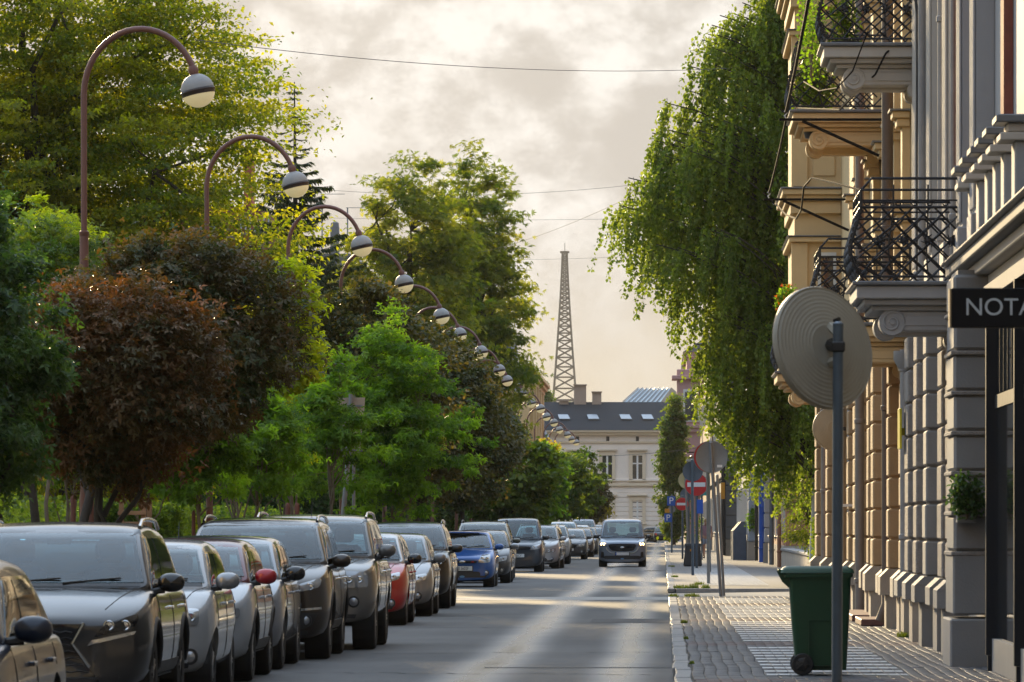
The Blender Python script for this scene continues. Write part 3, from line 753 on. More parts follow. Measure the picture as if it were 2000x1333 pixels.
M_plinth = mat('plinth_render', (0.42, 0.36, 0.29), 0.8, 0, 0.16, 1.6, 0.3, 40, stain=(0.24, 0.19, 0.15))

def window(parent, x, y0, y1, z0, z1, xin=0.16):
    """Window in a wall facing -X at plane x: reveal frame, panes, sill."""
    fr = MB()
    xw = x + xin
    fr.box(xw - .04, xw + .04, y0, y0 + .09, z0, z1).box(xw - .04, xw + .04, y1 - .09, y1, z0, z1).box(xw - .038, xw + .038, y0 + .09, y1 - .09, z1 - .09, z1).box(xw - .038, xw + .038, y0 + .09, y1 - .09, z0, z0 + .09)
    ym = (y0 + y1) / 2; fr.box(xw - .035, xw + .035, ym - .05, ym + .05, z0 + .09, z1 - .09)
    o = fr.build('window', M_wframe, parent)
    for a, b in ((y0 + .09, ym - .05), (ym + .05, y1 - .09)):
        MB().box(xw - .01, xw + .01, a, b, z0 + .09, z1 - .09).build('pane', M_glass, o)
    MB().box(x - .10, xw - .04, y0 - .1, y1 + .1, z0 - .09, z0 - .003, 0.01).build('sill', M_zinc, o)

def block_pier(parent, xf, xb, y0, y1, z0, n, h, m, gap=0.028, ch=0.02):
    """Pier of stacked chamfered blocks, each its own part."""
    tmp = MB().box(xf, xb, y0, y1, 0, h - gap, ch).build('stone_block', m); me = tmp.data; bpy.data.objects.remove(tmp)
    off = wloc(parent)
    for i in range(n):
        o = link('stone_block', me, parent); o.location = Vector((rng.normal(0, 0.003), 0, z0 + i * h)) - off
    MB().box(xf + 0.045, xb - 0.003, y0 + 0.045, y1 - 0.045, z0 + 0.003, z0 + n * h).build('pier_core', m, parent)

def pipe(parent, x, y, z0, z1, r=0.055, m=M_pipe, rings=3, hopper=False, foot=0.0):
    pts = [(x, y, z1), (x, y, z0 + 0.25 + foot)] + ([(x, y, z0 + .3), (x - 0.10, y, z0 + .05)] if foot else [(x, y, z0)])
    mb = MB().tube(pts, r, 12)
    for k in range(rings):
        z = z0 + 0.5 + (z1 - z0 - 0.8) * k / max(1, rings - 1); mb.lathe([(r, 0), (r + .018, .012), (r + .018, .07), (r, .082)], (x, y, z), n=12)
    if hopper: mb.lathe([(r, 0), (r + .09, .16), (r + .09, .28), (r, .28)], (x, y, z1 - .3), n=12)
    return mb.build('downpipe', m, parent, 40)

# ---- building A: grey town house with shop front (Y 46-76)
XA = 3.40
A = thing('grey_town_house', 'grey town house with stone block piers and black shop front', 'building', (XA + 4, 61, ZP))
MB().box(XA + .16, XA + 8, 46, 58.6, 4.1, 14.5).box(XA + .16, XA + 8, 58.6, 77.2, 0.85, 14.5).build('wall', M_pale, A)
MB().box(XA + .9, XA + 8.0, 46.3, 58.55, 0.05, 4.095).build('shop_interior', M_black, A)
MB().box(XA + .04, XA + 7.9, 58.62, 77.15, 0.0, 0.845).build('plinth', M_plinth, A)
# end pier beside the shop, projecting, with moulded joints
block_pier(A, 3.04, XA + .155, 58.9, 60.3, 1.33, 7, 0.42, M_grey, 0.05, 0.03)
MB().box(3.00, XA + .15, 58.85, 60.4, 0.0, 0.62, 0.02).build('pier_base', M_grey, A); MB().box(3.03, XA + .15, 58.88, 60.36, 0.66, 1.30, 0.02).build('pier_base', M_grey, A)
for i in range(7): MB().box(3.01, XA + .15, 58.87, 60.34, 1.33 + .42 * i - .052, 1.33 + .42 * i - .006, 0.01).build('moulding', M_greyr, A)
# rusticated piers stepping down the street
for (y, xf, w) in [(63.4, 3.22, .8), (66.0, 3.26, 1.0), (68.6, 3.20, .8), (71.2, 3.20, .9), (74.6, 3.24, 1.0)]:
    block_pier(A, xf, XA + .155, y, y + w, 0.98, 7, 0.45, M_greyr if y != 68.6 else M_grey)
    MB().prism([(xf - .14, y - .06, 0.66), (xf - .14, y + w + .06, .66), (xf - .14, y + w + .06, 0.86), (xf - .14, y - .06, .86)], (XA + .15 - xf + .14, 0, 0.0)).build('plinth_ledge', M_grey, A)
    MB().prism([(xf - .14, y - .06, .863), (XA + .15, y - .06, .863), (XA + .15, y - .06, .975), (xf - .02, y - .06, .975)], (0, w + .12, 0)).build('ledge_slope', M_grey, A)
    MB().box(xf - .05, XA + .15, y, y + w, 0.0, 0.655).build('pier_foot', M_plinth if y > 70 else M_grey, A)
for y in (61.0, 64.6, 67.2, 72.5): window(A, XA + .16, y + .3, y + 1.6, 1.35, 3.55)
for y in (60.2, 63.8, 67.4, 71.0, 74.4): window(A, XA + .16, y + .9, y + 2.1, 5.2, 7.4); window(A, XA + .16, y + .9, y + 2.1, 9.0, 11.2)
# cornice over the ground floor, stepped
for (xo, za, zb_, m) in [(0.0, 4.12, 4.22, M_ivory), (-.14, 4.223, 4.34, M_ivory), (-.26, 4.343, 4.46, M_grey), (-.32, 4.463, 4.50, M_zinc)]:
    MB().box(XA + xo, XA + .155, 46, 62.6, za, zb_, 0.012).build('cornice', m, A)
for (xo, za, zb_, m) in [(0.02, 4.15, 4.25, M_ivory), (-.08, 4.253, 4.36, M_ivory), (-.14, 4.363, 4.40, M_zinc)]:
    MB().box(XA + xo, XA + .155, 62.605, 77.1, za, zb_, 0.012).build('cornice', m, A)
# window pedestals and consoles of the first floor
for i, y in enumerate((53.5, 55.2, 56.6, 58.0, 59.6, 61.2)):
    MB().box(XA - .06, XA + .155, y, y + .5, 4.503, 5.25, 0.015).build('pedestal', M_pale, A)
    MB().box(XA - .20, XA + .155, y - .06, y + .56, 5.253, 5.33, 0.012).box(XA - .13, XA + .155, y - .03, y + .53, 5.333, 5.42, 0.012).build('console', M_ivory, A)
    MB().box(XA - .24, XA + .155, y - .10, y + .60, 5.423, 5.50, 0.012).build('console_cap', M_zinc, A)
# fluted pilasters of the upper floors
for (y, w) in [(60.4, .75), (63.2, .75), (66.4, .8), (70.4, .8), (74.4, .9)]:
    MB().box(XA - .04, XA + .155, y, y + w, 4.53, 13.4).build('pilaster', M_ivory if y > 65 else M_pale, A)
    for k in range(5):
        yk = y + w * (k + .5) / 5; MB().box(XA - .075, XA - .042, yk - .035, yk + .035, 5.0, 12.7, 0.012).build('flute', M_ivory if y > 65 else M_pale, A)
    MB().box(XA - .10, XA + .15, y - .05, y + w + .05, 4.40 if y > 62.6 else 4.52, 4.95, 0.015).build('pilaster_base', M_ivory if y > 65 else M_pale, A)
for y in (57.2, 61.5, 64.3): MB().box(XA + .06, XA + .155, y, y + .55, 5.6, 13.4).build('brick_panel', M_brick, A)
pipe(A, XA - .06, 67.6, 4.5, 13.2, 0.045, M_pipe2, 4); pipe(A, XA - .05, 72.9, 0.2, 13.2, 0.05, M_pipe2, 4); pipe(A, XA - .07, 64.7, 4.6, 13.2, 0.035, M_pipe2, 3); pipe(A, XA - .10, 77.0, 0.9, 4.0, 0.06, M_pipe2, 2, True)
MB().tube([(2.9, 74.2, 8.55), (3.2, 74.1, 8.56), (3.32, 74, 8.5), (3.345, 74, 8.3), (3.345, 74, 4.7)], 0.022, 8).build('cable_conduit', M_black, A, 40)
# shop front: frames, glass, transom
for (y, w) in [(57.2, .12), (52.6, .12), (48.0, .12)]: MB().box(XA - .12, XA + .02, y, y + w, 0.28, 3.9, 0.004).build('shop_frame', M_frame, A); MB().box(XA - .10, XA + .01, y + .012, y + w - .012, 0.0, 0.277).build('frame_foot', M_frame, A)
MB().box(XA - .10, XA + .1, 46.2, 58.5, 3.903, 4.05).build('shop_fascia', M_grey, A)
for (a, b_) in [(52.73, 57.19), (48.13, 52.59)]:
    MB().box(XA - .012, XA + .012, a, b_, 0.45, 2.78).build('shop_pane', M_glass, A); MB().box(XA - .012, XA + .012, a, b_, 2.92, 3.86).build('transom_pane', M_glass, A)
    MB().box(XA - .03, XA + .03, a, b_, 2.783, 2.917).build('transom_bar', M_frame, A); MB().box(XA - .06, XA + .1, a, b_, 0.05, 0.447).build('stall_riser', M_grey, A)
    for k in range(1, 7): y = a + (b_ - a) * k / 7; MB().box(XA - .022, XA - .013, y - .012, y + .012, 2.93, 3.85).build('glazing_bar', M_frame, A)
MB().box(XA - .30, XA + .1, 47.5, 58.2, 0.02, 0.05, 0.01).build('threshold', M_conc, A)
MB().lathe([(0.06, 0), (0.075, .02), (.075, .05), (0.03, .07)], (XA + .03, 60.9, 0.42), (-1, 0, 0), 12).build('vent_cap', M_pipe, A)
yp = MB().box(3.16, 3.19, 75.2, 75.9, 2.62, 3.16, 0.004).box(3.19, 3.235, 75.4, 75.7, 2.8, 2.9).build('wall_plaque', mat('yellow_enamel', (0.62, 0.50, 0.02), 0.4, 0, 0.15, 9)); tag(yp, 'narrow yellow plaque on the grey stone pier', 'sign')

# ---- building B: tan ground floor, cream upper storeys (Y 77-118)
Bd = thing('tan_and_cream_house', 'cream town house with tan block ground floor and balconies', 'building', (XA + 4, 98, ZP))
MB().box(XA + .2, XA + 8, 77.25, 118.2, 0.8, 4.1).build('ground_floor_wall', M_tan, Bd)
MB().box(XA + .1, XA + 8, 77.25, 118.2, 4.103, 15.0).build('wall', M_cream, Bd)
MB().box(XA + .05, XA + 7.9, 77.3, 118.1, 0.0, 0.795).build('plinth', M_plinth, Bd)
for (y, xf, w) in [(78.0, 3.30, .9), (80.5, 3.22, .7), (83.0, 3.28, .8), (86.0, 3.20, .9), (89.5, 3.26, .8), (93.5, 3.18, 1.0), (98.0, 3.22, .9), (103.0, 3.18, 1.0), (108.5, 3.16, 1.1), (114.0, 3.1, 1.2)]:
    block_pier(Bd, xf, XA + .195, y, y + w, 0.98, 7, 0.44, M_tan, 0.032, 0.02)
    MB().prism([(xf - .12, y - .05, .60), (XA + .19, y - .05, .60), (XA + .19, y - .05, .975), (xf, y - .05, .975), (xf - .12, y - .05, .86)], (0, w + .1, 0)).build('plinth_ledge', M_plinth, Bd)
    MB().box(xf - .03, XA + .19, y, y + w, 0.0, 0.597).build('pier_foot', M_plinth, Bd)
for y in (81.4, 84.2, 87.4, 90.8, 95, 99.5, 105): window(Bd, XA + .2, y + .2, y + 1.4, 1.6, 3.5)
for y in (79, 83, 87, 91.5, 96, 100.5, 105): window(Bd, XA + .1, y, y + 1.2, 5.0, 7.2); window(Bd, XA + .1, y, y + 1.2, 8.9, 11.1)
for (xo, za, zb_, m) in [(.10, 4.11, 4.25, M_cream), (-.02, 4.253, 4.36, M_cream), (-.08, 4.363, 4.40, M_zinc)]:
    MB().box(XA + xo, XA + .197, 77.3, 118.1, za, zb_, 0.012).build('cornice', m, Bd)
# first floor quoin consoles and red terracotta strips
for i, y in enumerate((79.6, 82.4, 86.2, 90.6, 95.4, 100)):
    MB().box(XA - .02, XA + .095, y, y + .5, 4.42, 12).build('pilaster', M_cream, Bd)
    MB().box(XA + .03, XA + .097, y + .9, y + 1.5, 4.45, 12).build('terracotta_strip', M_brick, Bd)
    for z in (6.0, 7.35, 10.0):
        MB().box(XA - .16, XA + .09, y - .08, y + .58, z, z + .10, 0.012).box(XA - .10, XA + .09, y - .04, y + .54, z - .12, z - .003, 0.012).build('console', M_cream, Bd); MB().box(XA - .20, XA + .09, y - .12, y + .62, z + .103, z + .13).build('console_cap', M_zinc, Bd)
pipe(Bd, 3.26, 81.8, 0.15, 14, 0.085, mat('brown_downpipe', (0.115, 0.082, 0.062), 0.5, 0.1, 0.15, 4), 6, False, 0.3); pipe(Bd, 3.22, 92.2, 0.15, 14, 0.075, M_pipe, 6); pipe(Bd, 3.30, 99.2, 0.15, 4.0, 0.06, M_pipe2, 3); pipe(Bd, 3.16, 110.2, .15, 4.1, .07, M_pipe, 3)
for y in (97.0, 98.6, 96.2): MB().box(3.02, XA + .19, y, y + .4, 1.92, 1.96).build('sill', M_wframe, Bd)
for (y0, y1) in [(82.5, 85), (86.5, 92)]: MB().box(2.9, 3.36, y0, y1, ZP + .003, ZP + .10, 0.01).build('door_step', mat('red_step_tiles', (0.16, 0.07, 0.055), 0.6, 0, 0.2, 8), Bd)
# oriel of the house, facing the street on a corbel
def oriel():
    X0, X1, Y0, Y1 = 2.52, XA + .097, 110.5, 116.0
    MB().box(X0 + .06, X1, Y0 + .05, Y1, 4.9, 15.0).build('oriel_wall', M_cream, Bd)
    s = Y0
    def band(x, y, z0, z1, m, nm='oriel_cornice'): MB().box(x, X1 - .003, Y0 - y, Y1 - .01, z0, z1, 0.012).build(nm, m, Bd)
    for z in (8.05, 12.1):
        band(X0 - .02, .08, z - .34, z - .10, M_cream); band(X0 - .10, .16, z - .097, z + .02, M_cream); band(X0 - .18, .24, z + .023, z + .13, M_cream); band(X0 - .22, .28, z + .133, z + .17, M_zinc)
    for z in (7.15, 11.2): band(X0 - .05, .10, z, z + .10, M_cream); band(X0 - .09, .14, z + .103, z + .13, M_zinc)
    for z0, z1 in ((5.0, 6.0), (6.12, 7.14), (8.24, 10.2), (10.3, 11.19)):
        MB().box(X0, X0 + .32, Y0 - .02, Y0 + .06, z0, z1, 0.01).build('corner_pilaster', M_cream, Bd)
    MB().box(X0 - .03, X0 + .35, Y0 - .05, Y0 + .06, 6.02, 6.10, .01).build('pilaster_capital', M_cream, Bd)
    for z0, z1 in ((8.45, 9.0), (9.3, 10.6)):
        MB().box(X0 + .42, X1 - .12, Y0 + .018, Y0 + .048, z0, z1, .012).build('panel', M_cream, Bd)
    # window in the side face
    fr = MB().box(X0 + .52, X0 + .58, Y0 - .01, Y0 + .045, 5.2, 6.95).box(X0 + .82, X0 + .88, Y0 - .01, Y0 + .045, 5.2, 6.95).box(X0 + .58, X0 + .82, Y0 - .01, Y0 + .045, 6.88, 6.95).build('window', M_wframe, Bd)
    MB().box(X0 + .58, X0 + .82, Y0 + .02, Y0 + .048, 5.2, 6.88).build('pane', M_glass, fr)
    for k, (z, dx) in enumerate([(4.55, .40), (4.70, .2), (4.80, .06)]): band(X0 + dx, -.05 - .1 * dx, z, z + (.147 if k == 0 else .097), M_cream, 'oriel_corbel')
oriel()

# ---- balconies: each a part-tree of its house
def volute(parent, x, y0, y1, z, r, m):
    """Scroll bracket end: drum with spiral ridge, axis along the street."""
    mb = MB().lathe([(r * .2, 0), (r * .98, 0.0), (r, .02), (r, y1 - y0 - .02), (r * .98, y1 - y0), (r * .2, y1 - y0)], (x, y0, z), (0, 1, 0), 22)
    sp = [(x + math.cos(a) * r * (0.9 - .12 * a / 1.57), y0 - .006, z + math.sin(a) * r * (0.9 - .12 * a / 1.57)) for a in np.linspace(0, 9.6, 34)]
    mb.tube(sp, r * .085, 5); mb.lathe([(r * .2, -.02), (r * .2, 0)], (x, y0, z), (0, 1, 0), 10)
    return mb.build('volute', m, parent, 35)

def railing(parent, X0, X1, Y0, Y1, z, h=0.98, pitch=0.20, belly=0.16):
    def bel(t): return belly * math.sin(math.pi * min(1, max(0, t))) * (1.15 - t) if t < 1 else 0
    lat = MB()
    W = X1 - X0
    # diagonal lattice on the near and far ends
    for Y in (Y0, Y1):
        n = int((W + h * .8) / pitch)
        for sgn in (1, -1):
            for k in range(n + 1):
                c = k * pitch - (h * .8 if sgn > 0 else 0); pts = []
                for q in np.linspace(0, 1, 7):
                    zz = h * .8 * q; xx = c + (zz if sgn > 0 else -zz)
                    if 0 <= xx <= W: pts.append((X0 + xx - bel(q) * (1 - xx / W) ** 2, Y, z + .06 + zz))
                if len(pts) > 1: lat.tube(pts, 0.011, 4, False)
    # lattice along the street front with the belly
    Lf = Y1 - Y0; n = int((Lf + h * .8) / pitch)
    for sgn in (1, -1):
        for k in range(n + 1):
            c = k * pitch - (h * .8 if sgn > 0 else 0); pts = []
            for q in np.linspace(0, 1, 7):
                zz = h * .8 * q; y_ = c + (zz if sgn > 0 else -zz)
                if 0 <= y_ <= Lf: pts.append((X0 - bel(q), Y0 + y_, z + .06 + zz))
            if len(pts) > 1: lat.tube(pts, 0.011, 4, False)
    r_ = lat.build('railing', M_iron, parent)
    bars = MB()
    for zz, rr in ((.05, .016), (h * .8 + .05, .018), (h * .88 + .05, .012), (h + .05, .016)):
        t = (zz - .06) / (h * .8); o = bel(t)
        bars.tube([(X1, Y0, z + zz), (X0 - o, Y0, z + zz), (X0 - o, Y1, z + zz), (X1, Y1, z + zz)], rr, 6)
    bars.tube([(X1, Y0, z + h + .18), (X0 + .12, Y0, z + h + .18), (X0, Y0 + .06, z + h + .05)], .018, 6)
    bars.build('rail_bar', M_iron, r_)
    def put(pts, rad): MB().tube(pts, rad, 6).build('upright', M_iron, r_)
    for xx in (0.0, .3, .62, .98):
        x = X0 + W * xx
        pts = [(x - bel(q) * (1 - xx) ** 2, Y0, z + h * .8 * q + .06) for q in np.linspace(0, 1, 8)] + [(x, Y0, z + h + .05 + (.06 if 0 < xx < .9 else 0))]
        put(pts, 0.017 if xx in (0, .98) else 0.010)
    for q in np.linspace(0, 1, max(3, int(Lf / .6))): put([(X0 - bel(t), Y0 + Lf * q, z + h * .8 * t + .06) for t in np.linspace(0, 1, 8)] + [(X0, Y0 + Lf * q, z + h + .05)], .014)
    # cast rosettes and leaf scrolls on the lattice
    for k in range(4):
        cx, cz_ = X0 + W * (.18 + .22 * k), z + .06 + h * .4
        ro = MB().lathe([(.0001, -.03), (.03, -.022), (.05, -.006), (.05, .008)], (cx, Y0 - .01, cz_), (0, 1, 0), 10)
        for j in range(6): a = j * 1.047; ro.tube([(cx, Y0 - .012, cz_), (cx + .05 * math.cos(a + .4), Y0 - .03, cz_ + .05 * math.sin(a + .4)), (cx + .085 * math.cos(a), Y0 - .012, cz_ + .085 * math.sin(a))], [.012, .014, .004], 5)
        ro.build('rosette', M_iron, r_)
    for k in range(7):
        cx = X0 + W * (.06 + .145 * k); cz_ = z + .05 + h * .84
        MB().tube([(cx + .05 * math.cos(a) * (1 - a / 11), Y0 - .006, cz_ + .034 * math.sin(a) * (1 - a / 11)) for a in np.linspace(0, 8.5, 18)], .007, 4).build('scroll', M_iron, r_)
    # scrolled ironwork on the bulging corner
    sc = MB()
    for k in range(11):
        q = .06 + .085 * k; cx, cz_ = X0 - bel(q) * 1.02, z + .06 + h * .8 * q
        sc.tube([(cx + .035 * math.cos(a) * (1 - a / 9), Y0 - .015 + .02 * math.sin(a * .5), cz_ + .045 * math.sin(a) * (1 - a / 9)) for a in np.linspace(0, 6.3, 10)], .010, 4)
    sc.build('scrollwork', M_iron, r_)
    return r_

def balcony(parent, label, X0, Y0, Y1, z, m, scroll=True):
    X1 = XA + .09
    root = empty('balcony', (X1, (Y0 + Y1) / 2, z)); root.location = root.location - wloc(parent); root.parent = parent
    if label: root['label'] = label
    prof = [(0.0, -.05, -.002, M_zinc), (.05, -.20, -.053, m), (.13, -.27, -.203, m), (.22, -.33, -.273, m)]
    for dx, a, b_, mm in prof: MB().box(X0 + dx, X1, Y0 + dx, Y1 - dx, z + a, z + b_, 0.012).build('slab', mm, root)
    for y in (Y0 + .26, Y1 - .62):
        MB().box(X0 + .5, X1, y, y + .36, z - .56, z - .333, 0.015).build('bracket', m, root)
        MB().box(X0 + .55, X1, y - .015, y - .001, z - .50, z - .39, .004).build('bracket_panel', m, root)
        volute(root, X0 + .46, y - .02, y + .38, z - .46, 0.150, m)
        MB().lathe([(.10, 0), (.10, .3)], (X1 - .12, y, z - .62), (0, 1, 0), 14).build('volute', m, root, 35)
    railing(root, X0 + .10, X1 - .03, Y0 + .08, Y1 - .08, z)
    return root
balcony(A, 'nearest balcony with bulging black lattice railing', 2.14, 63.6, 66.2, 4.36, M_pale)
balcony(A, 'upper balcony with scroll brackets near the top edge', 2.10, 75.2, 77.0, 8.05, M_ivory)
balcony(Bd, 'lower balcony half hidden behind the nearest one', 2.08, 78.2, 81.0, 4.42, M_cream)
balcony(Bd, 'upper cream balcony with potted greenery', 1.98, 88.0, 91.0, 8.10, M_cream)
balcony(Bd, 'lower cream balcony behind the traffic mirror', 2.04, 103.0, 106.0, 4.42, M_cream)

# plants on the balconies and walls
def plant(name, label, c, rad, n, lm, size, seed, lobes=1, cat='plant', pot=None, flowers=0):
    root = thing(name, label, cat, (c[0], c[1], c[2] - rad[2])); r = np.random.default_rng(seed)
    p = np.array(c) + unit(r.normal(size=(n, 3))) * (r.random(n)[:, None] ** .45) * np.array(rad) * lump(unit(r.normal(size=(n, 3))), seed, .3)[:, None]
    V, Fc, T = leaves(p, unit(r.normal(size=(n, 3)) + [0, -.2, -.3]), unit(r.normal(size=(n, 3)) + [0, -.3, .7]), size * r.uniform(.6, 1.3, n), lobes, .65, tint=r.random(n))
    fast_mesh('foliage', V, Fc, lm, root, T)
    mb = MB()
    for k in range(6): q = p[r.integers(n)]; mb.tube([Vector((c[0], c[1], c[2] - rad[2])), Vector((q + np.array(c)) / 2), Vector(q)], [.008, .006, .003], 4, False)
    mb.build('stem', M_bark2, root)
    if pot:
        MB().lathe([(pot * .72, 0), (pot, pot * 1.3), (pot * 1.08, pot * 1.3), (pot * 1.08, pot * 1.5), (pot * .9, pot * 1.5)], (c[0], c[1], c[2] - rad[2] - pot * 1.1), n=14).build('pot', mat('dark_pot', (0.035, 0.03, 0.03), 0.6, 0, .1), root, 40)
    if flowers:
        q = p[r.integers(0, n, flowers)] + r.normal(0, .03, (flowers, 3)) + [0, -.05, .02]
        V, Fc, T = leaves(q, unit(r.normal(size=(flowers, 3))), unit(r.normal(size=(flowers, 3)) + [0, -1, .4]), np.full(flowers, .055), 3, .9, tint=r.random(flowers))
        fast_mesh('flowers', V, Fc, leaf_mat('orange_petal', (0.75, 0.10, 0.01), (0.85, 0.25, 0.02), .3, (1, 1, 1)), root, T)
    return root
plant('window_plant', 'trailing green plant growing on the end pier by the shop', P(1888, 968, 58.6), (.20, .12, .24), 900, L_dkgr, .055, 201)
o = MB().box(3.02, 3.30, 58.62, 58.82, 1.83, 1.93, .01).box(3.06, 3.26, 58.64, 58.88, 1.62, 1.827, .01).build('plant_ledge', M_grey, A)
plant('flower_basket', 'hanging orange flowers beside the top of the near traffic mirror', P(1540, 590, 103), (.22, .22, .26), 1200, L_spring, .07, 202, pot=.14, flowers=90)
plant('balcony_plant', 'leafy shrub in a dark pot on the upper cream balcony', P(1590, 175, 88.5), (.34, .5, .55), 1500, L_mid, .075, 203, pot=.2)
plant('balcony_plant', 'green climber over the corner of the top balcony', P(1585, 60, 79), (.22, .6, .75), 700, L_spring, .065, 204)
plant('balcony_plant', 'large dark pot plant on the top balcony floor', P(1650, 40, 75.8), (.20, .2, .35), 500, L_mid, .07, 205, pot=.17)

# brackets carrying cables out from the facade
M_steel = mat('dark_steel', (0.016, 0.014, 0.013), 0.95, 0.0, 0.2, 8, spec=.1)
def cable_bracket(px, py, Y, label):
    a = P(px, py, Y); root = thing('cable_bracket', label, 'bracket', (XA, Y, a.z))
    MB().box(a.x - .1, XA + .1, Y - .02, Y + .02, a.z - .02, a.z + .02).build('arm', M_steel, root)
    MB().tube([(a.x + .25, Y, a.z - .02), (XA - .1, Y, a.z - .55)], .025, 5).build('strut', M_steel, root)
    MB().tube([(a.x, Y, a.z + .02), (a.x - .02, Y, a.z + .06), (a.x + .02, Y, a.z + .10), (a.x - .03, Y, a.z + .13)], .012, 6).build('insulator', M_white, root)
    return a
k1 = cable_bracket(1535, 234, 86, 'steel cable bracket below the upper cream balcony')
k2 = cable_bracket(1502, 390, 100, 'steel cable bracket left of the lower balcony over the pavement')
def wire(name, label, pts, r=.012, cat='cable', m=M_steel):
    return tag(MB().tube(pts, r, 5).build(name, m), label, cat)
def sagline(a, b, sag, n=14):
    a, b = Vector(a), Vector(b); return [a.lerp(b, t) - Vector((0, 0, sag * 4 * t * (1 - t))) for t in np.linspace(0, 1, n)]
a0 = P(1590, -60, 60)
wire('hanging_cable', 'thick dark cable dropping past the balconies', sagline(a0, k1 + Vector((0, 0, .12)), .06) , .022)
wire('hanging_cable', 'dark cable between the two facade brackets', sagline(k1, k2 + Vector((0, 0, .12)), .05), .018)
wire('looped_cable', 'black cable looping from the near balcony to the lower bracket', [P(1680, 372, 80), P(1630, 358, 82), P(1585, 348, 84), P(1570, 365, 86), P(1565, 410, 88), P(1555, 428, 92), P(1535, 420, 96), P(1515, 398, 100)], .016)
wire('looped_cable', 'grey cables hanging under the top balcony', [P(1695, 62, 74), P(1682, 95, 74.2), P(1665, 140, 74.4), P(1635, 172, 75), P(1600, 178, 78), P(1570, 160, 86)], .010, m=M_steel)
wire('looped_cable', 'dark cables crossing below the top balcony', [P(1790, 84, 76), P(1750, 86, 75.4), P(1730, 105, 75.2), P(1710, 145, 75.2), P(1690, 165, 76), P(1640, 215, 80), P(1560, 212, 86)], .014)

# ---- garden gap with low wall, hedge, cypress (Y 119-190) and houses further on
GW = thing('garden_wall', 'low garden wall and step beyond the tan house', 'wall', (4.4, 150, ZP))
MB().box(4.0, 4.3, 119, 189.5, 0.0, 0.75, .01).build('wall', M_plinth, GW); MB().box(3.95, 4.35, 119, 189.4, 0.753, 0.83, .01).build('coping', M_grey, GW)
hd = leafy_box('hedge', 3.75, 4.9, 138, 143, 0.15, 1.75, 7000, L_hedge, .09, 211); tag(hd, 'small clipped hedge behind the green bin', 'hedge')
crown_tree('cypress_bush', 'yellow-green feathery bush under the birch', (3.9, 147, .1), (3.9, 147, 2.3), (.62, .7, 1.25), leaf_mat('thuja', (0.05, 0.09, 0.008), (0.15, 0.19, 0.012), .45), M_bark, 110, 7000, .11, .24, .5, 1, .35, .06, .35, .2, .3, 212, None, 6)
plant('window_plant', 'small green plant hanging on the pale blue house', P(1475, 1015, 236), (.35, .3, .5), 900, L_spring, .1, 213)
plant('shrub', 'yellowish shrub beside the walking person', (P(1377, 1040, 400).x + .3, 400, 1.3), (1.0, 1.0, 1.3), 1400, L_mid, .18, 214, cat='shrub')
def house(name, label, x, y0, y1, h, m, roofm=None, deep=9, wz=((1.2, 3.2), (4.8, 6.9), (8.4, 10.3)), plm=None, courses=0):
    root = thing(name, label, 'building', (x + deep / 2, (y0 + y1) / 2, 0.0))
    MB().box(x, x + deep, y0, y1, 0.9, h).build('wall', m, root)
    MB().box(x - .08, x + deep - .05, y0 + .01, y1 - .01, 0.0, 0.897).build('plinth', plm or M_plinth, root)
    for z in (3.9, h - .45): MB().box(x - .22, x + deep - .1, y0 - .12, y1 - .02, z, z + .16, .02).build('cornice', m, root)
    if courses:
        for k in range(courses):
            MB().box(x - .05, x + deep - .2, y0 - .05, y1 - .02, 0.93 + k * .58, 1.46 + k * .58, .02).build('stone_course', m, root)
    n = max(2, int((y1 - y0) / 4))
    for k in range(n):
        yc = y0 + (k + .5) * (y1 - y0) / n
        for a, b_ in wz:
            if b_ < h - .5: window(root, x - (.06 if courses and b_ < 4 else 0), yc - .6, yc + .6, a, b_, .0)
    MB().prism([(x - .3, y0 - .2, h), (x + deep, y0 - .2, h), (x + deep, y0 - .2, h + 1.2), (x + deep / 2, y0 - .2, h + 3.0)], (0, y1 - y0 + .2, 0)).build('roof', roofm or M_zinc, root)
    return root
M_terra = mat('terracotta_render', (0.36, 0.165, 0.095), 0.8, 0, .12, 1.2, .2, 30, stain=(0.22, .11, .07))
M_lblue = mat('pale_blue_render', (0.34, 0.39, 0.46), 0.75, 0, .08, 1.2, .1, 30)
M_lwhite = mat('off_white_render', (0.50, 0.50, 0.49), 0.75, 0, .1, 1.2, .1, 30)
M_dgrey = mat('dark_grey_render', (0.20, 0.195, 0.19), 0.8, 0, .1, 1.2, .2, 30)
M_pink = mat('pink_render', (0.50, 0.29, 0.27), 0.8, 0, .08, 1, .1, 30)
hs = house('terracotta_house', 'terracotta house beside the blue downpipe', 4.15, 190, 219, 11, M_terra); pipe(hs, 3.95, 205, .15, 10.5, .09, M_zinc, 5); pipe(hs, 3.98, 193, .15, 10.5, .07, M_terra, 5)
hs = house('white_house', 'off-white house left of the blue downpipe', 3.98, 219.05, 236, 11.5, M_lwhite, courses=5); pipe(hs, 3.86, 219.6, .15, 4.2, .12, mat('blue_paint', (0.015, 0.09, 0.42), .4, 0, .1), 3); pipe(hs, 3.8, 229, .15, 10, .07, M_black, 4)
hs = house('pale_blue_house', 'pale blue house with stone courses', 3.62, 236.05, 271, 11.5, M_lblue, courses=5)
for y in (238, 243): MB().prism([(2.95, y, 0.12), (3.52, y, .12), (3.52, y, 1.75), (3.3, y, 1.75), (2.95, y, 1.35)], (0, 1.6, 0)).build('stair_cheek', mat('blue_grey_stone', (0.10, .125, .17), .7, 0, .15), hs)
hs = house('grey_house', 'dark grey house with banded stone corner', 3.02, 271.05, 335, 12, M_dgrey, courses=5); pipe(hs, 2.9, 270.6, .15, 10, .11, M_black, 4)
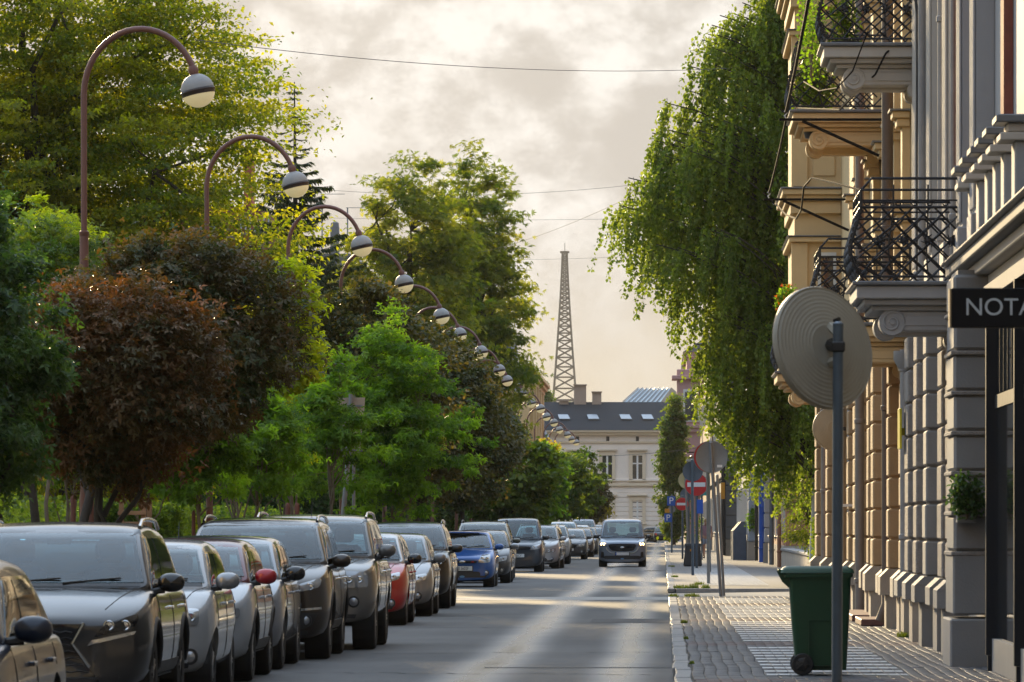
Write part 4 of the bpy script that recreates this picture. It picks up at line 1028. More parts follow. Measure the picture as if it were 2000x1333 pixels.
hs = house('brown_house', 'brown house far along the right pavement', 2.9, 335.1, 440, 12, mat('brown_render', (.26, .19, .14), .8, 0, .1), courses=0)
hs = house('pink_house', 'pink house with corner bay behind the birch', 1.9, 452, 505, 15.5, M_pink, courses=0)
MB().box(1.1, 4.0, 448, 453, 7.4, 14.0, .05).build('bay', M_pink, hs)
for z, o_ in ((6.3, .1), (6.65, .3), (7.0, .45), (9.0, .2), (9.3, .3), (13.2, .4)): MB().box(1.1 - o_, 4.0, 448 - o_, 452.9, z, z + .3, .03).build('bay_moulding', M_lwhite if z < 7 else M_pink, hs)
for z in (9.8, ): MB().box(1.6, 2.9, 447.9, 448.05, z, z + 2.6, .02).build('window', M_wframe, hs)
MB().box(1.75, 2.75, 447.85, 447.95, 9.95, 12.2).build('window', M_glass, hs)
tr = MB().box(1.45, 2.05, 447.8, 448.6, 5.0, 6.28, .05).build('bay_sign_panel', M_lwhite, hs)

# ---- the pale building closing the street
E = thing('end_building', 'pale two-storey building with dark roof closing the street', 'building', (-6, 565, 0))
YE = 560; sE = FPX / YE
def ex(px): return (px - VPX) / sE
def ez(py): return CZ + (HZY - py) / sE
M_ewall = mat('end_wall', (0.80, .72, .63), .8, 0, .05, .5); M_ecream = mat('end_cream_trim', (0.66, .55, .40), .8, 0, .05, .6)
M_slate = mat('dark_roof_sheets', (0.028, .030, .036), .85, 0, .15, .6, .2, 3, spec=.2)
xl, xr = ex(1035), ex(1420)
MB().box(xl, xr, YE, YE + 14, 0, ez(848)).build('wall', M_ewall, E)
k = 0
z = 0.2
while z < ez(950) - .4:      # banded ground floor
    MB().box(xl + .01, xr - .01, YE - .06, YE - .002, z, z + .40, .02).build('stone_course', M_ewall, E); z += .46
MB().box(xl - .2, xr, YE - .28, YE - .004, ez(950), ez(944), .03).build('string_course', M_ecream, E); MB().box(xl - .2, xr, YE - .2, YE - .004, ez(940), ez(936), .02).build('string_course', M_ewall, E)
MB().box(xl - .2, xr, YE - .2, YE - .004, ez(866), ez(862), .02).build('frieze_band', M_ecream, E)
MB().box(xl - .4, xr, YE - .55, YE - .004, ez(850), ez(845), .02).box(xl - .5, xr, YE - .8, YE + .2, ez(844.8), ez(841), .02).build('eaves_cornice', M_ecream, E)
for px in (1066, 1128, 1187, 1245, 1303):
    MB().box(ex(px - 3), ex(px + 3), YE - .05, YE - .006, ez(862), ez(853)).build('attic_vent', M_black, E)
for px in (1066, 1126, 1186, 1245, 1304):
    for (t, b_, up) in ((890, 937, True), (978, 1021, False)):
        w = MB().box(ex(px - 16), ex(px - 9.6), YE - .2, YE - .005, ez(b_ + 1), ez(t - 8)).box(ex(px + 9.6), ex(px + 16), YE - .2, YE - .005, ez(b_ + 1), ez(t - 8)).box(ex(px - 9.5), ex(px + 9.5), YE - .2, YE - .005, ez(t), ez(t - 8)).build('window', M_ecream, E)
        MB().box(ex(px - 20), ex(px + 20), YE - .42, YE - .005, ez(t - 9), ez(t - 12), .02).build('hood', M_ecream, w); MB().box(ex(px - 18), ex(px + 18), YE - .35, YE - .005, ez(b_ + 4), ez(b_ + 1.2), .02).build('sill', M_ecream, w)
        MB().box(ex(px - 9.4), ex(px + 9.4), YE - .03, YE - .006, ez(b_), ez(t + .1)).build('pane', M_glass, w)
        MB().box(ex(px - 1.8), ex(px + 1.8), YE - .12, YE - .032, ez(b_), ez(t)).box(ex(px - 9.3), ex(px - 1.9), YE - .11, YE - .033, ez(t + 17), ez(t + 14.5)).box(ex(px + 1.9), ex(px + 9.3), YE - .11, YE - .033, ez(t + 17), ez(t + 14.5)).build('glazing_bar', M_wframe, w)
rf = MB().add([(xl - .6, YE - .85, ez(840.8)), (xr, YE - .85, ez(840.8)), (xr, YE + 7, ez(786) + .17), (xl + 1.0, YE + 7, ez(786) + .17), (xr, YE + 14.8, ez(840.8)), (xl - .6, YE + 14.8, ez(840.8))], [(0, 1, 2, 3), (3, 2, 4, 5), (0, 3, 5)]).build('roof', M_slate, E)
for px in (1103, 1160, 1224, 1267):
    a = 0.42; yy_ = YE - .85 + 7.85 * a; zz = ez(840.8) + (ez(786) + .17 - ez(840.8)) * a; sl = (ez(786) - ez(840.8)) / 7.85
    MB().prism([(ex(px - 11), yy_ - .6, zz - .6 * sl + .06), (ex(px + 10), yy_ - .6, zz - .6 * sl + .06), (ex(px + 5), yy_ + .7, zz + .7 * sl + .06), (ex(px - 15), yy_ + .7, zz + .7 * sl + .06)], (0, -.05, .09)).build('skylight', mat('skylight_glass', (.25, .28, .31), .25, .3, 0), rf)
for (a, b_, t) in ((1119, 1143, 750), (1155, 1173, 764), (1090, 1108, 781)):
    MB().box(ex(a), ex(b_), YE + 6.3, YE + 7.7, ez(800), ez(t)).box(ex(a - 1.5), ex(b_ + 1.5), YE + 6.1, YE + 7.9, ez(t) + .003, ez(t - 2)).build('chimney', mat('chimney_render', (.36, .27, .21), .85, 0, .12, .8), rf)
SH = thing('metal_roofed_hall', 'hall with pale ribbed metal roof behind the end building', 'building', (1, 600, 0))
s6 = FPX / 600
def q6(px, py, dy=0): return Vector(((px - VPX) / s6, 600 + dy, CZ + (HZY - py) / s6))
MB().prism([q6(1217, 790), q6(1345, 790), q6(1345, 786), q6(1311, 757), q6(1290, 786)], (0, 10, 0)).build('gable_wall', M_plinth, SH)
ro = MB().add([q6(1217, 786, -.1), q6(1292, 786, -.1), q6(1313, 756.5, 6), q6(1246, 756.5, 6), q6(1348, 790, -.1), q6(1348, 790, 8)], [(0, 1, 2, 3), (1, 4, 5, 2)]).build('roof', mat('pale_metal_roof', (.30, .36, .40), .35, .5, .15, .7), SH)
for k in range(8):
    a, b_ = q6(1217 + 9.4 * k, 786, -.12).lerp(q6(1217, 786), 0), q6(1246 + 8.4 * k, 756.5, 5.9); MB().tube([a + Vector((0, -.05, .08)), b_ + Vector((0, 0, .08))], .07, 4).build('roof_seam', M_zinc, ro)
MB().box(xl - 2, 20, YE + 30, YE + 40, 0, ez(800)).build('hall_wall', M_plinth, SH)
# low white wall and fence at the far junction
fw = MB().box(ex(1300), ex(1360), 545, 545.3, 0, 2.0).build('white_wall', M_lwhite); tag(fw, 'low white wall at the far end of the right pavement', 'wall')

# ---- buildings behind the trees on the left
bk = thing('red_brick_block', 'red brick apartment block behind the layered tree', 'building', (-26, 215, 0))
MB().box(-40, P(512, 0, 205).x, 205, 225, 0, 13.2).build('wall', M_brick, bk); MB().box(P(478, 0, 205).x, P(494, 0, 205).x, 204.5, 206, 13.2, 15.2).build('chimney', mat('red_render', (.42, .10, .06), .8, 0, .1), bk)
MB().box(-40, P(530, 0, 205).x, 203.8, 205, 11.6, 11.75).build('balcony_slab', M_lwhite, bk)
for k in range(7): x = P(470 + 9 * k, 0, 204).x; MB().box(x, x + .05, 203.8, 203.85, 11.75, 12.8).build('balcony_bar', M_lwhite, bk)
bk2 = thing('cream_gabled_house', 'cream house with antennas behind the spruce', 'building', (-17, 330, 0))
MB().box(P(600, 0, 320).x, P(735, 0, 320).x, 320, 334, 0, 15.4).build('wall', M_cream, bk2)
MB().prism([(P(595, 0, 320).x, 319.5, 15.4), (P(740, 0, 320).x, 319.5, 15.4), (P(690, 0, 320).x, 319.5, 17.0), (P(620, 0, 320).x, 319.5, 17.0)], (0, 15, 0)).build('roof', M_zinc, bk2)
MB().box(P(643, 0, 320).x, P(659, 0, 320).x, 321, 322, 16.9, 18.6).lathe([(.25, 0), (.22, .25), (.0001, .38)], (P(651, 0, 320).x, 321.5, 18.6), n=12).build('chimney', M_dgrey, bk2)
for (px, t) in ((625, 375), (675, 402)):
    a = P(px, t, 320); at = thing('roof_antenna', 'roof antenna on the cream house %s' % ('beside the spruce' if px < 650 else 'left of the chestnuts'), 'antenna', (a.x, 322, 18.4))
    MB().tube([(a.x, 322, 16.8), (a.x, 322, a.z)], .04, 6).build('mast', M_metal_grey, at); MB().box(a.x - .1, a.x + 1.3, 321.98, 322.02, a.z - .03, a.z).build('boom', M_metal_grey, at)
    for k in range(6): MB().box(a.x + .2 * k - .01, a.x + .2 * k + .01, 321.6, 322.4, a.z - .02, a.z + .001).build('rod', M_metal_grey, at)
# row of cream houses beyond the chestnuts
lh = thing('cream_corner_house', 'cream house with blue-grey mansard behind the far lamps', 'building', (-12, 400, 0))
def pl(px, Y): return (px - VPX) * Y / FPX
M_mans = mat('blue_grey_mansard', (.10, .125, .17), .5, .2, .15, .8)
MB().box(-28, pl(1003, 372), 372, 392, 0, 10.5).build('wall', M_cream, lh)
MB().prism([(-28, 371.8, 10.5), (pl(1005, 372), 371.8, 10.5), (pl(997, 372), 371.8, 12.3), (-28, 371.8, 12.3)], (0, 20, 0)).build('mansard', M_mans, lh)
MB().prism([(-28, 372.2, 12.33), (pl(1000, 372), 372.2, 12.33), (pl(996, 372), 372.2, 14.1), (-28, 372.2, 14.1)], (0, 18, 0)).build('mansard', M_mans, lh)
lh2 = thing('cream_corniced_house', 'cream house with heavy cornice left of the end building', 'building', (-14, 440, 0))
MB().box(-28, pl(1032, 420), 420, 470, 0, 12.4).build('wall', M_cream, lh2)
for k, o_ in enumerate((.0, .35, .7)): MB().box(-28, pl(1032, 420) + .2 + o_ * .6, 419.8 - o_, 470.2, 12.42 + .28 * k, 12.68 + .28 * k).build('cornice', M_cream, lh2)
for k in range(5):
    y = 424 + 9 * k; MB().box(pl(1032, 420) + .003, pl(1032, 420) + .3, y, y + 1.6, 3, 12.3).build('pilaster', M_cream, lh2)
lh3 = thing('white_side_house', 'whitish house with sloping blue roof beside the end building', 'building', (-12, 520, 0))
MB().box(-24, pl(1062, 500), 500, 528, 0, 9.6).build('wall', M_ewall, lh3)
MB().add([(pl(1062, 500) + .3, 499.7, 9.4), (pl(1062, 500) + .3, 528, 9.4), (pl(1035, 500) - .5, 528, 12.4), (pl(1035, 500) - .5, 499.7, 12.4), (-24, 499.7, 9.4)], [(0, 1, 2, 3), (0, 3, 4)]).build('roof', M_mans, lh3)

# ---- radio tower, far beyond the town
TW = thing('radio_tower', 'tall wooden lattice radio tower on the skyline', 'tower', (P(1103, 0, 2600).x, 2600, 0))
M_tow = mat('weathered_larch', (0.10, 0.072, 0.052), .85, 0, .1, .2)
tx = P(1103, 0, 2600).x; HT = CZ + (HZY - 492) * 2600 / FPX
def thw(z): t = z / HT; return 9.6 * (1 - t) ** 1.28 + 1.05
lv = [0]; 
while lv[-1] < HT - 2.2: lv.append(lv[-1] + max(1.9, thw(lv[-1]) * 1.05))
lv.append(HT)
for sx in (-1, 1):
    for sy in (-1, 1):
        MB().tube([(tx + sx * thw(z), 2600 + sy * thw(z), z) for z in lv], .42, 4).build('leg', M_tow, TW)
for side in range(4):
    mb = MB()
    for a, b_ in zip(lv[:-1], lv[1:]):
        def cp(s, z):
            w = thw(z); c = [(-w, -w), (w, -w), (w, w), (-w, w)][s % 4]; return (tx + c[0], 2600 + c[1], z)
        mb.tube([cp(side, a), cp(side + 1, b_)], .26, 4); mb.tube([cp(side + 1, a), cp(side, b_)], .26, 4); mb.tube([cp(side, b_), cp(side + 1, b_)], .26, 4)
    mb.build('lattice_face', M_tow, TW)
for z, w in ((HT * .46, 1.25), (HT * .995, 2.0)): MB().box(tx - thw(z) * w, tx + thw(z) * w, 2600 - thw(z) * w, 2600 + thw(z) * w, z, z + .8).build('platform', M_tow, TW)
MB().tube([(tx, 2600, HT), (tx, 2600, HT + 4)], .15, 5).build('mast', M_tow, TW)
# hills with woods on the horizon
hv, hf = [], []
nx = 60
for j, (Y, hh) in enumerate([(900, 0), (1250, 17), (1700, 27), (2400, 22), (4000, 0)]):
    for i in range(nx):
        X = -1500 + 3000 * i / (nx - 1); hv.append((X, Y, -0.06 + hh * (0.8 + .3 * math.sin(X * .006 + j) + .12 * math.sin(X * .021 + 2 * j))))
for j in range(4):
    for i in range(nx - 1): hf.append((j * nx + i, j * nx + i + 1, (j + 1) * nx + i + 1, (j + 1) * nx + i))
hl = MB().add(hv, hf).build('hills', M_soil, None, 180, 'structure')
r_ = np.random.default_rng(301); n = 30000; tx_ = r_.uniform(-330, 60, 260); ty_ = r_.uniform(1250, 1700, 260)
ci = r_.integers(0, 260, n); tz = 11 + (ty_ - 1250) / 450 * 10 + r_.uniform(0, 5, 260)
c = np.stack([tx_[ci] + r_.normal(0, 2.6, n), ty_[ci] + r_.normal(0, 2.6, n), tz[ci] + r_.normal(6, 3.0, n)], 1)
V, Fc, T = leaves(c, unit(r_.normal(size=(n, 3))), unit(r_.normal(size=(n, 3)) + [0, 0, .7]), r_.uniform(.7, 1.6, n), 1, .8, tint=r_.random(n))
o = fast_mesh('distant_wood', V, Fc, L_mid, None, T); o['kind'] = 'stuff'; o['label'] = 'hazy wooded ridge behind the roofs'
c = P(1051, 765, 900); crown_tree('distant_tree', 'hazy rounded tree left of the radio tower base', (c.x, 900, 0), (c.x, 900, c.z - 2.5), (1.9, 1.9, 4.2), L_mid, M_bark, 90, 5000, .5, .8, .6, 1, .8, .3, .3, .25, .3, 311)
# ------------------------------------------------------------------ street lamps
M_lpost = mat('rust_red_lamp_paint', (0.17, 0.072, 0.055), .45, 0, .12, 5)
M_lcap = mat('lamp_cap_grey', (0.30, .285, .27), .5, 0, .1, 7)
M_lband = mat('lamp_band', (0.045, .03, .028), .4, 0, .1)
def lamp_glass():
    m = mat('lamp_diffuser', (0.62, .56, .36), .18, 0, .05, 6, spec=.6, emit=(1.0, .80, .42), estr=.22)  # weak emission stands in for skylight glowing in the unlit globe
    return m
M_ldif = lamp_glass()
def lamp_proto():
    root = thing('street_lamp', '', 'street lamp', (0, 0, 0), 'row of arched street lamps')
    arc = [(0, 0, 7.45)] + [(0.79 - 0.79 * math.cos(a), 0, 7.45 + .90 * math.sin(a)) for a in np.linspace(0.06, math.pi - .42, 20)]
    pole = MB().tube([(0, 0, 0), (0, 0, 5.55)], .062, 12).lathe([(.062, 0), (.07, .01), (.07, .06), (.05, .07)], (0, 0, 5.5), n=12).build('pole', M_lpost, root, 40)
    MB().lathe([(.15, 0), (.15, .04), (.09, .06), (.085, .9), (.063, .95)], (0, 0, 0), n=14).build('pole_base', M_lpost, pole, 40)
    MB().tube([(0, 0, 5.5)] + arc, .043, 12).build('arm', M_lpost, root, 60)
    e = Vector(arc[-1]); ax = Vector((0.22, 0, -1)).normalized()     # globe hangs slightly tilted
    MB().lathe([(.05, -.02), (.075, .04), (.06, .10), (.10, .12)], e, ax, 14).build('collar', M_lpost, root, 50)
    c = e + ax * .33; r = .235
    MB().lathe([(.0001, -r)] + [(r * math.sin(a), -r * math.cos(a)) for a in np.linspace(.2, 1.5, 10)], c, ax, 26, False).build('globe_cap', M_lcap, root, 60)
    MB().lathe([(r * .99, -.012), (r * 1.04, 0), (r * 1.04, .012), (r, .022), (r * .985, .065), (r * .9, .065)], c, ax, 26).build('globe_band', M_lband, root, 40)
    MB().lathe([(r * math.sin(a), -r * math.cos(a)) for a in np.linspace(1.85, 3.0, 10)] + [(.0001, r)], c, ax, 26, False).build('globe_diffuser', M_ldif, root, 60)
    return root
lp = lamp_proto()
ldep = [77.7, 99.3, 121.1, 140, 161, 177, 194, 217, 234, 256, 277, 289, 311, 328, 355, 373, 393, 408]
words = ['nearest arched street lamp, top of the frame at left', 'second arched street lamp from the left', 'third arched street lamp from the left, below the spruce', 'fourth arched street lamp from the left', 'fifth arched street lamp from the left', 'sixth arched street lamp from the left', 'seventh arched street lamp from the left', 'eighth arched street lamp from the left', 'ninth arched street lamp from the left', 'tenth arched street lamp from the left'] + ['arched street lamp, number %s in the row receding to the end building' % w for w in ('eleven', 'twelve', 'thirteen', 'fourteen', 'fifteen', 'sixteen', 'seventeen', 'eighteen')]
for i, (Y, lb) in enumerate(zip(ldep, words)):
    if i == 0: o = lp
    else:
        o = lp.copy(); COL.objects.link(o)
        for ch in lp.children:
            c = ch.copy(); COL.objects.link(c); c.parent = o
            for g2 in ch.children: d = g2.copy(); COL.objects.link(d); d.parent = c
    o.rotation_euler = (rng.normal(0, .006), rng.normal(0, .008), rng.normal(0, .05)); o['label'] = lb; o.location = (-7.98 + (0.0 if i < 9 else rng.normal(0, .06)), Y, 0.09)

# ------------------------------------------------------------------ wheelie bin
M_bin = mat('dark_green_plastic', (0.010, 0.055, 0.024), .42, 0, .12, 3, .05, 30)
def bin_():
    Y = 55.6; s = FPX / Y; cx = lambda px: (px - VPX) / s
    z0 = ZP; root = thing('wheelie_bin', 'dark green wheelie bin on the right pavement', 'bin', (cx(1600), Y, z0))
    zt = z0 + 1.02
    # body seen from its side: tapers downward, handle overhang left
    def ring(z, x0, x1, w, r=.04):
        pts = []
        for (sx, sy, a0) in ((x1, w, 0), (x0, w, 90), (x0, -w, 180), (x1, -w, 270)):
            for a in (0, 30, 60, 90):
                an = R(a0 + a); px_ = sx + (-r if sx == x1 else r); py_ = sy + (-r if sy > 0 else r); pts.append((px_ + r * math.cos(an), Y + py_ + r * math.sin(an), z))
        return pts
    lv = [(z0 + .05, cx(1555), cx(1652), .21), (z0 + .25, cx(1551), cx(1654), .225), (z0 + .55, cx(1546), cx(1657), .25), (z0 + .93, cx(1541), cx(1660), .275), (z0 + .99, cx(1539), cx(1661), .282)]
    vs = []; fs = []
    for z, a, b, w in lv: vs += ring(z, a, b, w)
    for i in range(len(lv) - 1):
        for k in range(16): fs.append((i * 16 + k, i * 16 + (k + 1) % 16, (i + 1) * 16 + (k + 1) % 16, (i + 1) * 16 + k))
    fs += [tuple(range(16))[::-1], tuple(range(64, 80))]
    MB().add(vs, fs).build('body', M_bin, root, 35)
    rim = ring(z0 + .965, cx(1530), cx(1664), .30) + ring(z0 + 1.005, cx(1529), cx(1665), .303)
    MB().add(rim, [(k, (k + 1) % 16, 16 + (k + 1) % 16, 16 + k) for k in range(16)] + [tuple(range(16))[::-1], tuple(range(16, 32))]).build('rim', M_bin, root, 35)
    lid = []
    for z, i_ in ((z0 + 1.009, 0), (z0 + 1.045, .012), (z0 + 1.075, .06)): lid += ring(z, cx(1523) + i_, cx(1667) - i_, .31 - i_)
    MB().add(lid, [(j * 16 + k, j * 16 + (k + 1) % 16, (j + 1) * 16 + (k + 1) % 16, (j + 1) * 16 + k) for j in range(2) for k in range(16)] + [tuple(range(16))[::-1], tuple(range(32, 48))]).build('lid', M_bin, root, 50)
    for sy in (-.2, .2):
        MB().prism([(cx(1541), Y + sy - .03, z0 + .985), (cx(1520), Y + sy - .03, z0 + 1.05), (cx(1518), Y + sy - .03, z0 + 1.02), (cx(1528), Y + sy - .03, z0 + .92), (cx(1541), Y + sy - .03, z0 + .86)], (0, .06, 0)).build('handle_bracket', M_bin, root)
    MB().tube([(cx(1522), Y - .25, z0 + 1.03), (cx(1522), Y + .25, z0 + 1.03)], .018, 10).build('handle', M_bin, root, 40)
    for sy in (-.29, .29):
        w = MB().lathe([(.05, -.03), (.10, -.028), (.11, -.015), (.11, .015), (.10, .028), (.05, .03)], (cx(1566), Y + sy, z0 + .112), (0, 1, 0), 22).build('wheel', M_rubber, root, 30)
        hb = MB().lathe([(.02, -.038), (.055, -.036), (.075, -.024), (.075, .02)], (cx(1566), Y + sy, z0 + .112), (0, 1, 0), 18)
        for k in range(5): a = k * 1.2566; hb.tube([(cx(1566), Y + sy - .038, z0 + .112), (cx(1566) + .075 * math.cos(a), Y + sy - .031, z0 + .112 + .075 * math.sin(a))], .008, 5)
        hb.build('hub', M_black, w, 40)
    pan = MB()
    for (a, b, c, d) in [(1578, 1640, 1212, 1210.5), (1578, 1579, 1212, 1300), (1578, 1640, 1300, 1299)]:
        pan.box(cx(a), cx(b + .8), Y - .262, Y - .19, CZ + (HZY - c) / s, CZ + (HZY - d) / s)
    pan.build('panel_groove', M_bin, root)
bin_()

# ------------------------------------------------------------------ signs, posts, mirrors
M_back = mat('sign_back_grey', (.25, .255, .255), .5, .4, .1, 5)
M_backd = mat('sign_back_dark', (.085, .10, .125), .5, .2, .1, 5)
M_red = mat('sign_red', (.55, .015, .02), .4, 0, .06)
M_blue = mat('sign_blue', (.012, .085, .40), .4, 0, .06)
M_mirb = mat('mirror_back_ivory', (.35, .32, .26), .55, 0, .08, 3, stain=(.24, .21, .16))
M_mirt = mat('mirror_back_tan', (.44, .33, .20), .5, 0, .08, 4)
M_postb = mat('blue_grey_post', (.085, .115, .15), .4, .35, .12, 8)
M_postg = mat('grey_post', (.23, .235, .245), .45, .4, .14, 8)
M_orange = mat('sign_orange', (.60, .26, .015), .45, 0, .08)
M_teal = mat('sign_teal', (.01, .27, .27), .45, 0, .08)
def post(root, top, base, r, m):
    o = MB().tube([base, top], r, 12).build('post', m, root, 40); MB().lathe([(r, 0), (r * 1.05, .002), (r * 1.05, .015), (r * .5, .03)], top, n=12).build('post_cap', m, o, 40); return o
def mirror(label, c, n, r, m, pm_, ptop, pbase, pr):
    c = Vector(c); n = Vector(n).normalized(); root = thing('traffic_mirror', label, 'traffic mirror', tuple(pbase))
    prof = [(r * .02, -.075)]
    for k in range(10):
        a = .30 + .064 * k; z = -.075 + .055 * a; prof += [(r * a, z), (r * (a + .032), z - .0035), (r * (a + .05), z - .0035)]
    prof += [(r * .95, -.018), (r * .985, -.025), (r, -.012), (r, .02), (r * .97, .025)]
    d = MB().lathe(prof, c, n, 48, False).lathe([(r * .97, .025), (r * .6, .05), (.0001, .06)], c, n, 48, False).build('mirror_shell', m, root, 75)
    for (u, v) in ((-.06, .17), (-.06, -.17)):
        s = n.cross(Vector((0, 0, 1))).normalized(); MB().lathe([(.014, -.1), (.014, -.05)], c - s * u + Vector((0, 0, v)), n, 8).build('bolt', M_black, d)
    pp = Vector((ptop[0], ptop[1], c.z))
    b = c - n * .09
    MB().tube([b, pp], .045, 8).build('bracket', M_black, root); MB().box(pp.x - .045, pp.x + .045, pp.y - .045, pp.y + .045, c.z - .035, c.z + .035, .01).build('clamp', M_black, root)
    s = n.cross(Vector((0, 0, 1))).normalized()
    MB().tube([b + Vector((0, 0, .12)), pp + Vector((0, 0, .09))], .035, 6).tube([b - Vector((0, 0, .12)), pp - Vector((0, 0, .09))], .035, 6).build('bracket_arm', m, root)
    post(root, Vector(ptop), Vector(pbase), pr, pm_)
Y = 37.0; pt = P(1637, 637, Y)
mirror('large round traffic mirror seen from behind, nearest the camera', P(1607, 680, Y + .22), (-.62, .76, -.20), .415, M_mirb, M_postb, (pt.x, Y, pt.z), (pt.x - .01, Y, ZP), .035)
Y = 101; pt = P(1647, 800, Y)
mirror('smaller tan traffic mirror behind the near mirror', P(1629, 838, Y + .1), (-.25, .95, -.1), .40, M_mirt, mat('tan_post', (.30, .23, .16), .5, .3, .1), (pt.x, Y, pt.z), (pt.x, Y, ZP), .04)
def disc(root, c, r, face, back, facing, bar=False):
    """Round sign plate; facing -1 looks at the camera, +1 away."""
    c = Vector(c); n = Vector((0, facing, 0))
    pl_ = MB().lathe([(.0001, -.008), (r * .97, -.008), (r, -.012), (r, .004), (r * .98, .006)], c, n, 32).build('sign_plate', back, root, 30)
    MB().lathe([(r * .965, .007), (r * .955, .010), (.0001, .010)], c, n, 32, False).build('sign_face', face, pl_)
    if bar: MB().box(c.x - r * .78, c.x + r * .78, c.y + facing * .012 - .002, c.y + facing * .012 + .002, c.z - r * .19, c.z + r * .19, .0015).build('white_bar', M_white, pl_)
    else: MB().box(c.x - .9 * r * .2, c.x + .9 * r * .2, c.y - facing * .014 - .004, c.y - facing * .014 + .004, c.z - r * .9, c.z + r * .9, .002).build('stiffener', back, pl_)
    return pl_
def sign(label, name, ptop_px, base_px, Y, pm_, pr=.032, items=()):
    tp, bs = P(*ptop_px, Y), P(base_px[0], 0, Y); root = thing(name, label, 'sign', (bs.x, Y, ZP)); post(root, tp, Vector((bs.x, Y, ZP)), pr, pm_)
    for it in items:
        kind, px, py, r = it[:4]; c = P(px, py, Y - (.055 if kind in ('noentry', 'P', 'plate') else -.055) )
        if kind == 'noentry': disc(root, c, r, M_red, M_back, -1, True)
        elif kind == 'back': disc(root, c, r, M_white, it[4], +1)
        elif kind == 'backfront': disc(root, c + Vector((0, -.0, 0)), r, M_white, it[4], +1)
        elif kind == 'P':
            b = MB().box(c.x - r, c.x + r, c.y - .01, c.y + .01, c.z - r * 1.15, c.z + r * 1.15, .006).build('sign_plate', M_blue, root); text_mesh('letter', 'P', r * 2.3, M_white, b, (c.x, c.y - .014, c.z))
        elif kind == 'plate':
            MB().box(c.x - r, c.x + r, c.y - .01, c.y + .01, c.z - r * it[5], c.z + r * it[5], .006).build('sign_plate', it[4], root)
    return root
sg = sign('round grey sign back on the leaning grey post', 'no_entry_sign', (1388, 866), (1408, 0), 116.4, M_postg, .034, [('back', 1390, 893, .33, M_back)])
MB().box(P(1401, 0, 116).x, P(1411, 0, 116).x, 116.3, 116.32, P(0, 913, 116).z, P(0, 908, 116).z).build('sticker', M_white, sg)
sign('second leaning grey post beside the round sign back', 'sign_post', (1401, 930), (1414, 0), 117.4, M_postg, .030, [])
sign('no entry sign mostly hidden behind the grey disc', 'no_entry_sign', (1382, 870), (1384, 0), 142, M_postg, .042, [('noentry', 1385, 893, .40)])
sign('dark blue-grey sign back left of the grey disc', 'round_sign', (1352, 899), (1353, 0), 166, M_postb, .042, [('back', 1353, 921, .30, M_backd)])
sign('no entry sign with its lower half showing below the dark disc', 'no_entry_sign', (1361, 925), (1361, 0), 194, M_postb, .045, [('noentry', 1360, 947, .40)])
sign('pale yellow round sign behind the dark disc', 'round_sign', (1338, 915), (1345, 0), 230, M_postg, .04, [('backfront', 1342, 938, .36, mat('pale_yellow_sign', (.50, .45, .24), .5, 0, .06))])
sign('small blue-grey sign back above the far no entry sign', 'round_sign', (1344, 950), (1345, 0), 290, M_postb, .07, [('back', 1341, 967, .34, mat('sign_back_blue', (.12, .17, .22), .5, .3, .1))])
sign('small complete no entry sign beside the parking sign', 'no_entry_sign', (1333, 970), (1333, 0), 246, M_postb, .045, [('noentry', 1332, 985, .29)])
sign('blue parking sign with smaller plates on one post', 'parking_sign', (1312, 968), (1312, 0), 300, M_postb, .05, [('P', 1311, 979, .215), ('back', 1312, 995, .2, M_back), ('plate', 1303, 998, .12, M_orange, .9), ('P', 1305, 1012, .20)])
sign('dark post with teal plate behind the lower no entry sign', 'street_sign', (1370, 955), (1371, 0), 240, M_postb, .035, [('plate', 1375, 965, .14, M_teal, .5)])
sign('grey post with small blue plate beside the person', 'street_sign', (1384, 930), (1386, 0), 178, M_postb, .045, [('plate', 1367, 990, .10, M_blue, 2.2)])
ob = thing('wall_sign', 'narrow orange sign hanging on the dark grey house', 'sign', (P(1412, 0, 268).x, 268, P(0, 975, 268).z)); a, b = P(1408, 975, 268), P(1416, 943, 268)
MB().box(a.x, b.x, 267.9, 268.0, a.z, b.z, .01).build('sign_plate', M_orange, ob); MB().box(b.x, b.x + .15, 267.93, 267.97, b.z - .15, b.z - .1).build('sign_arm', M_iron, ob)
# brown information sign seen from behind among the young trees
Y = 104; ib = thing('information_sign', 'large beige sign back on a leaning post among the young trees', 'sign', (P(668, 0, Y).x, Y, .09))
M_beige = mat('beige_sign_back', (.40, .31, .24), .55, .1, .08, 3)
for (a, b, c, d) in ((660, 713, 777, 834), (668, 707, 838, 892)):
    q = [P(a, b and c, Y), P(b, c, Y), P(b - 4, d, Y), P(a - 4, d, Y)]
    MB().prism(q, (0, .03, 0)).build('sign_plate', M_beige, ib)
MB().tube([P(686, 770, Y - .06), P(680, 900, Y - .06), P(668, 1030, Y - .06)] , .045, 10).build('post', M_postg, ib, 40)
for py in (793, 820, 851, 880): MB().box(P(666, 0, Y).x, P(708, 0, Y).x, Y - .03, Y - .004, P(0, py + 2, Y).z, P(0, py - 2, Y).z).build('brace', M_postg, ib)
MB().tube([P(691, 770, Y + .1), Vector((P(690, 0, Y).x, Y + .1, .1))], .03, 8).build('post', M_postg, ib)
ys = thing('street_sign', 'small yellow and blue signs behind the dark panel van', 'sign', (P(1008, 0, 225).x, 225, .09)); MB().tube([P(1008, 1000, 225), Vector((P(1008, 0, 225).x, 225, .09))], .04, 8).build('post', M_postg, ys)
for a, b, c, d, m in ((1001, 1006, 1003, 1012, M_orange), (1006, 1024, 1000, 1006, M_blue)): MB().box(P(a, 0, 225).x, P(b, 0, 225).x, 224.9, 224.94, P(0, d, 225).z, P(0, c, 225).z, .01).build('sign_plate', m, ys)

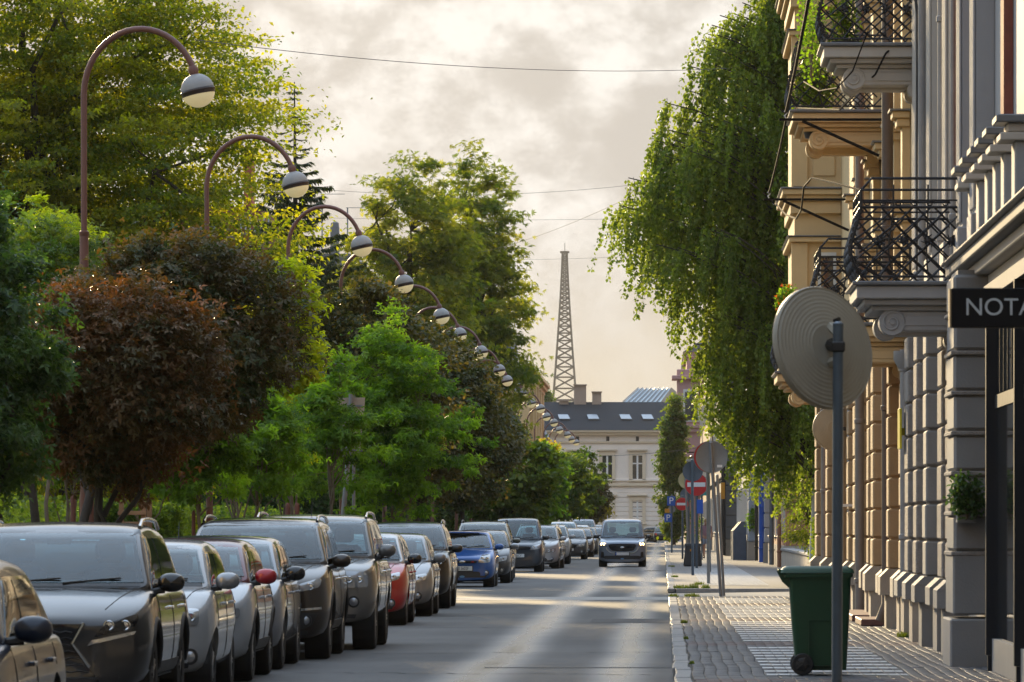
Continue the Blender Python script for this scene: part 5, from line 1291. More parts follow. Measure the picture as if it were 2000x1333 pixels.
# notary sign, black box on the facade
Y = 38.0; q0, q1 = P(1858, 640, Y), P(1858, 563, Y)
ns = thing('notary_sign', 'black projecting box sign reading NOTAR at the right edge', 'sign', (XA, Y, q0.z))
MB().box(q0.x, XA + .1, Y, Y + .16, q0.z, q1.z, .006).build('box', mat('sign_black', (.006, .006, .008), .6, 0, .1, spec=.2), ns)
MB().box(q0.x - .012, q0.x - .001, Y + .003, Y + .157, q0.z + .003, q1.z - .003).build('edge_trim', mat('sign_edge', (.40, .30, .18), .4, .3, .1), ns)
text_mesh('lettering', 'NOTAR', .165, mat('sign_letter', (.52, .56, .60), .4, 0, .05), ns, (P(1884, 0, Y).x, Y - .003, (q0.z + q1.z) / 2), align='LEFT', ext=.003)
nh = house('near_house', 'pale grey house carrying the notary sign at the right edge', XA + .16, -30, 45.98, 14, M_grey)
lh0 = house('unseen_left_house', 'unseen cream house added on the left behind the camera', -24, -35, 40, 15, M_cream, deep=10)  # added out of view to block sky and darken the car fronts
eh0 = house('unseen_rear_house', 'unseen grey house added to close the street behind the camera', -14, -75, -50, 17, M_dgrey, deep=34)  # never in view, put in to hide bright sky from car front reflections

# litter bin and person further on
Y = 202; lb = thing('litter_bin', 'squat dark litter bin beside the walking person', 'bin', (P(1353, 0, Y).x, Y, ZP)); cx_ = P(1353, 0, Y).x
def fr(z, w, d): return [(cx_ - w, Y - d, z), (cx_ + w, Y - d, z), (cx_ + w, Y + d, z), (cx_ - w, Y + d, z)]
v = fr(ZP, .31, .28) + fr(ZP + .06, .335, .3) + fr(ZP + .70, .27, .25); MB().add(v, [(0, 3, 2, 1), (8, 9, 10, 11)] + [(i * 4 + k, i * 4 + (k + 1) % 4, (i + 1) * 4 + (k + 1) % 4, (i + 1) * 4 + k) for i in range(2) for k in range(4)]).build('body', mat('bin_dark', (.03, .03, .032), .55, 0, .15), lb)
MB().box(cx_ - .29, cx_ + .29, Y - .27, Y + .27, ZP + .703, ZP + .82, .02).build('hood', mat('bin_hood', (.02, .035, .05), .5, 0, .1), lb); MB().box(cx_ - .10, cx_ - .01, Y - .29, Y - .275, ZP + .54, ZP + .62).build('badge', M_orange, lb)

def person():
    Y = 246; p = P(1379, 0, Y); H = 1.72; root = thing('person', 'person in mauve top and pale blue shorts walking away on the pavement', 'person', (p.x, Y, ZP))
    def skin(name, verts, edges, radii, m, parent, lv=2):
        me = bpy.data.meshes.new(name); me.from_pydata(verts, edges, []); o = bpy.data.objects.new(name, me); COL.objects.link(o)
        sm = o.modifiers.new('s', 'SKIN'); ss = o.modifiers.new('u', 'SUBSURF'); ss.levels = lv; ss.render_levels = lv; sm.use_smooth_shade = True
        for i, r in enumerate(radii): me.skin_vertices[0].data[i].radius = r if isinstance(r, tuple) else (r, r)
        me.skin_vertices[0].data[0].use_root = True
        dg = bpy.context.evaluated_depsgraph_get(); nm = bpy.data.meshes.new_from_object(o.evaluated_get(dg)); bpy.data.objects.remove(o)
        off = Vector((p.x, Y, ZP)) - wloc(parent); nm.transform(Matrix.Translation(off)); return link(name, nm, parent, m)
    V = [(0, 0, .94), (0, 0, 1.12), (0, .01, 1.34), (0, .0, 1.46), (0, -.01, 1.56), (0, -.015, 1.66),
         (-.19, 0, 1.40), (-.25, .02, 1.13), (-.23, -.10, .92), (-.22, -.14, .84), (.19, 0, 1.40), (.25, -.02, 1.13), (.24, -.06, .90), (.23, -.08, .82),
         (-.09, 0, .88), (-.095, .06, .50), (-.09, .16, .10), (-.09, .06, .04), (.09, 0, .88), (.085, -.08, .50), (.085, -.06, .08), (.085, .06, .035)]
    Ed = [(0, 1), (1, 2), (2, 3), (3, 4), (4, 5), (2, 6), (6, 7), (7, 8), (8, 9), (2, 10), (10, 11), (11, 12), (12, 13), (0, 14), (14, 15), (15, 16), (16, 17), (0, 18), (18, 19), (19, 20), (20, 21)]
    Ra = [(.15, .11), (.13, .10), (.16, .11), .055, .085, .08, .065, .045, .035, .03, .065, .045, .035, .03, .095, .062, .042, .045, .095, .062, .042, .045]
    body = skin('body', V, Ed, Ra, mat('skin', (.42, .23, .16), .6, 0, .05), root)
    skin('shirt', [V[0], V[1], V[2], (0, 0, 1.44), V[6], (-.22, .01, 1.27), V[10], (.22, -.01, 1.27)], [(0, 1), (1, 2), (2, 3), (2, 4), (4, 5), (2, 6), (6, 7)], [(.175, .135), (.155, .125), (.185, .135), .07, .085, .075, .085, .075], mat('mauve_cloth', (.30, .17, .21), .85, 0, .1), body)
    skin('shorts', [(0, 0, .98), V[14], (-.095, .03, .62), V[18], (.09, -.04, .62)], [(0, 1), (1, 2), (0, 3), (3, 4)], [(.165, .13), .12, .10, .12, .10], mat('pale_blue_cloth', (.32, .38, .52), .85, 0, .1), body)
    MB().lathe([(.0001, .115), (.06, .10), (.09, .05), (.096, 0), (.085, -.05), (.05, -.09)], (p.x, Y + .005, ZP + 1.655), n=16).build('hair', mat('fair_hair', (.30, .20, .09), .7, 0, .2, 20), body, 60)
    for x, y in ((-.09, .13), (.085, -.02)): MB().box(p.x + x - .045, p.x + x + .045, Y + y - .12, Y + y + .13, ZP + (.05 if y > 0 else .003), ZP + (.12 if y > 0 else .07), .02).build('shoe', M_black, body)
person()
# overhead wires
M_wire = mat('thin_wire', (.08, .075, .07), .6, .2, .1)
for lb_, a, b, sag, r in [('long span wire across the sky from the layered tree to the birch', P(380, 78, 100), P(1420, 134, 135), .25, .007), ('faint wire across the sky above the chestnut tops', P(540, 362, 250), P(1480, 325, 250), .8, .008), ('wire rising from the chestnuts to the birch', P(900, 500, 250), P(1330, 335, 150), .35, .007), ('level wire behind the chestnut tops', P(600, 425, 300), P(1500, 420, 300), .2, .008), ('low faint wire passing the tower top', P(700, 500, 340), P(1500, 480, 340), .5, .008), ('thin wire across the front of the end building', P(1130, 892, 420), P(1400, 870, 420), .2, .016)]:
    wire('overhead_wire', lb_, sagline(a, b, sag, 20), r, 'wire', M_wire)
# ------------------------------------------------------------------ cars
M_cglass = mat('car_glass', (0.012, 0.030, 0.036), 0.03, 0, 0.0, ior=1.5, spec=.5)
M_chead = mat('headlight_lens', (0.36, 0.37, 0.38), 0.10, .55, 0.0, coat=1.0)
M_chdark = mat('headlight_dark', (0.012, 0.012, 0.014), 0.10, 0, 0.0, coat=.4)
M_chrome = mat('chrome', (0.62, 0.62, 0.62), 0.12, 1.0, 0.0)
M_ctrim = mat('car_black_trim', (0.014, 0.014, 0.015), 0.5, 0, 0.1)
M_gloss = mat('gloss_black', (0.008, 0.008, 0.009), 0.12, 0, 0.0, coat=.6)
M_plate = mat('plate_white', (0.70, 0.70, 0.68), 0.45, 0, 0.03)
M_alloy = mat('alloy_rim', (0.36, 0.355, 0.35), 0.35, .8, 0.08, 9)
M_alloyd = mat('dark_alloy_rim', (0.06, 0.06, 0.062), 0.35, .6, 0.08, 9)
M_lit = mat('lit_headlamp', (.9, .8, .6), .2, 0, 0, emit=(1.0, .58, .22), estr=16.0)
M_amber = mat('amber_lens', (.55, .16, .01), .2, 0, 0, coat=.8)
M_tail = mat('tail_lens', (.35, .01, .01), .2, 0, 0, coat=.8)
M_seat = mat('seat_cloth', (.02, .02, .022), .9, 0, .1)
def see_glass():
    m = bpy.data.materials.new('windscreen_glass'); m.use_nodes = True; nd, lk = m.node_tree.nodes, m.node_tree.links
    out = nd['Material Output']; nd.remove(nd['Principled BSDF'])
    tr = nd.new('ShaderNodeBsdfTransparent'); tr.inputs[0].default_value = (.50, .68, .70, 1)
    gl = nd.new('ShaderNodeBsdfGlossy'); gl.inputs['Roughness'].default_value = .02; gl.inputs[0].default_value = (.92, .97, 1, 1)
    fr = nd.new('ShaderNodeFresnel'); fr.inputs[0].default_value = 1.62
    ad = nd.new('ShaderNodeMath'); ad.operation = 'ADD'; lk.new(fr.outputs[0], ad.inputs[0]); ad.inputs[1].default_value = .04
    mx = nd.new('ShaderNodeMixShader'); lk.new(ad.outputs[0], mx.inputs[0]); lk.new(tr.outputs[0], mx.inputs[1]); lk.new(gl.outputs[0], mx.inputs[2]); lk.new(mx.outputs[0], out.inputs['Surface'])
    return m
M_sglass = see_glass()
def paint(name, col, metal=.45, rough=.34): return mat('paint_' + name, col, rough, metal, .03, 1.5, coat=1.0)

def lerp(a, b, t): return a + (b - a) * t
def curve(pts, x):
    xs = [p[0] for p in pts]; ys = [p[1] for p in pts]
    # monotone-ish smooth interpolation
    i = int(np.clip(np.searchsorted(xs, x) - 1, 0, len(xs) - 2)); t = (x - xs[i]) / (xs[i + 1] - xs[i]); t = min(1, max(0, t))
    def slope(k):
        if k == 0 or k == len(xs) - 1: return 0 if k else (ys[1] - ys[0]) / (xs[1] - xs[0])
        return (ys[k + 1] - ys[k - 1]) / (xs[k + 1] - xs[k - 1])
    h = xs[i + 1] - xs[i]; m0, m1 = slope(i) * h, slope(i + 1) * h
    return (2 * t ** 3 - 3 * t * t + 1) * ys[i] + (t ** 3 - 2 * t * t + t) * m0 + (-2 * t ** 3 + 3 * t * t) * ys[i + 1] + (t ** 3 - t * t) * m1

def apply_mods(o):
    dg = bpy.context.evaluated_depsgraph_get(); me = bpy.data.meshes.new_from_object(o.evaluated_get(dg)); return me

def wheel_meshes(r, w, style, rim_m):
    t = MB().lathe([(r * .64, -w / 2 + .015), (r * .80, -w / 2), (r * .95, -w / 2 + .012), (r, -w / 2 + .045), (r, -w * .17), (r * .982, -w * .165), (r * .982, -w * .135), (r, -w * .13), (r, w * .13), (r * .982, w * .135), (r * .982, w * .165), (r, w * .17), (r, w / 2 - .045), (r * .95, w / 2 - .012), (r * .80, w / 2), (r * .64, w / 2 - .015)], (0, 0, 0), (1, 0, 0), 32, False)
    to = t.build('wheel', M_rubber, None, 40)
    m = MB().lathe([(r * .67, -w / 2 + .02), (r * .66, w / 2 - .02), (r * .60, w / 2 - .035), (r * .58, w / 2 - .09), (.0001, w / 2 - .10)], (0, 0, 0), (1, 0, 0), 28, False)
    n = style
    for k in range(n):
        a = 2 * math.pi * k / n
        for da in (-.10, .10):
            e = Vector((w / 2 - .03, math.cos(a + da) * r * .63, math.sin(a + da) * r * .63)); c = Vector((w / 2 - .035, math.cos(a + da * 2.2) * r * .12, math.sin(a + da * 2.2) * r * .12))
            m.tube([c, e], [.026, .020], 5)
    m.lathe([(r * .16, w / 2 - .05), (r * .15, w / 2 - .01), (.0001, w / 2 - .005)], (0, 0, 0), (1, 0, 0), 14, False)
    ro = m.build('rim', rim_m, None, 40)
    a, b = to.data, ro.data; bpy.data.objects.remove(to); bpy.data.objects.remove(ro); return a, b

def make_car(label, X, Y, sp, yaw=0.0, name='parked_car', group='cars parked along the left kerb', cat='car'):
    """sp: dimensions and styling; nose at local y=0 looking at -Y, built at the origin and then moved."""
    g = dict(L=4.1, W=1.75, H=1.48, wb=2.5, fo=.82, r=.31, tw=.205, zn=.70, zc=.98, yc=.95, ywt=1.75, yrt=3.35, yrb=3.95, belt=.93, zb=.21, pw=3.0, tumble=.20, crown=.045, rim=5, rimm=M_alloy, paintm=None, roofm=None, cladding=None, rails=False, mirm=None,
             head=[(.42, .56), (.86, .63), (.88, .76), (.50, .70)], headm=M_chead, grille=[(-.40, .56), (.40, .56), (.44, .66), (-.44, .66)], lower=[(-.55, .26), (.55, .26), (.50, .40), (-.50, .40)], fog=(.70, .36, .05), fogm=M_chead, plate=(.0, .46), ptxt=None, badge='ring', lit=False, antenna=True, handles=True, rear=False, bow=.10, nb=.06, mirz=None, extra=None, detail=1)
    g.update(sp); S = type('S', (), g)
    root = thing(name, label, cat, (0, 0, 0), group)
    hw = S.W / 2; L = S.L
    def plan(y):
        tf = min(1, (y + .045) / .66); tb = min(1, (L - y + .06) / .75)
        f = (1 - (1 - tf) ** S.pw) ** (1 / S.pw); b = (1 - (1 - tb) ** 3.2) ** (1 / 3.2); return hw * min(f, b)
    top = [(0, S.zn - .09), (.03, S.zn - .04), (.10, S.zn), (.35, lerp(S.zn, S.zc, .45)), (.7 * S.yc, lerp(S.zn, S.zc, .82)), (S.yc + .15, S.zc), (S.yrb - .3, S.belt + .04), (S.yrb, S.belt + .02), (L - .10, S.belt - .02), (L - .03, S.belt - .08), (L, S.belt - .2)]
    def ztop(y): return curve(top, y)
    def zsh(y):
        if y < S.yc + .15: return ztop(y) - lerp(.07, .045, min(1, y / .8))
        return lerp(S.zc - .045, S.belt, min(1, (y - S.yc - .15) / .9)) if y < L - .4 else min(S.belt, ztop(y) - .03)
    def zbot(y): return S.zb - .02 * max(0, 1 - y / .5) + .10 * max(0, 1 - (L - y) / .5)
    ys = [0, .025, .07, .14, .24, .38, .55, .72, .9, 1.1, 1.35, 1.65] + list(np.linspace(2.0, L - .9, 6)) + [L - .65, L - .45, L - .3, L - .18, L - .09, L - .03, L]
    fr = [(0, 'b', 0), (.78, 'b', 0), (.95, 'b', .05), (1.0, 'm', .30), (1.008, 'm', .62), (.985, 'm', .86), (.955, 's', 0), (.90, 's', .018), (.70, 't', .022), (.36, 't', .004), (0, 't', 0)]
    V = []; nS = len(fr)
    for y in ys:
        w, zt, zs, zb_ = plan(y), ztop(y), zsh(y), zbot(y)
        row = []
        for fx, k, q in fr:
            if k == 'b': z = zb_ + q
            elif k == 'm': z = lerp(zb_ + .05, zs, q)
            elif k == 's': z = zs + q * 1.2 if q else zs
            else: z = zt - q
            yy = y + (S.nb * (fx ** 2) * max(0, 1 - y / .9) if True else 0)
            row.append((fx * w, yy, z))
        V.append(row)
    mb = MB(); ring = []
    for row in V:
        right = row; left = [(-x, y, z) for x, y, z in row[1:-1]]
        ring.append(right + left[::-1])
    m = len(ring[0])
    for r_ in ring: mb.v += r_
    for i in range(len(ring) - 1):
        for k in range(m): mb.f.append((i * m + k, i * m + (k + 1) % m, (i + 1) * m + (k + 1) % m, (i + 1) * m + k))
    mb.f.append(tuple(range(m))[::-1]); mb.f.append(tuple((len(ring) - 1) * m + k for k in range(m)))
    low = mb.build('body', S.paintm, None, 180)
    ss = low.modifiers.new('s', 'SUBSURF'); ss.levels = 1; ss.render_levels = 1
    cut = []
    for ya in (S.fo, S.fo + S.wb):
        c = MB().lathe([(S.r + .055, -hw - .3), (S.r + .055, -hw + .30)], (0, ya, S.r + .01), (1, 0, 0), 30).build('cut'); cut.append(c)
        c = MB().lathe([(S.r + .055, hw - .30), (S.r + .055, hw + .3)], (0, ya, S.r + .01), (1, 0, 0), 30).build('cut'); cut.append(c)
    for c in cut:
        bo = low.modifiers.new('b', 'BOOLEAN'); bo.operation = 'DIFFERENCE'; bo.solver = 'EXACT'; bo.object = c
    me_low = apply_mods(low); bpy.data.objects.remove(low)
    for c in cut: bpy.data.objects.remove(c)
    me_low.shade_smooth(); me_low.set_sharp_from_angle(angle=R(38))
    body = link('body', me_low, root, S.paintm)
    # greenhouse
    prof = [(S.yc, S.zc - .03), (S.ywt, S.H - .035), (lerp(S.ywt, S.yrt, .5), S.H), (S.yrt, S.H - .04), (S.yrb, S.belt - .02)]
    def rooft(y):
        if y <= S.ywt:
            t = (y - S.yc) / (S.ywt - S.yc); return lerp(S.zc - .03, S.H - .035, t + .10 * math.sin(math.pi * t))
        if y >= S.yrt:
            t = (y - S.yrt) / (S.yrb - S.yrt); return lerp(S.H - .04, S.belt - .02, t - .12 * math.sin(math.pi * t))
        t = (y - S.ywt) / (S.yrt - S.ywt); return S.H - .035 * (1 - t) - .04 * t + .038 * math.sin(math.pi * t)
    ysg = list(np.linspace(S.yc, S.ywt, 8)) + list(np.linspace(S.ywt, S.yrt, 7))[1:] + list(np.linspace(S.yrt, S.yrb, 6))[1:]
    cm = MB(); rings = []
    for y in ysg:
        zt = rooft(y); hb = plan(y) * .915; zb_ = min(zsh(y), zt) - .04; h = zt - zb_
        hb2 = hb - .0; ht = hb - S.tumble * max(0, h) ** 1.1 - .02
        bow = S.bow * max(0, 1 - (y - S.yc) / (S.ywt - S.yc + .4)) if y < S.ywt + .4 else 0
        sec = [(hb2, zb_), (lerp(hb2, ht, .33) + .012, zb_ + h * .33), (lerp(hb2, ht, .66) + .012, zb_ + h * .66), (ht + .004, zb_ + h * .86), (ht - .035, zt - S.crown * .75), (ht * .72, zt - S.crown * .28), (ht * .38, zt - .008), (0, zt)]
        right = [(x, y + bow * (x / hb) ** 2 * 1.3 - (bow * .0), z) for x, z in sec]
        left = [(-x, yy, z) for x, yy, z in right[:-1]]
        rings.append(right + left[::-1])
    m = len(rings[0])
    for r_ in rings: cm.v += r_
    for i in range(len(rings) - 1):
        for k in range(m): cm.f.append((i * m + k, i * m + (k + 1) % m, (i + 1) * m + (k + 1) % m, (i + 1) * m + k))
    cm.f.append(tuple(range(m))[::-1]); cm.f.append(tuple((len(rings) - 1) * m + k for k in range(m)))
    cab = cm.build('cabin', S.roofm or S.paintm, root, 180)
    ss = cab.modifiers.new('s', 'SUBSURF'); ss.levels = 2; me2 = apply_mods(cab); cab.modifiers.clear(); cab.data = me2; me2.shade_smooth(); me2.set_sharp_from_angle(angle=R(42))
    bvb = BVHTree.FromPolygons([v.co[:] for v in me_low.vertices], [p.vertices[:] for p in me_low.polygons])
    bvc = BVHTree.FromPolygons([v.co[:] for v in me2.vertices], [p.vertices[:] for p in me2.polygons])
    def patch(nm, q, d, bv, off, m_, n=(8, 5), parent=None, inset=.012, rnd=0.0, rim=0):
        """q: four corners in the plane facing ray direction d ('y' front, 'b' back, 'r','l' sides); draped on the surface."""
        q = [Vector((a, b)) for a, b in q]; V_ = []; ok = True
        dirs = {'y': Vector((0, 1, 0)), 'b': Vector((0, -1, 0)), 'r': Vector((-1, 0, 0)), 'l': Vector((1, 0, 0))}[d]
        for j in range(n[1] + 1):
            for i in range(n[0] + 1):
                u, v = i / n[0], j / n[1]
                if rnd:       # pull corners in for a rounded outline
                    cu, cv = 2 * u - 1, 2 * v - 1; k = 1 - rnd * (abs(cu * cv)) ** 3; u, v = (cu * k + 1) / 2, (cv * k + 1) / 2
                p2 = (q[0] * (1 - u) + q[1] * u) * (1 - v) + (q[3] * (1 - u) + q[2] * u) * v
                o = {'y': Vector((p2.x, -3, p2.y)), 'b': Vector((p2.x, L + 3, p2.y)), 'r': Vector((3, p2.x, p2.y)), 'l': Vector((-3, p2.x, p2.y))}[d]
                h = bv.ray_cast(o, dirs)
                V_.append(h[0])
        known = [p for p in V_ if p is not None]
        if len(known) < len(V_) * .5: return None
        kk = {'y': 1, 'b': 1, 'r': 0, 'l': 0}[d]
        for idx, p in enumerate(V_):
            if p is None:
                j, i = divmod(idx, n[0] + 1); u, v = i / n[0], j / n[1]; p2 = (q[0] * (1 - u) + q[1] * u) * (1 - v) + (q[3] * (1 - u) + q[2] * u) * v
                best = min(known, key=lambda k_: ((k_.x if kk else k_.y) - p2.x) ** 2 + (k_.z - p2.y) ** 2); p = Vector(best)
                if kk: p.x, p.z = p2.x, p2.y
                else: p.y, p.z = p2.x, p2.y
                V_[idx] = p
        front = [p - dirs * off for p in V_]; back = [p + dirs * .01 for p in V_]
        nn = n[0] + 1; F_ = []
        for j in range(n[1]):
            for i in range(n[0]):
                if rim and rim <= i < n[0] - rim and 1 <= j < n[1] - 1: continue
                F_.append((j * nn + i, j * nn + i + 1, (j + 1) * nn + i + 1, (j + 1) * nn + i))
        N_ = len(front); edge = [i for i in range(nn)] + [j * nn + n[0] for j in range(1, n[1] + 1)] + [n[1] * nn + i for i in range(n[0] - 1, -1, -1)] + [j * nn for j in range(n[1] - 1, 0, -1)]
        for a, b in zip(edge, edge[1:] + edge[:1]): F_.append((a, b, N_ + b, N_ + a))
        return MB().add(front + back, F_).build(nm, m_, parent or root, 40)
    def inq(x, z, q):
        t = (z - q[0][1]) / max(1e-6, q[2][1] - q[0][1]); return 0 <= t <= 1 and abs(x) <= lerp(q[1][0], q[2][0], t)
    def open_cabin():
        # open the shell behind the windscreen and rear window, furnish the inside
        qf = [(0, zb0 + .045), (ex_b - .07, 0), (ex_t - .05, zt0 - .03)]; qr = [(0, S.belt + .13), (hb_c * .74, 0), (ht_c * .80, S.H - .17)]
        bm = bmesh.new(); bm.from_mesh(me2); kill = []
        for f in bm.faces:
            c = f.calc_center_median()
            if c.y < S.ywt + .12 and inq(c.x, c.z, qf): kill.append(f)
            elif c.y > S.yrt - .1 and inq(c.x, c.z, qr): kill.append(f)
            elif c.z < S.zc + .02 and f.normal.z < -.3: kill.append(f)
        bmesh.ops.delete(bm, geom=kill, context='FACES'); bm.to_mesh(me2); bm.free()
        MB().box(-hb_c * .93, hb_c * .93, S.yc + .42, S.yc + .72, S.zc - .10, S.zc + .035, .03).build('dashboard', M_ctrim, root)
        ya = S.yc + 1.25; ht_ = min(S.H - .30, S.belt + .30)
        for sx in (-.21, .21):
            st = MB().box(sx * S.W - .23, sx * S.W + .23, ya, ya + .16, S.belt - .2, ht_ - .08, .05).build('seat', M_seat, root)
            MB().box(sx * S.W - .13, sx * S.W + .13, ya + .04, ya + .14, ht_ - .05, ht_ + .15, .04).build('head_restraint', M_seat, st)
        rb = MB().box(-hb_c * .8, hb_c * .8, S.yrt - .45, S.yrt - .3, S.belt - .2, S.belt + .10, .04).build('rear_seat', M_seat, root)
        MB().lathe([(.17, -.012), (.185, 0), (.17, .012)], (.21 * S.W, S.yc + .86, S.zc - .01), (0, -.9, .45), 20, False).build('steering_wheel', M_ctrim, root)
        MB().box(-.11, .11, S.ywt + .02, S.ywt + .05, S.H - .20, S.H - .14, .012).build('inner_mirror', M_ctrim, root)
    # windscreen with black border
    hb_c = plan(S.yc + .1) * .915; h = S.H - S.zc; ht_c = plan(S.ywt) * .915 - S.tumble * (h + .04) ** 1.1 - .02
    zb0, zt0 = S.zc + .0, S.H - .085
    ex_b, ex_t = hb_c * .985, ht_c - .025
    trm = patch('windscreen_trim', [(-ex_b, zb0), (ex_b, zb0), (ex_t, zt0 + .015), (-ex_t, zt0 + .015)], 'y', bvc, .004, M_gloss, (20, 9), rim=1)
    ws = patch('windscreen', [(-ex_b + .055, zb0 + .035), (ex_b - .055, zb0 + .035), (ex_t - .035, zt0 - .02), (-ex_t + .035, zt0 - .02)], 'y', bvc, .008, M_sglass, (16, 8))
    if S.detail:
        for sx in (-.42, .12):
            p0 = bvc.ray_cast(Vector((sx * hw, -3, zb0 + .03)), Vector((0, 1, 0)))[0]; p1 = bvc.ray_cast(Vector(((sx + .52) * hw, -3, zb0 + .06)), Vector((0, 1, 0)))[0]
            if p0 and p1: MB().tube([p0 + Vector((0, -.015, 0)), p1 + Vector((0, -.018, .012))], .008, 5).build('wiper', M_ctrim, root)
    # side windows
    yB = S.yc + .05 + (S.yrt - S.yc) * .52; zt1 = S.H - .15; zb1 = S.belt + .035
    yw = lambda z: S.yc + (z - S.zc) / (S.H - S.zc) * (S.ywt - S.yc)
    for sd_ in ('r', 'l'):
        patch('window_trim', [(yw(zb1) + .20, zb1 - .025), (S.yrt + .12, zb1 - .01), (S.yrt - .05, zt1 + .02), (yw(zt1) + .20, zt1 + .02)], sd_, bvc, .003, M_gloss, (14, 5))
        patch('side_window', [(yw(zb1) + .30, zb1), (yB - .04, zb1), (yB - .05, zt1), (yw(zt1) + .26, zt1)], sd_, bvc, .007, M_cglass, (8, 5))
        patch('side_window', [(yB + .04, zb1), (S.yrt - .02, zb1 + .01), (S.yrt - .18, zt1), (yB + .03, zt1)], sd_, bvc, .007, M_cglass, (8, 5))
    patch('rear_window', [(-hb_c * .75, S.belt + .12), (hb_c * .75, S.belt + .12), (ht_c * .82, S.H - .16), (-ht_c * .82, S.H - .16)], 'b', bvc, .008, M_sglass, (10, 5))
    open_cabin()
    for sx in (-1, 1):
        q = [(.60, S.belt - .28), (.86, S.belt - .24), (.84, S.belt - .06), (.66, S.belt - .06)]; q = [(a * hw * sx, b) for a, b in q]
        patch('tail_light', q, 'b', bvb, .012, M_tail, (5, 4))
    # front
    def fx(q): return [(a * hw, b) for a, b in q]
    if S.grille: gr = patch('grille', fx(S.grille), 'y', bvb, .010, M_gloss if S.detail else M_ctrim, (12, 5), rnd=.12)
    if S.grille and S.detail:
        a, b_, c, d = fx(S.grille)
        for k in range(1, 5):
            t = k / 5; p, q_ = lerp(a[0], d[0], t) * .93, lerp(a[1], d[1], t); n_ = 9; pts = []
            for j in range(n_):
                x = lerp(p, -p, j / (n_ - 1)); hit = bvb.ray_cast(Vector((x, -3, q_)), Vector((0, 1, 0)))[0]
                if hit: pts.append(hit + Vector((0, -.016, 0)))
            if len(pts) > 2 and gr: MB().tube(pts, .007, 4).build('grille_bar', M_ctrim, gr)
    if S.lower: patch('air_intake', fx(S.lower), 'y', bvb, .010, M_ctrim, (12, 4), rnd=.1)
    for sx in (-1, 1):
        q = [(a * sx, b) for a, b in fx(S.head)]
        hl_ = patch('headlight', q, 'y', bvb, .012, S.headm, (8, 5), rnd=.10)
        if hl_ and S.detail:
            c = [(sum(a for a, _ in q) / 4 + dx * (q[1][0] - q[0][0]), sum(b for _, b in q) / 4) for dx in (-.2, .16)]
            for (cx, cz) in c:
                hit = bvb.ray_cast(Vector((cx, -3, cz)), Vector((0, 1, 0)))[0]
                if hit: MB().lathe([(.044, 0), (.046, .006), (.036, .009), (.028, .003), (.0001, .005)], hit + Vector((0, -.008, 0)), (0, -1, 0), 14, False).build('reflector', M_lit if S.lit else M_chrome, hl_, 40)
        if S.fog:
            cx, cz, r_ = S.fog[0] * hw * sx, S.fog[1], S.fog[2]; hit = bvb.ray_cast(Vector((cx, -3, cz)), Vector((0, 1, 0)))[0]
            if hit:
                fo = MB().lathe([(r_ * 1.45, -.03), (r_ * 1.4, .008), (r_, .010), (r_ * .95, .0)], hit, (0, -1, 0), 18, False).build('fog_light', M_ctrim, root, 40)
                MB().lathe([(r_ * .97, .003), (r_ * .5, .014), (.0001, .016)], hit, (0, -1, 0), 18, False).build('fog_lens', S.fogm, fo, 40)
    if S.plate:
        hit = bvb.ray_cast(Vector((0, -3, S.plate[1])), Vector((0, 1, 0)))[0]
        if hit:
            y0 = hit.y - .03; pl_ = MB().box(-.26, .26, y0, y0 + .012, S.plate[1] - .057, S.plate[1] + .057, .004).build('licence_plate', M_plate, root)
            MB().box(-.285, .285, y0 + .0125, y0 + .05, S.plate[1] - .075, S.plate[1] + .07, .004).build('plate_holder', M_ctrim, pl_)
            MB().box(-.258, -.222, y0 - .002, y0 - .0005, S.plate[1] - .055, S.plate[1] + .055).build('plate_band', M_blue, pl_)
            if S.ptxt: text_mesh('plate_text', S.ptxt, .115, M_ctrim, pl_, (.02, y0 - .003, S.plate[1] - .002), ext=.001, squash=.72)
    zg = sum(b for _, b in S.grille) / 4 if S.grille else S.zn - .1
    hit = bvb.ray_cast(Vector((0, -3, zg)), Vector((0, 1, 0)))[0]
    if hit and S.badge and S.detail:
        if S.badge == 'oval':
            bd = MB().lathe([(.058, 0), (.062, .012), (.05, .016), (.0001, .016)], (0, 0, 0), (0, -1, 0), 20, False).build('badge', M_chrome, root, 40)
            bd.scale = (1.35, 1, .58); bd.location = hit + Vector((0, -.014, 0)); bi = MB().lathe([(.05, .017), (.0001, .019)], (0, 0, 0), (0, -1, 0), 20, False).build('badge_field', mat('badge_blue', (.10, .25, .45), .3, .3, 0), bd)
        else:
            bd = MB().lathe([(.045, 0), (.068, 0), (.070, .012), (.056, .014), (.052, .006)], hit + Vector((0, -.012, 0)), (0, -1, 0), 22, False).build('badge', M_chrome, root, 40)
            if S.badge == 'roundel':
                h = hit + Vector((0, -.022, 0)); mk = MB()
                for pts in ([(-.024, .046), (0, .006), (.024, .046)], [(-.046, .022), (-.022, -.040), (0, -.002), (.022, -.040), (.046, .022)]):
                    mk.tube([h + Vector((a, 0, b)) for a, b in pts], .007, 4)
                mk.build('badge_mark', M_chrome, bd)
    # mirrors
    zm = S.mirz or S.belt + .09
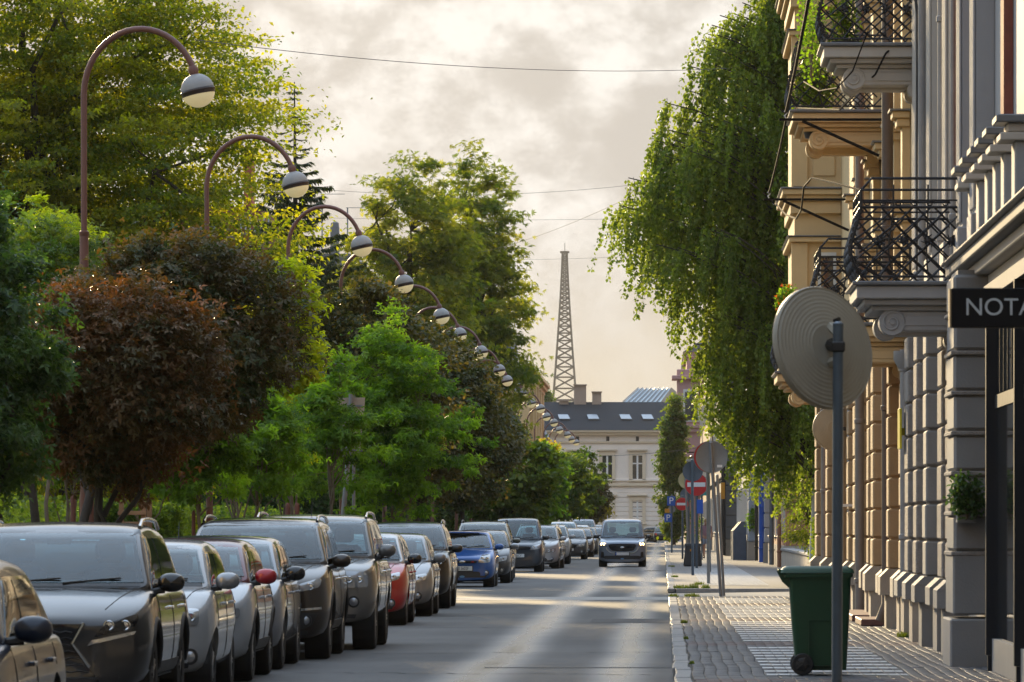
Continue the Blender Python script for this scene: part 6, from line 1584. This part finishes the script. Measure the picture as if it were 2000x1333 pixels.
    for sx in (-1, 1):
        c = Vector((sx * (hw + .075), S.yc + .36, zm)); mm = S.mirm or S.paintm
        v = []
        n1, n2 = 12, 20
        for i in range(n1 + 1):
            a = math.pi * i / n1
            for k in range(n2):
                b = 2 * math.pi * k / n2; sq = lambda t: math.copysign(abs(t) ** .88, t)
                v.append((c.x + .115 * sq(math.sin(a) * math.cos(b)) , c.y - .055 * math.cos(a) * (1.3 if math.cos(a) > 0 else .6) - .02, c.z + .082 * sq(math.sin(a) * math.sin(b)) + .015 * sx * 0))
        f = [(i * n2 + k, i * n2 + (k + 1) % n2, (i + 1) * n2 + (k + 1) % n2, (i + 1) * n2 + k) for i in range(n1) for k in range(n2)]
        mi = MB().add(v, f).build('wing_mirror', mm, root, 180)
        MB().tube([c + Vector((-sx * .06, 0, -.06)), (sx * (hw - .10), c.y - .02, S.belt + .01)], [.032, .026], 7).build('mirror_arm', M_ctrim, mi)
        # indicator, door handles, seams
        if S.handles:
            for yh in (yB - .28, S.yrt - .32):
                hit = bvb.ray_cast(Vector((sx * 3, yh, S.belt - .13)), Vector((-sx, 0, 0)))[0]
                if hit: MB().box(hit.x - .012, hit.x + sx * .035 , hit.y - .09, hit.y + .09, hit.z - .014, hit.z + .014, .006).build('door_handle', S.paintm if not S.rails else M_chrome, root)
        if S.detail:
            for yd in (S.yc + .18, yB, S.yrt + .05):
                pts = []
                for z in np.linspace(S.zb + .12, S.belt - .03, 9):
                    hit = bvb.ray_cast(Vector((sx * 3, yd, z)), Vector((-sx, 0, 0)))[0]
                    if hit and abs(hit.x) > hw * .7: pts.append(hit)
                if len(pts) > 2: MB().tube(pts, .005, 4).build('door_seam', M_ctrim, root)
        if S.cladding:
            d_ = 'r' if sx > 0 else 'l'
            patch('sill_cladding', [(S.fo + S.r + .08, S.zb + .06), (S.fo + S.wb - S.r - .08, S.zb + .06), (S.fo + S.wb - S.r - .08, S.zb + .20), (S.fo + S.r + .08, S.zb + .20)], d_, bvb, .010, S.cladding, (8, 2))
            for ya in (S.fo, S.fo + S.wb):
                a_ = [(sx * (hw - .012), ya + (S.r + .075) * math.cos(t), S.r + .01 + (S.r + .075) * math.sin(t)) for t in np.linspace(.05, math.pi - .05, 16)]
                pts = []
                for p in a_:
                    hit = bvb.ray_cast(Vector((sx * 3, p[1], p[2])), Vector((-sx, 0, 0)))[0]; pts.append(hit + Vector((-sx * .012, 0, 0)) if hit and abs(hit.x) > hw * .75 else Vector(p))
                MB().tube(pts, .028, 6).build('wheel_arch_trim', S.cladding, root, 60)
    if S.detail:
        for sx in (-1, 1):
            pts = []
            for t in np.linspace(0, 1, 9):
                h_ = bvb.ray_cast(Vector((sx * hw * lerp(.60, .83, t ** .8), lerp(.26, S.yc + .22, t), 3)), Vector((0, 0, -1)))[0]
                if h_: pts.append(h_)
            if len(pts) > 3: MB().tube(pts, .006, 4).build('bonnet_seam', M_ctrim, root)
    # front lip / underside dark
    MB().box(-hw * .80, hw * .80, S.fo + .1, L - .5, S.zb - .06, S.zb + .06).build('underbody', M_ctrim, root)
    patch('bumper_lip', [(-hw * .72, S.zb + .05), (hw * .72, S.zb + .05), (hw * .74, S.zb + .10), (-hw * .74, S.zb + .10)], 'y', bvb, .014, S.cladding or M_ctrim, (12, 2))
    # wheels and wells
    tm, rm = wheel_meshes(S.r, S.tw, S.rim, S.rimm)
    for ya in (S.fo, S.fo + S.wb):
        for sx in (-1, 1):
            w = link('wheel', tm, root); w.location = (sx * (hw - S.tw / 2 - .025), ya, S.r); w.rotation_euler = (rng.uniform(0, 6.28), 0, 0) if sx > 0 else (rng.uniform(0, 6.28), 0, math.pi)
            link('rim', rm, w)
            MB().lathe([(S.r + .05, -.02), (S.r + .05, .24)], (sx * (hw - .30), ya, S.r + .01), (sx, 0, 0), 20, False).lathe([(S.r + .05, 0), (.0001, 0)], (sx * (hw - .285), ya, S.r + .01), (sx, 0, 0), 20, False).build('wheel_well', M_ctrim, root)
    if S.rails:
        for sx in (-1, 1):
            pts = []
            for k, yq in enumerate(np.linspace(S.ywt + .15, S.yrt - .05, 9)):
                x = plan(yq) * .915 - S.tumble * (rooft(yq) - S.belt) ** 1.1 - .06; pts.append((sx * x, yq, rooft(yq) - .03 + (.045 if 0 < k < 8 else 0.0)))
            MB().tube(pts, .019, 7).build('roof_rail', M_chrome if S.rails == 'chrome' else M_ctrim, root, 60)
    if S.antenna: MB().tube([(0.0, S.ywt + .12, S.H - .03), (0.0, S.ywt + .24, S.H + .16)], [.007, .003], 5).build('antenna', M_ctrim, root)
    # head restraints stand behind the screen only where they show through as shapes on the near cars
    if S.extra: S.extra(root, S, patch, bvb, bvc, hw)
    root.location = (X, Y, 0.0); root.rotation_euler = (0, 0, yaw)
    return root

# --- the nearest car, cut by the frame: dark blue saloon
make_car('dark navy saloon cut off at the bottom left corner', -4.68, 31.6, dict(L=4.6, W=1.80, H=1.42, wb=2.7, zn=.68, zc=.93, belt=.90, yc=1.2, ywt=2.05, yrt=3.5, yrb=4.25, paintm=mat('navy_saloon_paint', (.008, .015, .034), .30, .1, .03, 1.5, coat=.35), mirz=.985, cladding=None))
# --- grey SUV with hourglass grille
def lex(root, S, patch, bvb, bvc, hw):
    for q in ([(-.40, .78), (.40, .78), (.31, .62), (-.31, .62)], [(-.31, .62), (.31, .62), (.62, .24), (-.62, .24)]):
        patch('spindle_grille', [(a * hw, b) for a, b in (q[3], q[2], q[1], q[0])], 'y', bvb, .012, M_gloss, (12, 6))
    for sx in (-1, 1):
        pts = []
        for (a, b) in [(.43, .79), (.33, .62), (.48, .42), (.66, .22)]:
            h = bvb.ray_cast(Vector((a * hw * sx, -3, b)), Vector((0, 1, 0)))[0]
            if h: pts.append(h + Vector((0, -.014, 0)))
        MB().tube(pts, .017, 6).build('grille_surround', M_chrome, root)
        patch('running_light', [(a * hw * sx, b) for a, b in [(.46, .60), (.86, .69), (.88, .72), (.50, .645)]], 'y', bvb, .013, M_chrome, (6, 2))
    for k in range(9):
        z = .27 + .055 * k; w = lerp(.60, .31, (z - .24) / .38) if z < .62 else .34; pts = []
        for j in range(13):
            h = bvb.ray_cast(Vector((lerp(-w, w, j / 12) * hw * .96, -3, z + (.012 if j % 2 else 0))), Vector((0, 1, 0)))[0]
            if h: pts.append(h + Vector((0, -.014, 0)))
        if len(pts) > 2: MB().tube(pts, .006, 4).build('grille_mesh', M_ctrim, root)
make_car('grey crossover with hourglass grille at the lower left', -5.20, 46.6, dict(L=4.63, W=1.87, H=1.635, wb=2.66, fo=.93, r=.36, tw=.235, zn=.86, zc=1.08, belt=1.02, yc=1.05, ywt=1.85, yrt=3.75, yrb=4.4, zb=.24, paintm=paint('warm_grey', (.040, .039, .040), .5, .30), grille=None, lower=None, badge=None, plate=None, fog=None, head=[(.50, .66), (.88, .76), (.90, .87), (.62, .78)], headm=M_chdark, rails='chrome', extra=lex, cladding=M_ctrim, mirm=M_gloss, rimm=M_alloyd, antenna=False))
# --- small white round hatch
make_car('small white round hatchback behind the grey crossover', -5.03, 52.5, dict(L=3.57, W=1.63, H=1.475, wb=2.3, fo=.68, r=.29, zn=.80, zc=1.02, belt=.98, yc=.72, ywt=1.42, yrt=2.95, yrb=3.48, pw=2.6, paintm=paint('pearl_white', (.36, .365, .37), .1, .3), mirm=paint('silver', (.30, .31, .32), .6), head=[(.58, .66), (.84, .66), (.84, .82), (.58, .82)], fog=(.74, .37, .055), grille=[(-.3, .68), (.3, .68), (.3, .71), (-.3, .71)], antenna=False))
# --- white hatch with red roof and mirrors
make_car('white hatchback with red roof and red mirror', -5.05, 57.0, dict(L=4.0, W=1.75, H=1.475, wb=2.54, fo=.80, r=.325, zn=.83, zc=1.04, belt=.98, yc=.82, ywt=1.55, yrt=3.2, yrb=3.85, zb=.22, paintm=paint('cool_white', (.35, .36, .37), .15, .3), roofm=paint('cherry_roof', (.10, .012, .018), .3), mirm=paint('cherry_red', (.38, .012, .022), .3), cladding=M_ctrim, head=[(.50, .62), (.86, .66), (.86, .76), (.55, .74)]))
make_car('silver-white hatchback with grey mirror in front of the brown crossover', -5.06, 61.8, dict(L=4.0, W=1.74, H=1.49, wb=2.54, zn=.80, zc=1.03, belt=.97, yc=.85, ywt=1.6, yrt=3.25, yrb=3.85, r=.32, paintm=paint('ice_silver', (.22, .23, .25), .45, .3), mirm=M_gloss, antenna=False))
# --- brown SUV
def sor(root, S, patch, bvb, bvc, hw):
    for sx in (-1, 1):
        patch('fog_bezel', [(a * hw * sx, b) for a, b in [(.58, .34), (.78, .40), (.86, .56), (.54, .56)]], 'y', bvb, .010, M_ctrim, (5, 4)); patch('fog_strip', [(a * hw * sx, b) for a, b in [(.52, .575), (.90, .60), (.90, .63), (.52, .60)]], 'y', bvb, .013, M_chrome, (5, 2))
make_car('brown crossover with roof rails between silver hatchback and silver off-roader', -4.90, 66.6, dict(L=4.75, W=1.885, H=1.70, wb=2.70, fo=.94, r=.365, tw=.235, zn=.96, zc=1.16, belt=1.08, yc=1.05, ywt=1.8, yrt=4.0, yrb=4.6, zb=.25, paintm=paint('bronze_brown', (.028, .018, .012), .4, .32), roofm=paint('bronze_roof', (.09, .085, .08), .6, .3), head=[(.42, .76), (.88, .86), (.90, .98), (.55, .88)], fog=(.70, .47, .055), lower=[(-.5, .30), (.5, .30), (.46, .5), (-.46, .5)], grille=[(-.36, .72), (.36, .72), (.40, .86), (-.40, .86)], rails='chrome', extra=sor, cladding=M_ctrim, plate=(0, .6)))
# --- silver off-roader
make_car('tall silver off-roader with square headlights', -4.61, 71.9, dict(L=4.8, W=1.875, H=1.75, wb=2.78, fo=.80, r=.385, tw=.27, zn=1.06, zc=1.20, belt=1.12, yc=1.2, ywt=1.85, yrt=4.2, yrb=4.65, zb=.36, pw=4.2, tumble=.15, paintm=paint('champagne_silver', (.155, .148, .138), .6, .32), head=[(.52, .80), (.90, .80), (.88, 1.00), (.56, 1.02)], fog=(.70, .62, .055), grille=[(-.42, .82), (.42, .82), (.44, 1.0), (-.44, 1.0)], lower=[(-.5, .42), (.5, .42), (.46, .56), (-.46, .56)], rails='chrome', mirz=1.27, plate=(0, .68), cladding=None, antenna=True))
make_car('red hatchback with pale roof beyond the silver off-roader', -4.92, 89.4, dict(L=3.95, W=1.70, H=1.50, wb=2.51, fo=.80, r=.31, zn=.80, zc=1.02, belt=.97, yc=.82, ywt=1.5, yrt=3.2, yrb=3.8, paintm=paint('signal_red', (.40, .014, .016), .2, .3), roofm=paint('roof_silver', (.50, .50, .50), .4), mirm=M_gloss, head=[(.50, .66), (.86, .74), (.86, .86), (.58, .80)], lower=[(-.78, .26), (.78, .26), (.62, .48), (-.62, .48)], antenna=False))
make_car('silver hatchback half hidden behind the red one', -4.90, 98.4, dict(L=4.1, W=1.74, H=1.47, paintm=paint('ice_silver', (.22, .23, .25)), antenna=False))
make_car('black crossover parked before the gap in the row', -4.98, 107.5, dict(L=4.5, W=1.84, H=1.68, wb=2.69, fo=.90, r=.35, tw=.235, zn=.96, zc=1.14, belt=1.06, yc=1.0, ywt=1.75, yrt=3.8, yrb=4.35, zb=.25, paintm=paint('black', (.010, .011, .014), .3), roofm=paint('black_roof', (.05, .052, .058), .4), rails='chrome', head=[(.50, .82), (.90, .88), (.90, .96), (.56, .92)], headm=M_chdark, fog=(.74, .76, .03), fogm=M_chdark, cladding=M_ctrim))
# --- bright blue hatch
def fie(root, S, patch, bvb, bvc, hw):
    h = bvb.ray_cast(Vector((.26, -3, .655)), Vector((0, 1, 0)))[0]
    bd = MB().lathe([(.03, 0), (.032, .008), (.0001, .010)], (0, 0, 0), (0, -1, 0), 14, False).build('side_badge', M_red, root); bd.scale = (1.4, 1, .5); bd.location = h + Vector((0, -.012, 0))
make_car('bright blue hatchback with plate BI 5602F', -5.16, 144.6, dict(L=3.92, W=1.69, H=1.465, wb=2.49, fo=.80, r=.31, zn=.80, zc=1.00, belt=.95, yc=.85, ywt=1.60, yrt=3.2, yrb=3.8, zb=.20, pw=3.3, paintm=paint('racing_blue', (.004, .078, .30), .25, .3), head=[(.46, .62), (.86, .64), (.85, .86), (.58, .83)], headm=M_chead, grille=[(-.44, .615), (.44, .615), (.46, .69), (-.46, .69)], lower=[(-.55, .25), (.55, .25), (.56, .41), (-.56, .41)], fog=(.72, .37, .055), plate=(0, .485), ptxt='BI 5602F', badge='oval', extra=fie))
make_car('black hatchback right behind the blue one', -5.06, 154.8, dict(L=4.1, W=1.76, H=1.48, zn=.80, zc=1.0, paintm=paint('black', (.010, .011, .014), .3), mirm=paint('silver', (.30, .31, .32), .6), antenna=False))
make_car('dark olive estate with roof rails behind the black hatchback', -5.3, 164.5, dict(L=4.6, W=1.82, H=1.73, wb=2.7, r=.34, zn=.95, zc=1.12, belt=1.05, yc=1.05, ywt=1.8, yrt=4.0, yrb=4.5, paintm=paint('olive', (.05, .05, .035), .5), roofm=paint('olive_roof', (.20, .19, .14), .5), rails='black', antenna=False))
make_car('dark slate panel van with round badge', -4.98, 191.5, dict(L=4.4, W=1.79, H=1.86, wb=2.68, fo=.88, r=.32, tw=.22, zn=.95, zc=1.12, belt=1.08, yc=.85, ywt=1.45, yrt=4.1, yrb=4.38, zb=.20, pw=3.6, tumble=.13, paintm=paint('slate', (.032, .042, .055), .45), roofm=paint('slate_roof', (.05, .062, .08), .45), head=[(.50, .74), (.90, .80), (.90, .96), (.60, .90)], headm=M_chead, grille=[(-.5, .76), (.5, .76), (.54, .88), (-.54, .88)], lower=[(-.62, .26), (.62, .26), (.60, .42), (-.60, .42)], fog=None, plate=(-.0, .56), ptxt='S 166CV', badge='roundel', mirm=M_gloss, antenna=False))
make_car('white hatchback with silver wheel showing behind the panel van', -4.72, 206.5, dict(L=4.3, W=1.80, H=1.62, zn=.90, zc=1.08, belt=1.02, yc=1.0, ywt=1.75, yrt=3.6, yrb=4.15, r=.34, paintm=paint('pearl_white', (.36, .365, .37), .1, .3), rails='chrome', antenna=False), yaw=-.05)
make_car('silver estate behind the white hatchback', -4.92, 214.5, dict(L=4.4, W=1.78, H=1.5, paintm=paint('ice_silver', (.22, .23, .25)), antenna=False))
make_car('white crossover in front of the dark saloon', -4.72, 230.5, dict(L=4.4, W=1.84, H=1.63, zn=.94, zc=1.12, belt=1.04, yc=1.0, ywt=1.7, yrt=3.7, yrb=4.25, r=.35, zb=.26, paintm=paint('pearl_white', (.36, .365, .37), .1, .3), lower=[(-.86, .30), (.86, .30), (.7, .60), (-.7, .60)], antenna=False, cladding=M_ctrim))
make_car('dark saloon with winged chrome grille', -4.42, 262, dict(L=4.5, W=1.80, H=1.45, zn=.78, zc=.99, grille=[(-.34, .50), (.34, .50), (.44, .72), (-.44, .72)], paintm=paint('night_blue', (.02, .026, .038), .4), roofm=paint('night_roof', (.28, .28, .29), .4), antenna=False))
FAR = [('plum hatchback behind the dark saloon', -4.35, 282, (.05, .028, .03), 1.46, 4.1), ('white van-like car with pale roof far down the row', -5.2, 290, (.55, .56, .58), 1.80, 4.4), ('grey car beyond the plum hatchback', -4.4, 305, (.14, .14, .15), 1.50, 4.2), ('pale estate far down the parked row', -4.9, 318, (.55, .55, .56), 1.62, 4.4), ('black car far down the parked row', -4.2, 336, (.015, .015, .018), 1.5, 4.2), ('tall pale van at the end of the parked row', -5.0, 352, (.50, .50, .56), 2.0, 4.6), ('dark crossover at the end of the parked row', -4.3, 372, (.02, .02, .024), 1.65, 4.4), ('last grey parked car before the junction', -4.6, 392, (.16, .16, .17), 1.5, 4.2)]
for i, (lb, x, y, c, H_, L_) in enumerate(FAR):
    d = (H_ - 1.48) * .6
    make_car(lb, x, y, dict(L=L_, W=1.78, H=H_, zn=.78 + d, zc=1.0 + d, belt=.95 + d, yrt=L_ - .75, yrb=L_ - .15, paintm=paint('far_%d' % i, c), antenna=False, detail=0))
# --- the van driving towards the camera, lights on
def trn(root, S, patch, bvb, bvc, hw):
    for sx in (-1, 1):
        patch('corner_vent', [(a * hw * sx, b) for a, b in [(.74, .34), (.88, .36), (.86, .58), (.76, .56)]], 'y', bvb, .011, M_ctrim, (4, 4))
        pts = []
        for (a, b) in [(.66, .74), (.60, .62), (.46, .54), (.30, .52)]:
            h = bvb.ray_cast(Vector((a * hw * sx, -3, b)), Vector((0, 1, 0)))[0]
            if h: pts.append(h + Vector((0, -.012, 0)))
        MB().tube(pts, .016, 6).build('grille_surround', M_chrome, root)
    patch('silver_lip', [(-.72 * hw, .245), (.72 * hw, .245), (.74 * hw, .285), (-.74 * hw, .285)], 'y', bvb, .016, S.paintm, (12, 2))
make_car('silver-blue van driving up the road with lit headlights', -1.56, 215.5, dict(L=4.5, W=1.86, H=1.85, wb=2.75, fo=.88, r=.335, tw=.225, zn=.98, zc=1.13, belt=1.07, yc=.80, ywt=1.42, yrt=4.2, yrb=4.48, zb=.20, pw=4.0, tumble=.12, paintm=paint('steel_blue', (.19, .23, .29), .5, .3), head=[(.64, .78), (.93, .82), (.93, .96), (.70, .92)], headm=M_chead, lit=True, grille=[(-.46, .60), (.46, .60), (.62, .88), (-.62, .88)], lower=[(-.80, .30), (.80, .30), (.76, .43), (-.76, .43)], fog=None, plate=(0, .50), badge='oval', extra=trn, mirm=M_gloss, antenna=False), name='driving_van', group=None, cat='van')
# --- dark car crossing at the far junction, tail towards the camera
make_car('dark car seen from behind at the far junction', .0, 524, dict(L=4.3, W=1.8, H=1.5, paintm=paint('bottle', (.012, .022, .022), .3), antenna=False, detail=0), yaw=math.pi, group='cars at the far junction')
make_car('black car half hidden beside the far junction', 1.75, 540, dict(L=4.3, W=1.8, H=1.42, paintm=paint('black', (.010, .011, .014), .3), antenna=False, detail=0), yaw=1.2, group='cars at the far junction')
# ------------------------------------------------------------------ the air: light evening haze
hz = bpy.data.materials.new('evening_haze'); hz.use_nodes = True
nd = hz.node_tree.nodes; lk = hz.node_tree.links
nd.remove(nd['Principled BSDF']); pv = nd.new('ShaderNodeVolumePrincipled'); lk.new(pv.outputs[0], nd['Material Output'].inputs['Volume'])
pv.inputs['Color'].default_value = (.95, .88, .76, 1); pv.inputs['Density'].default_value = .00007; pv.inputs['Anisotropy'].default_value = .0
ho = MB().box(-3050, 3050, -950, 5050, -1.5, 146).build('haze', hz); ho['kind'] = 'stuff'
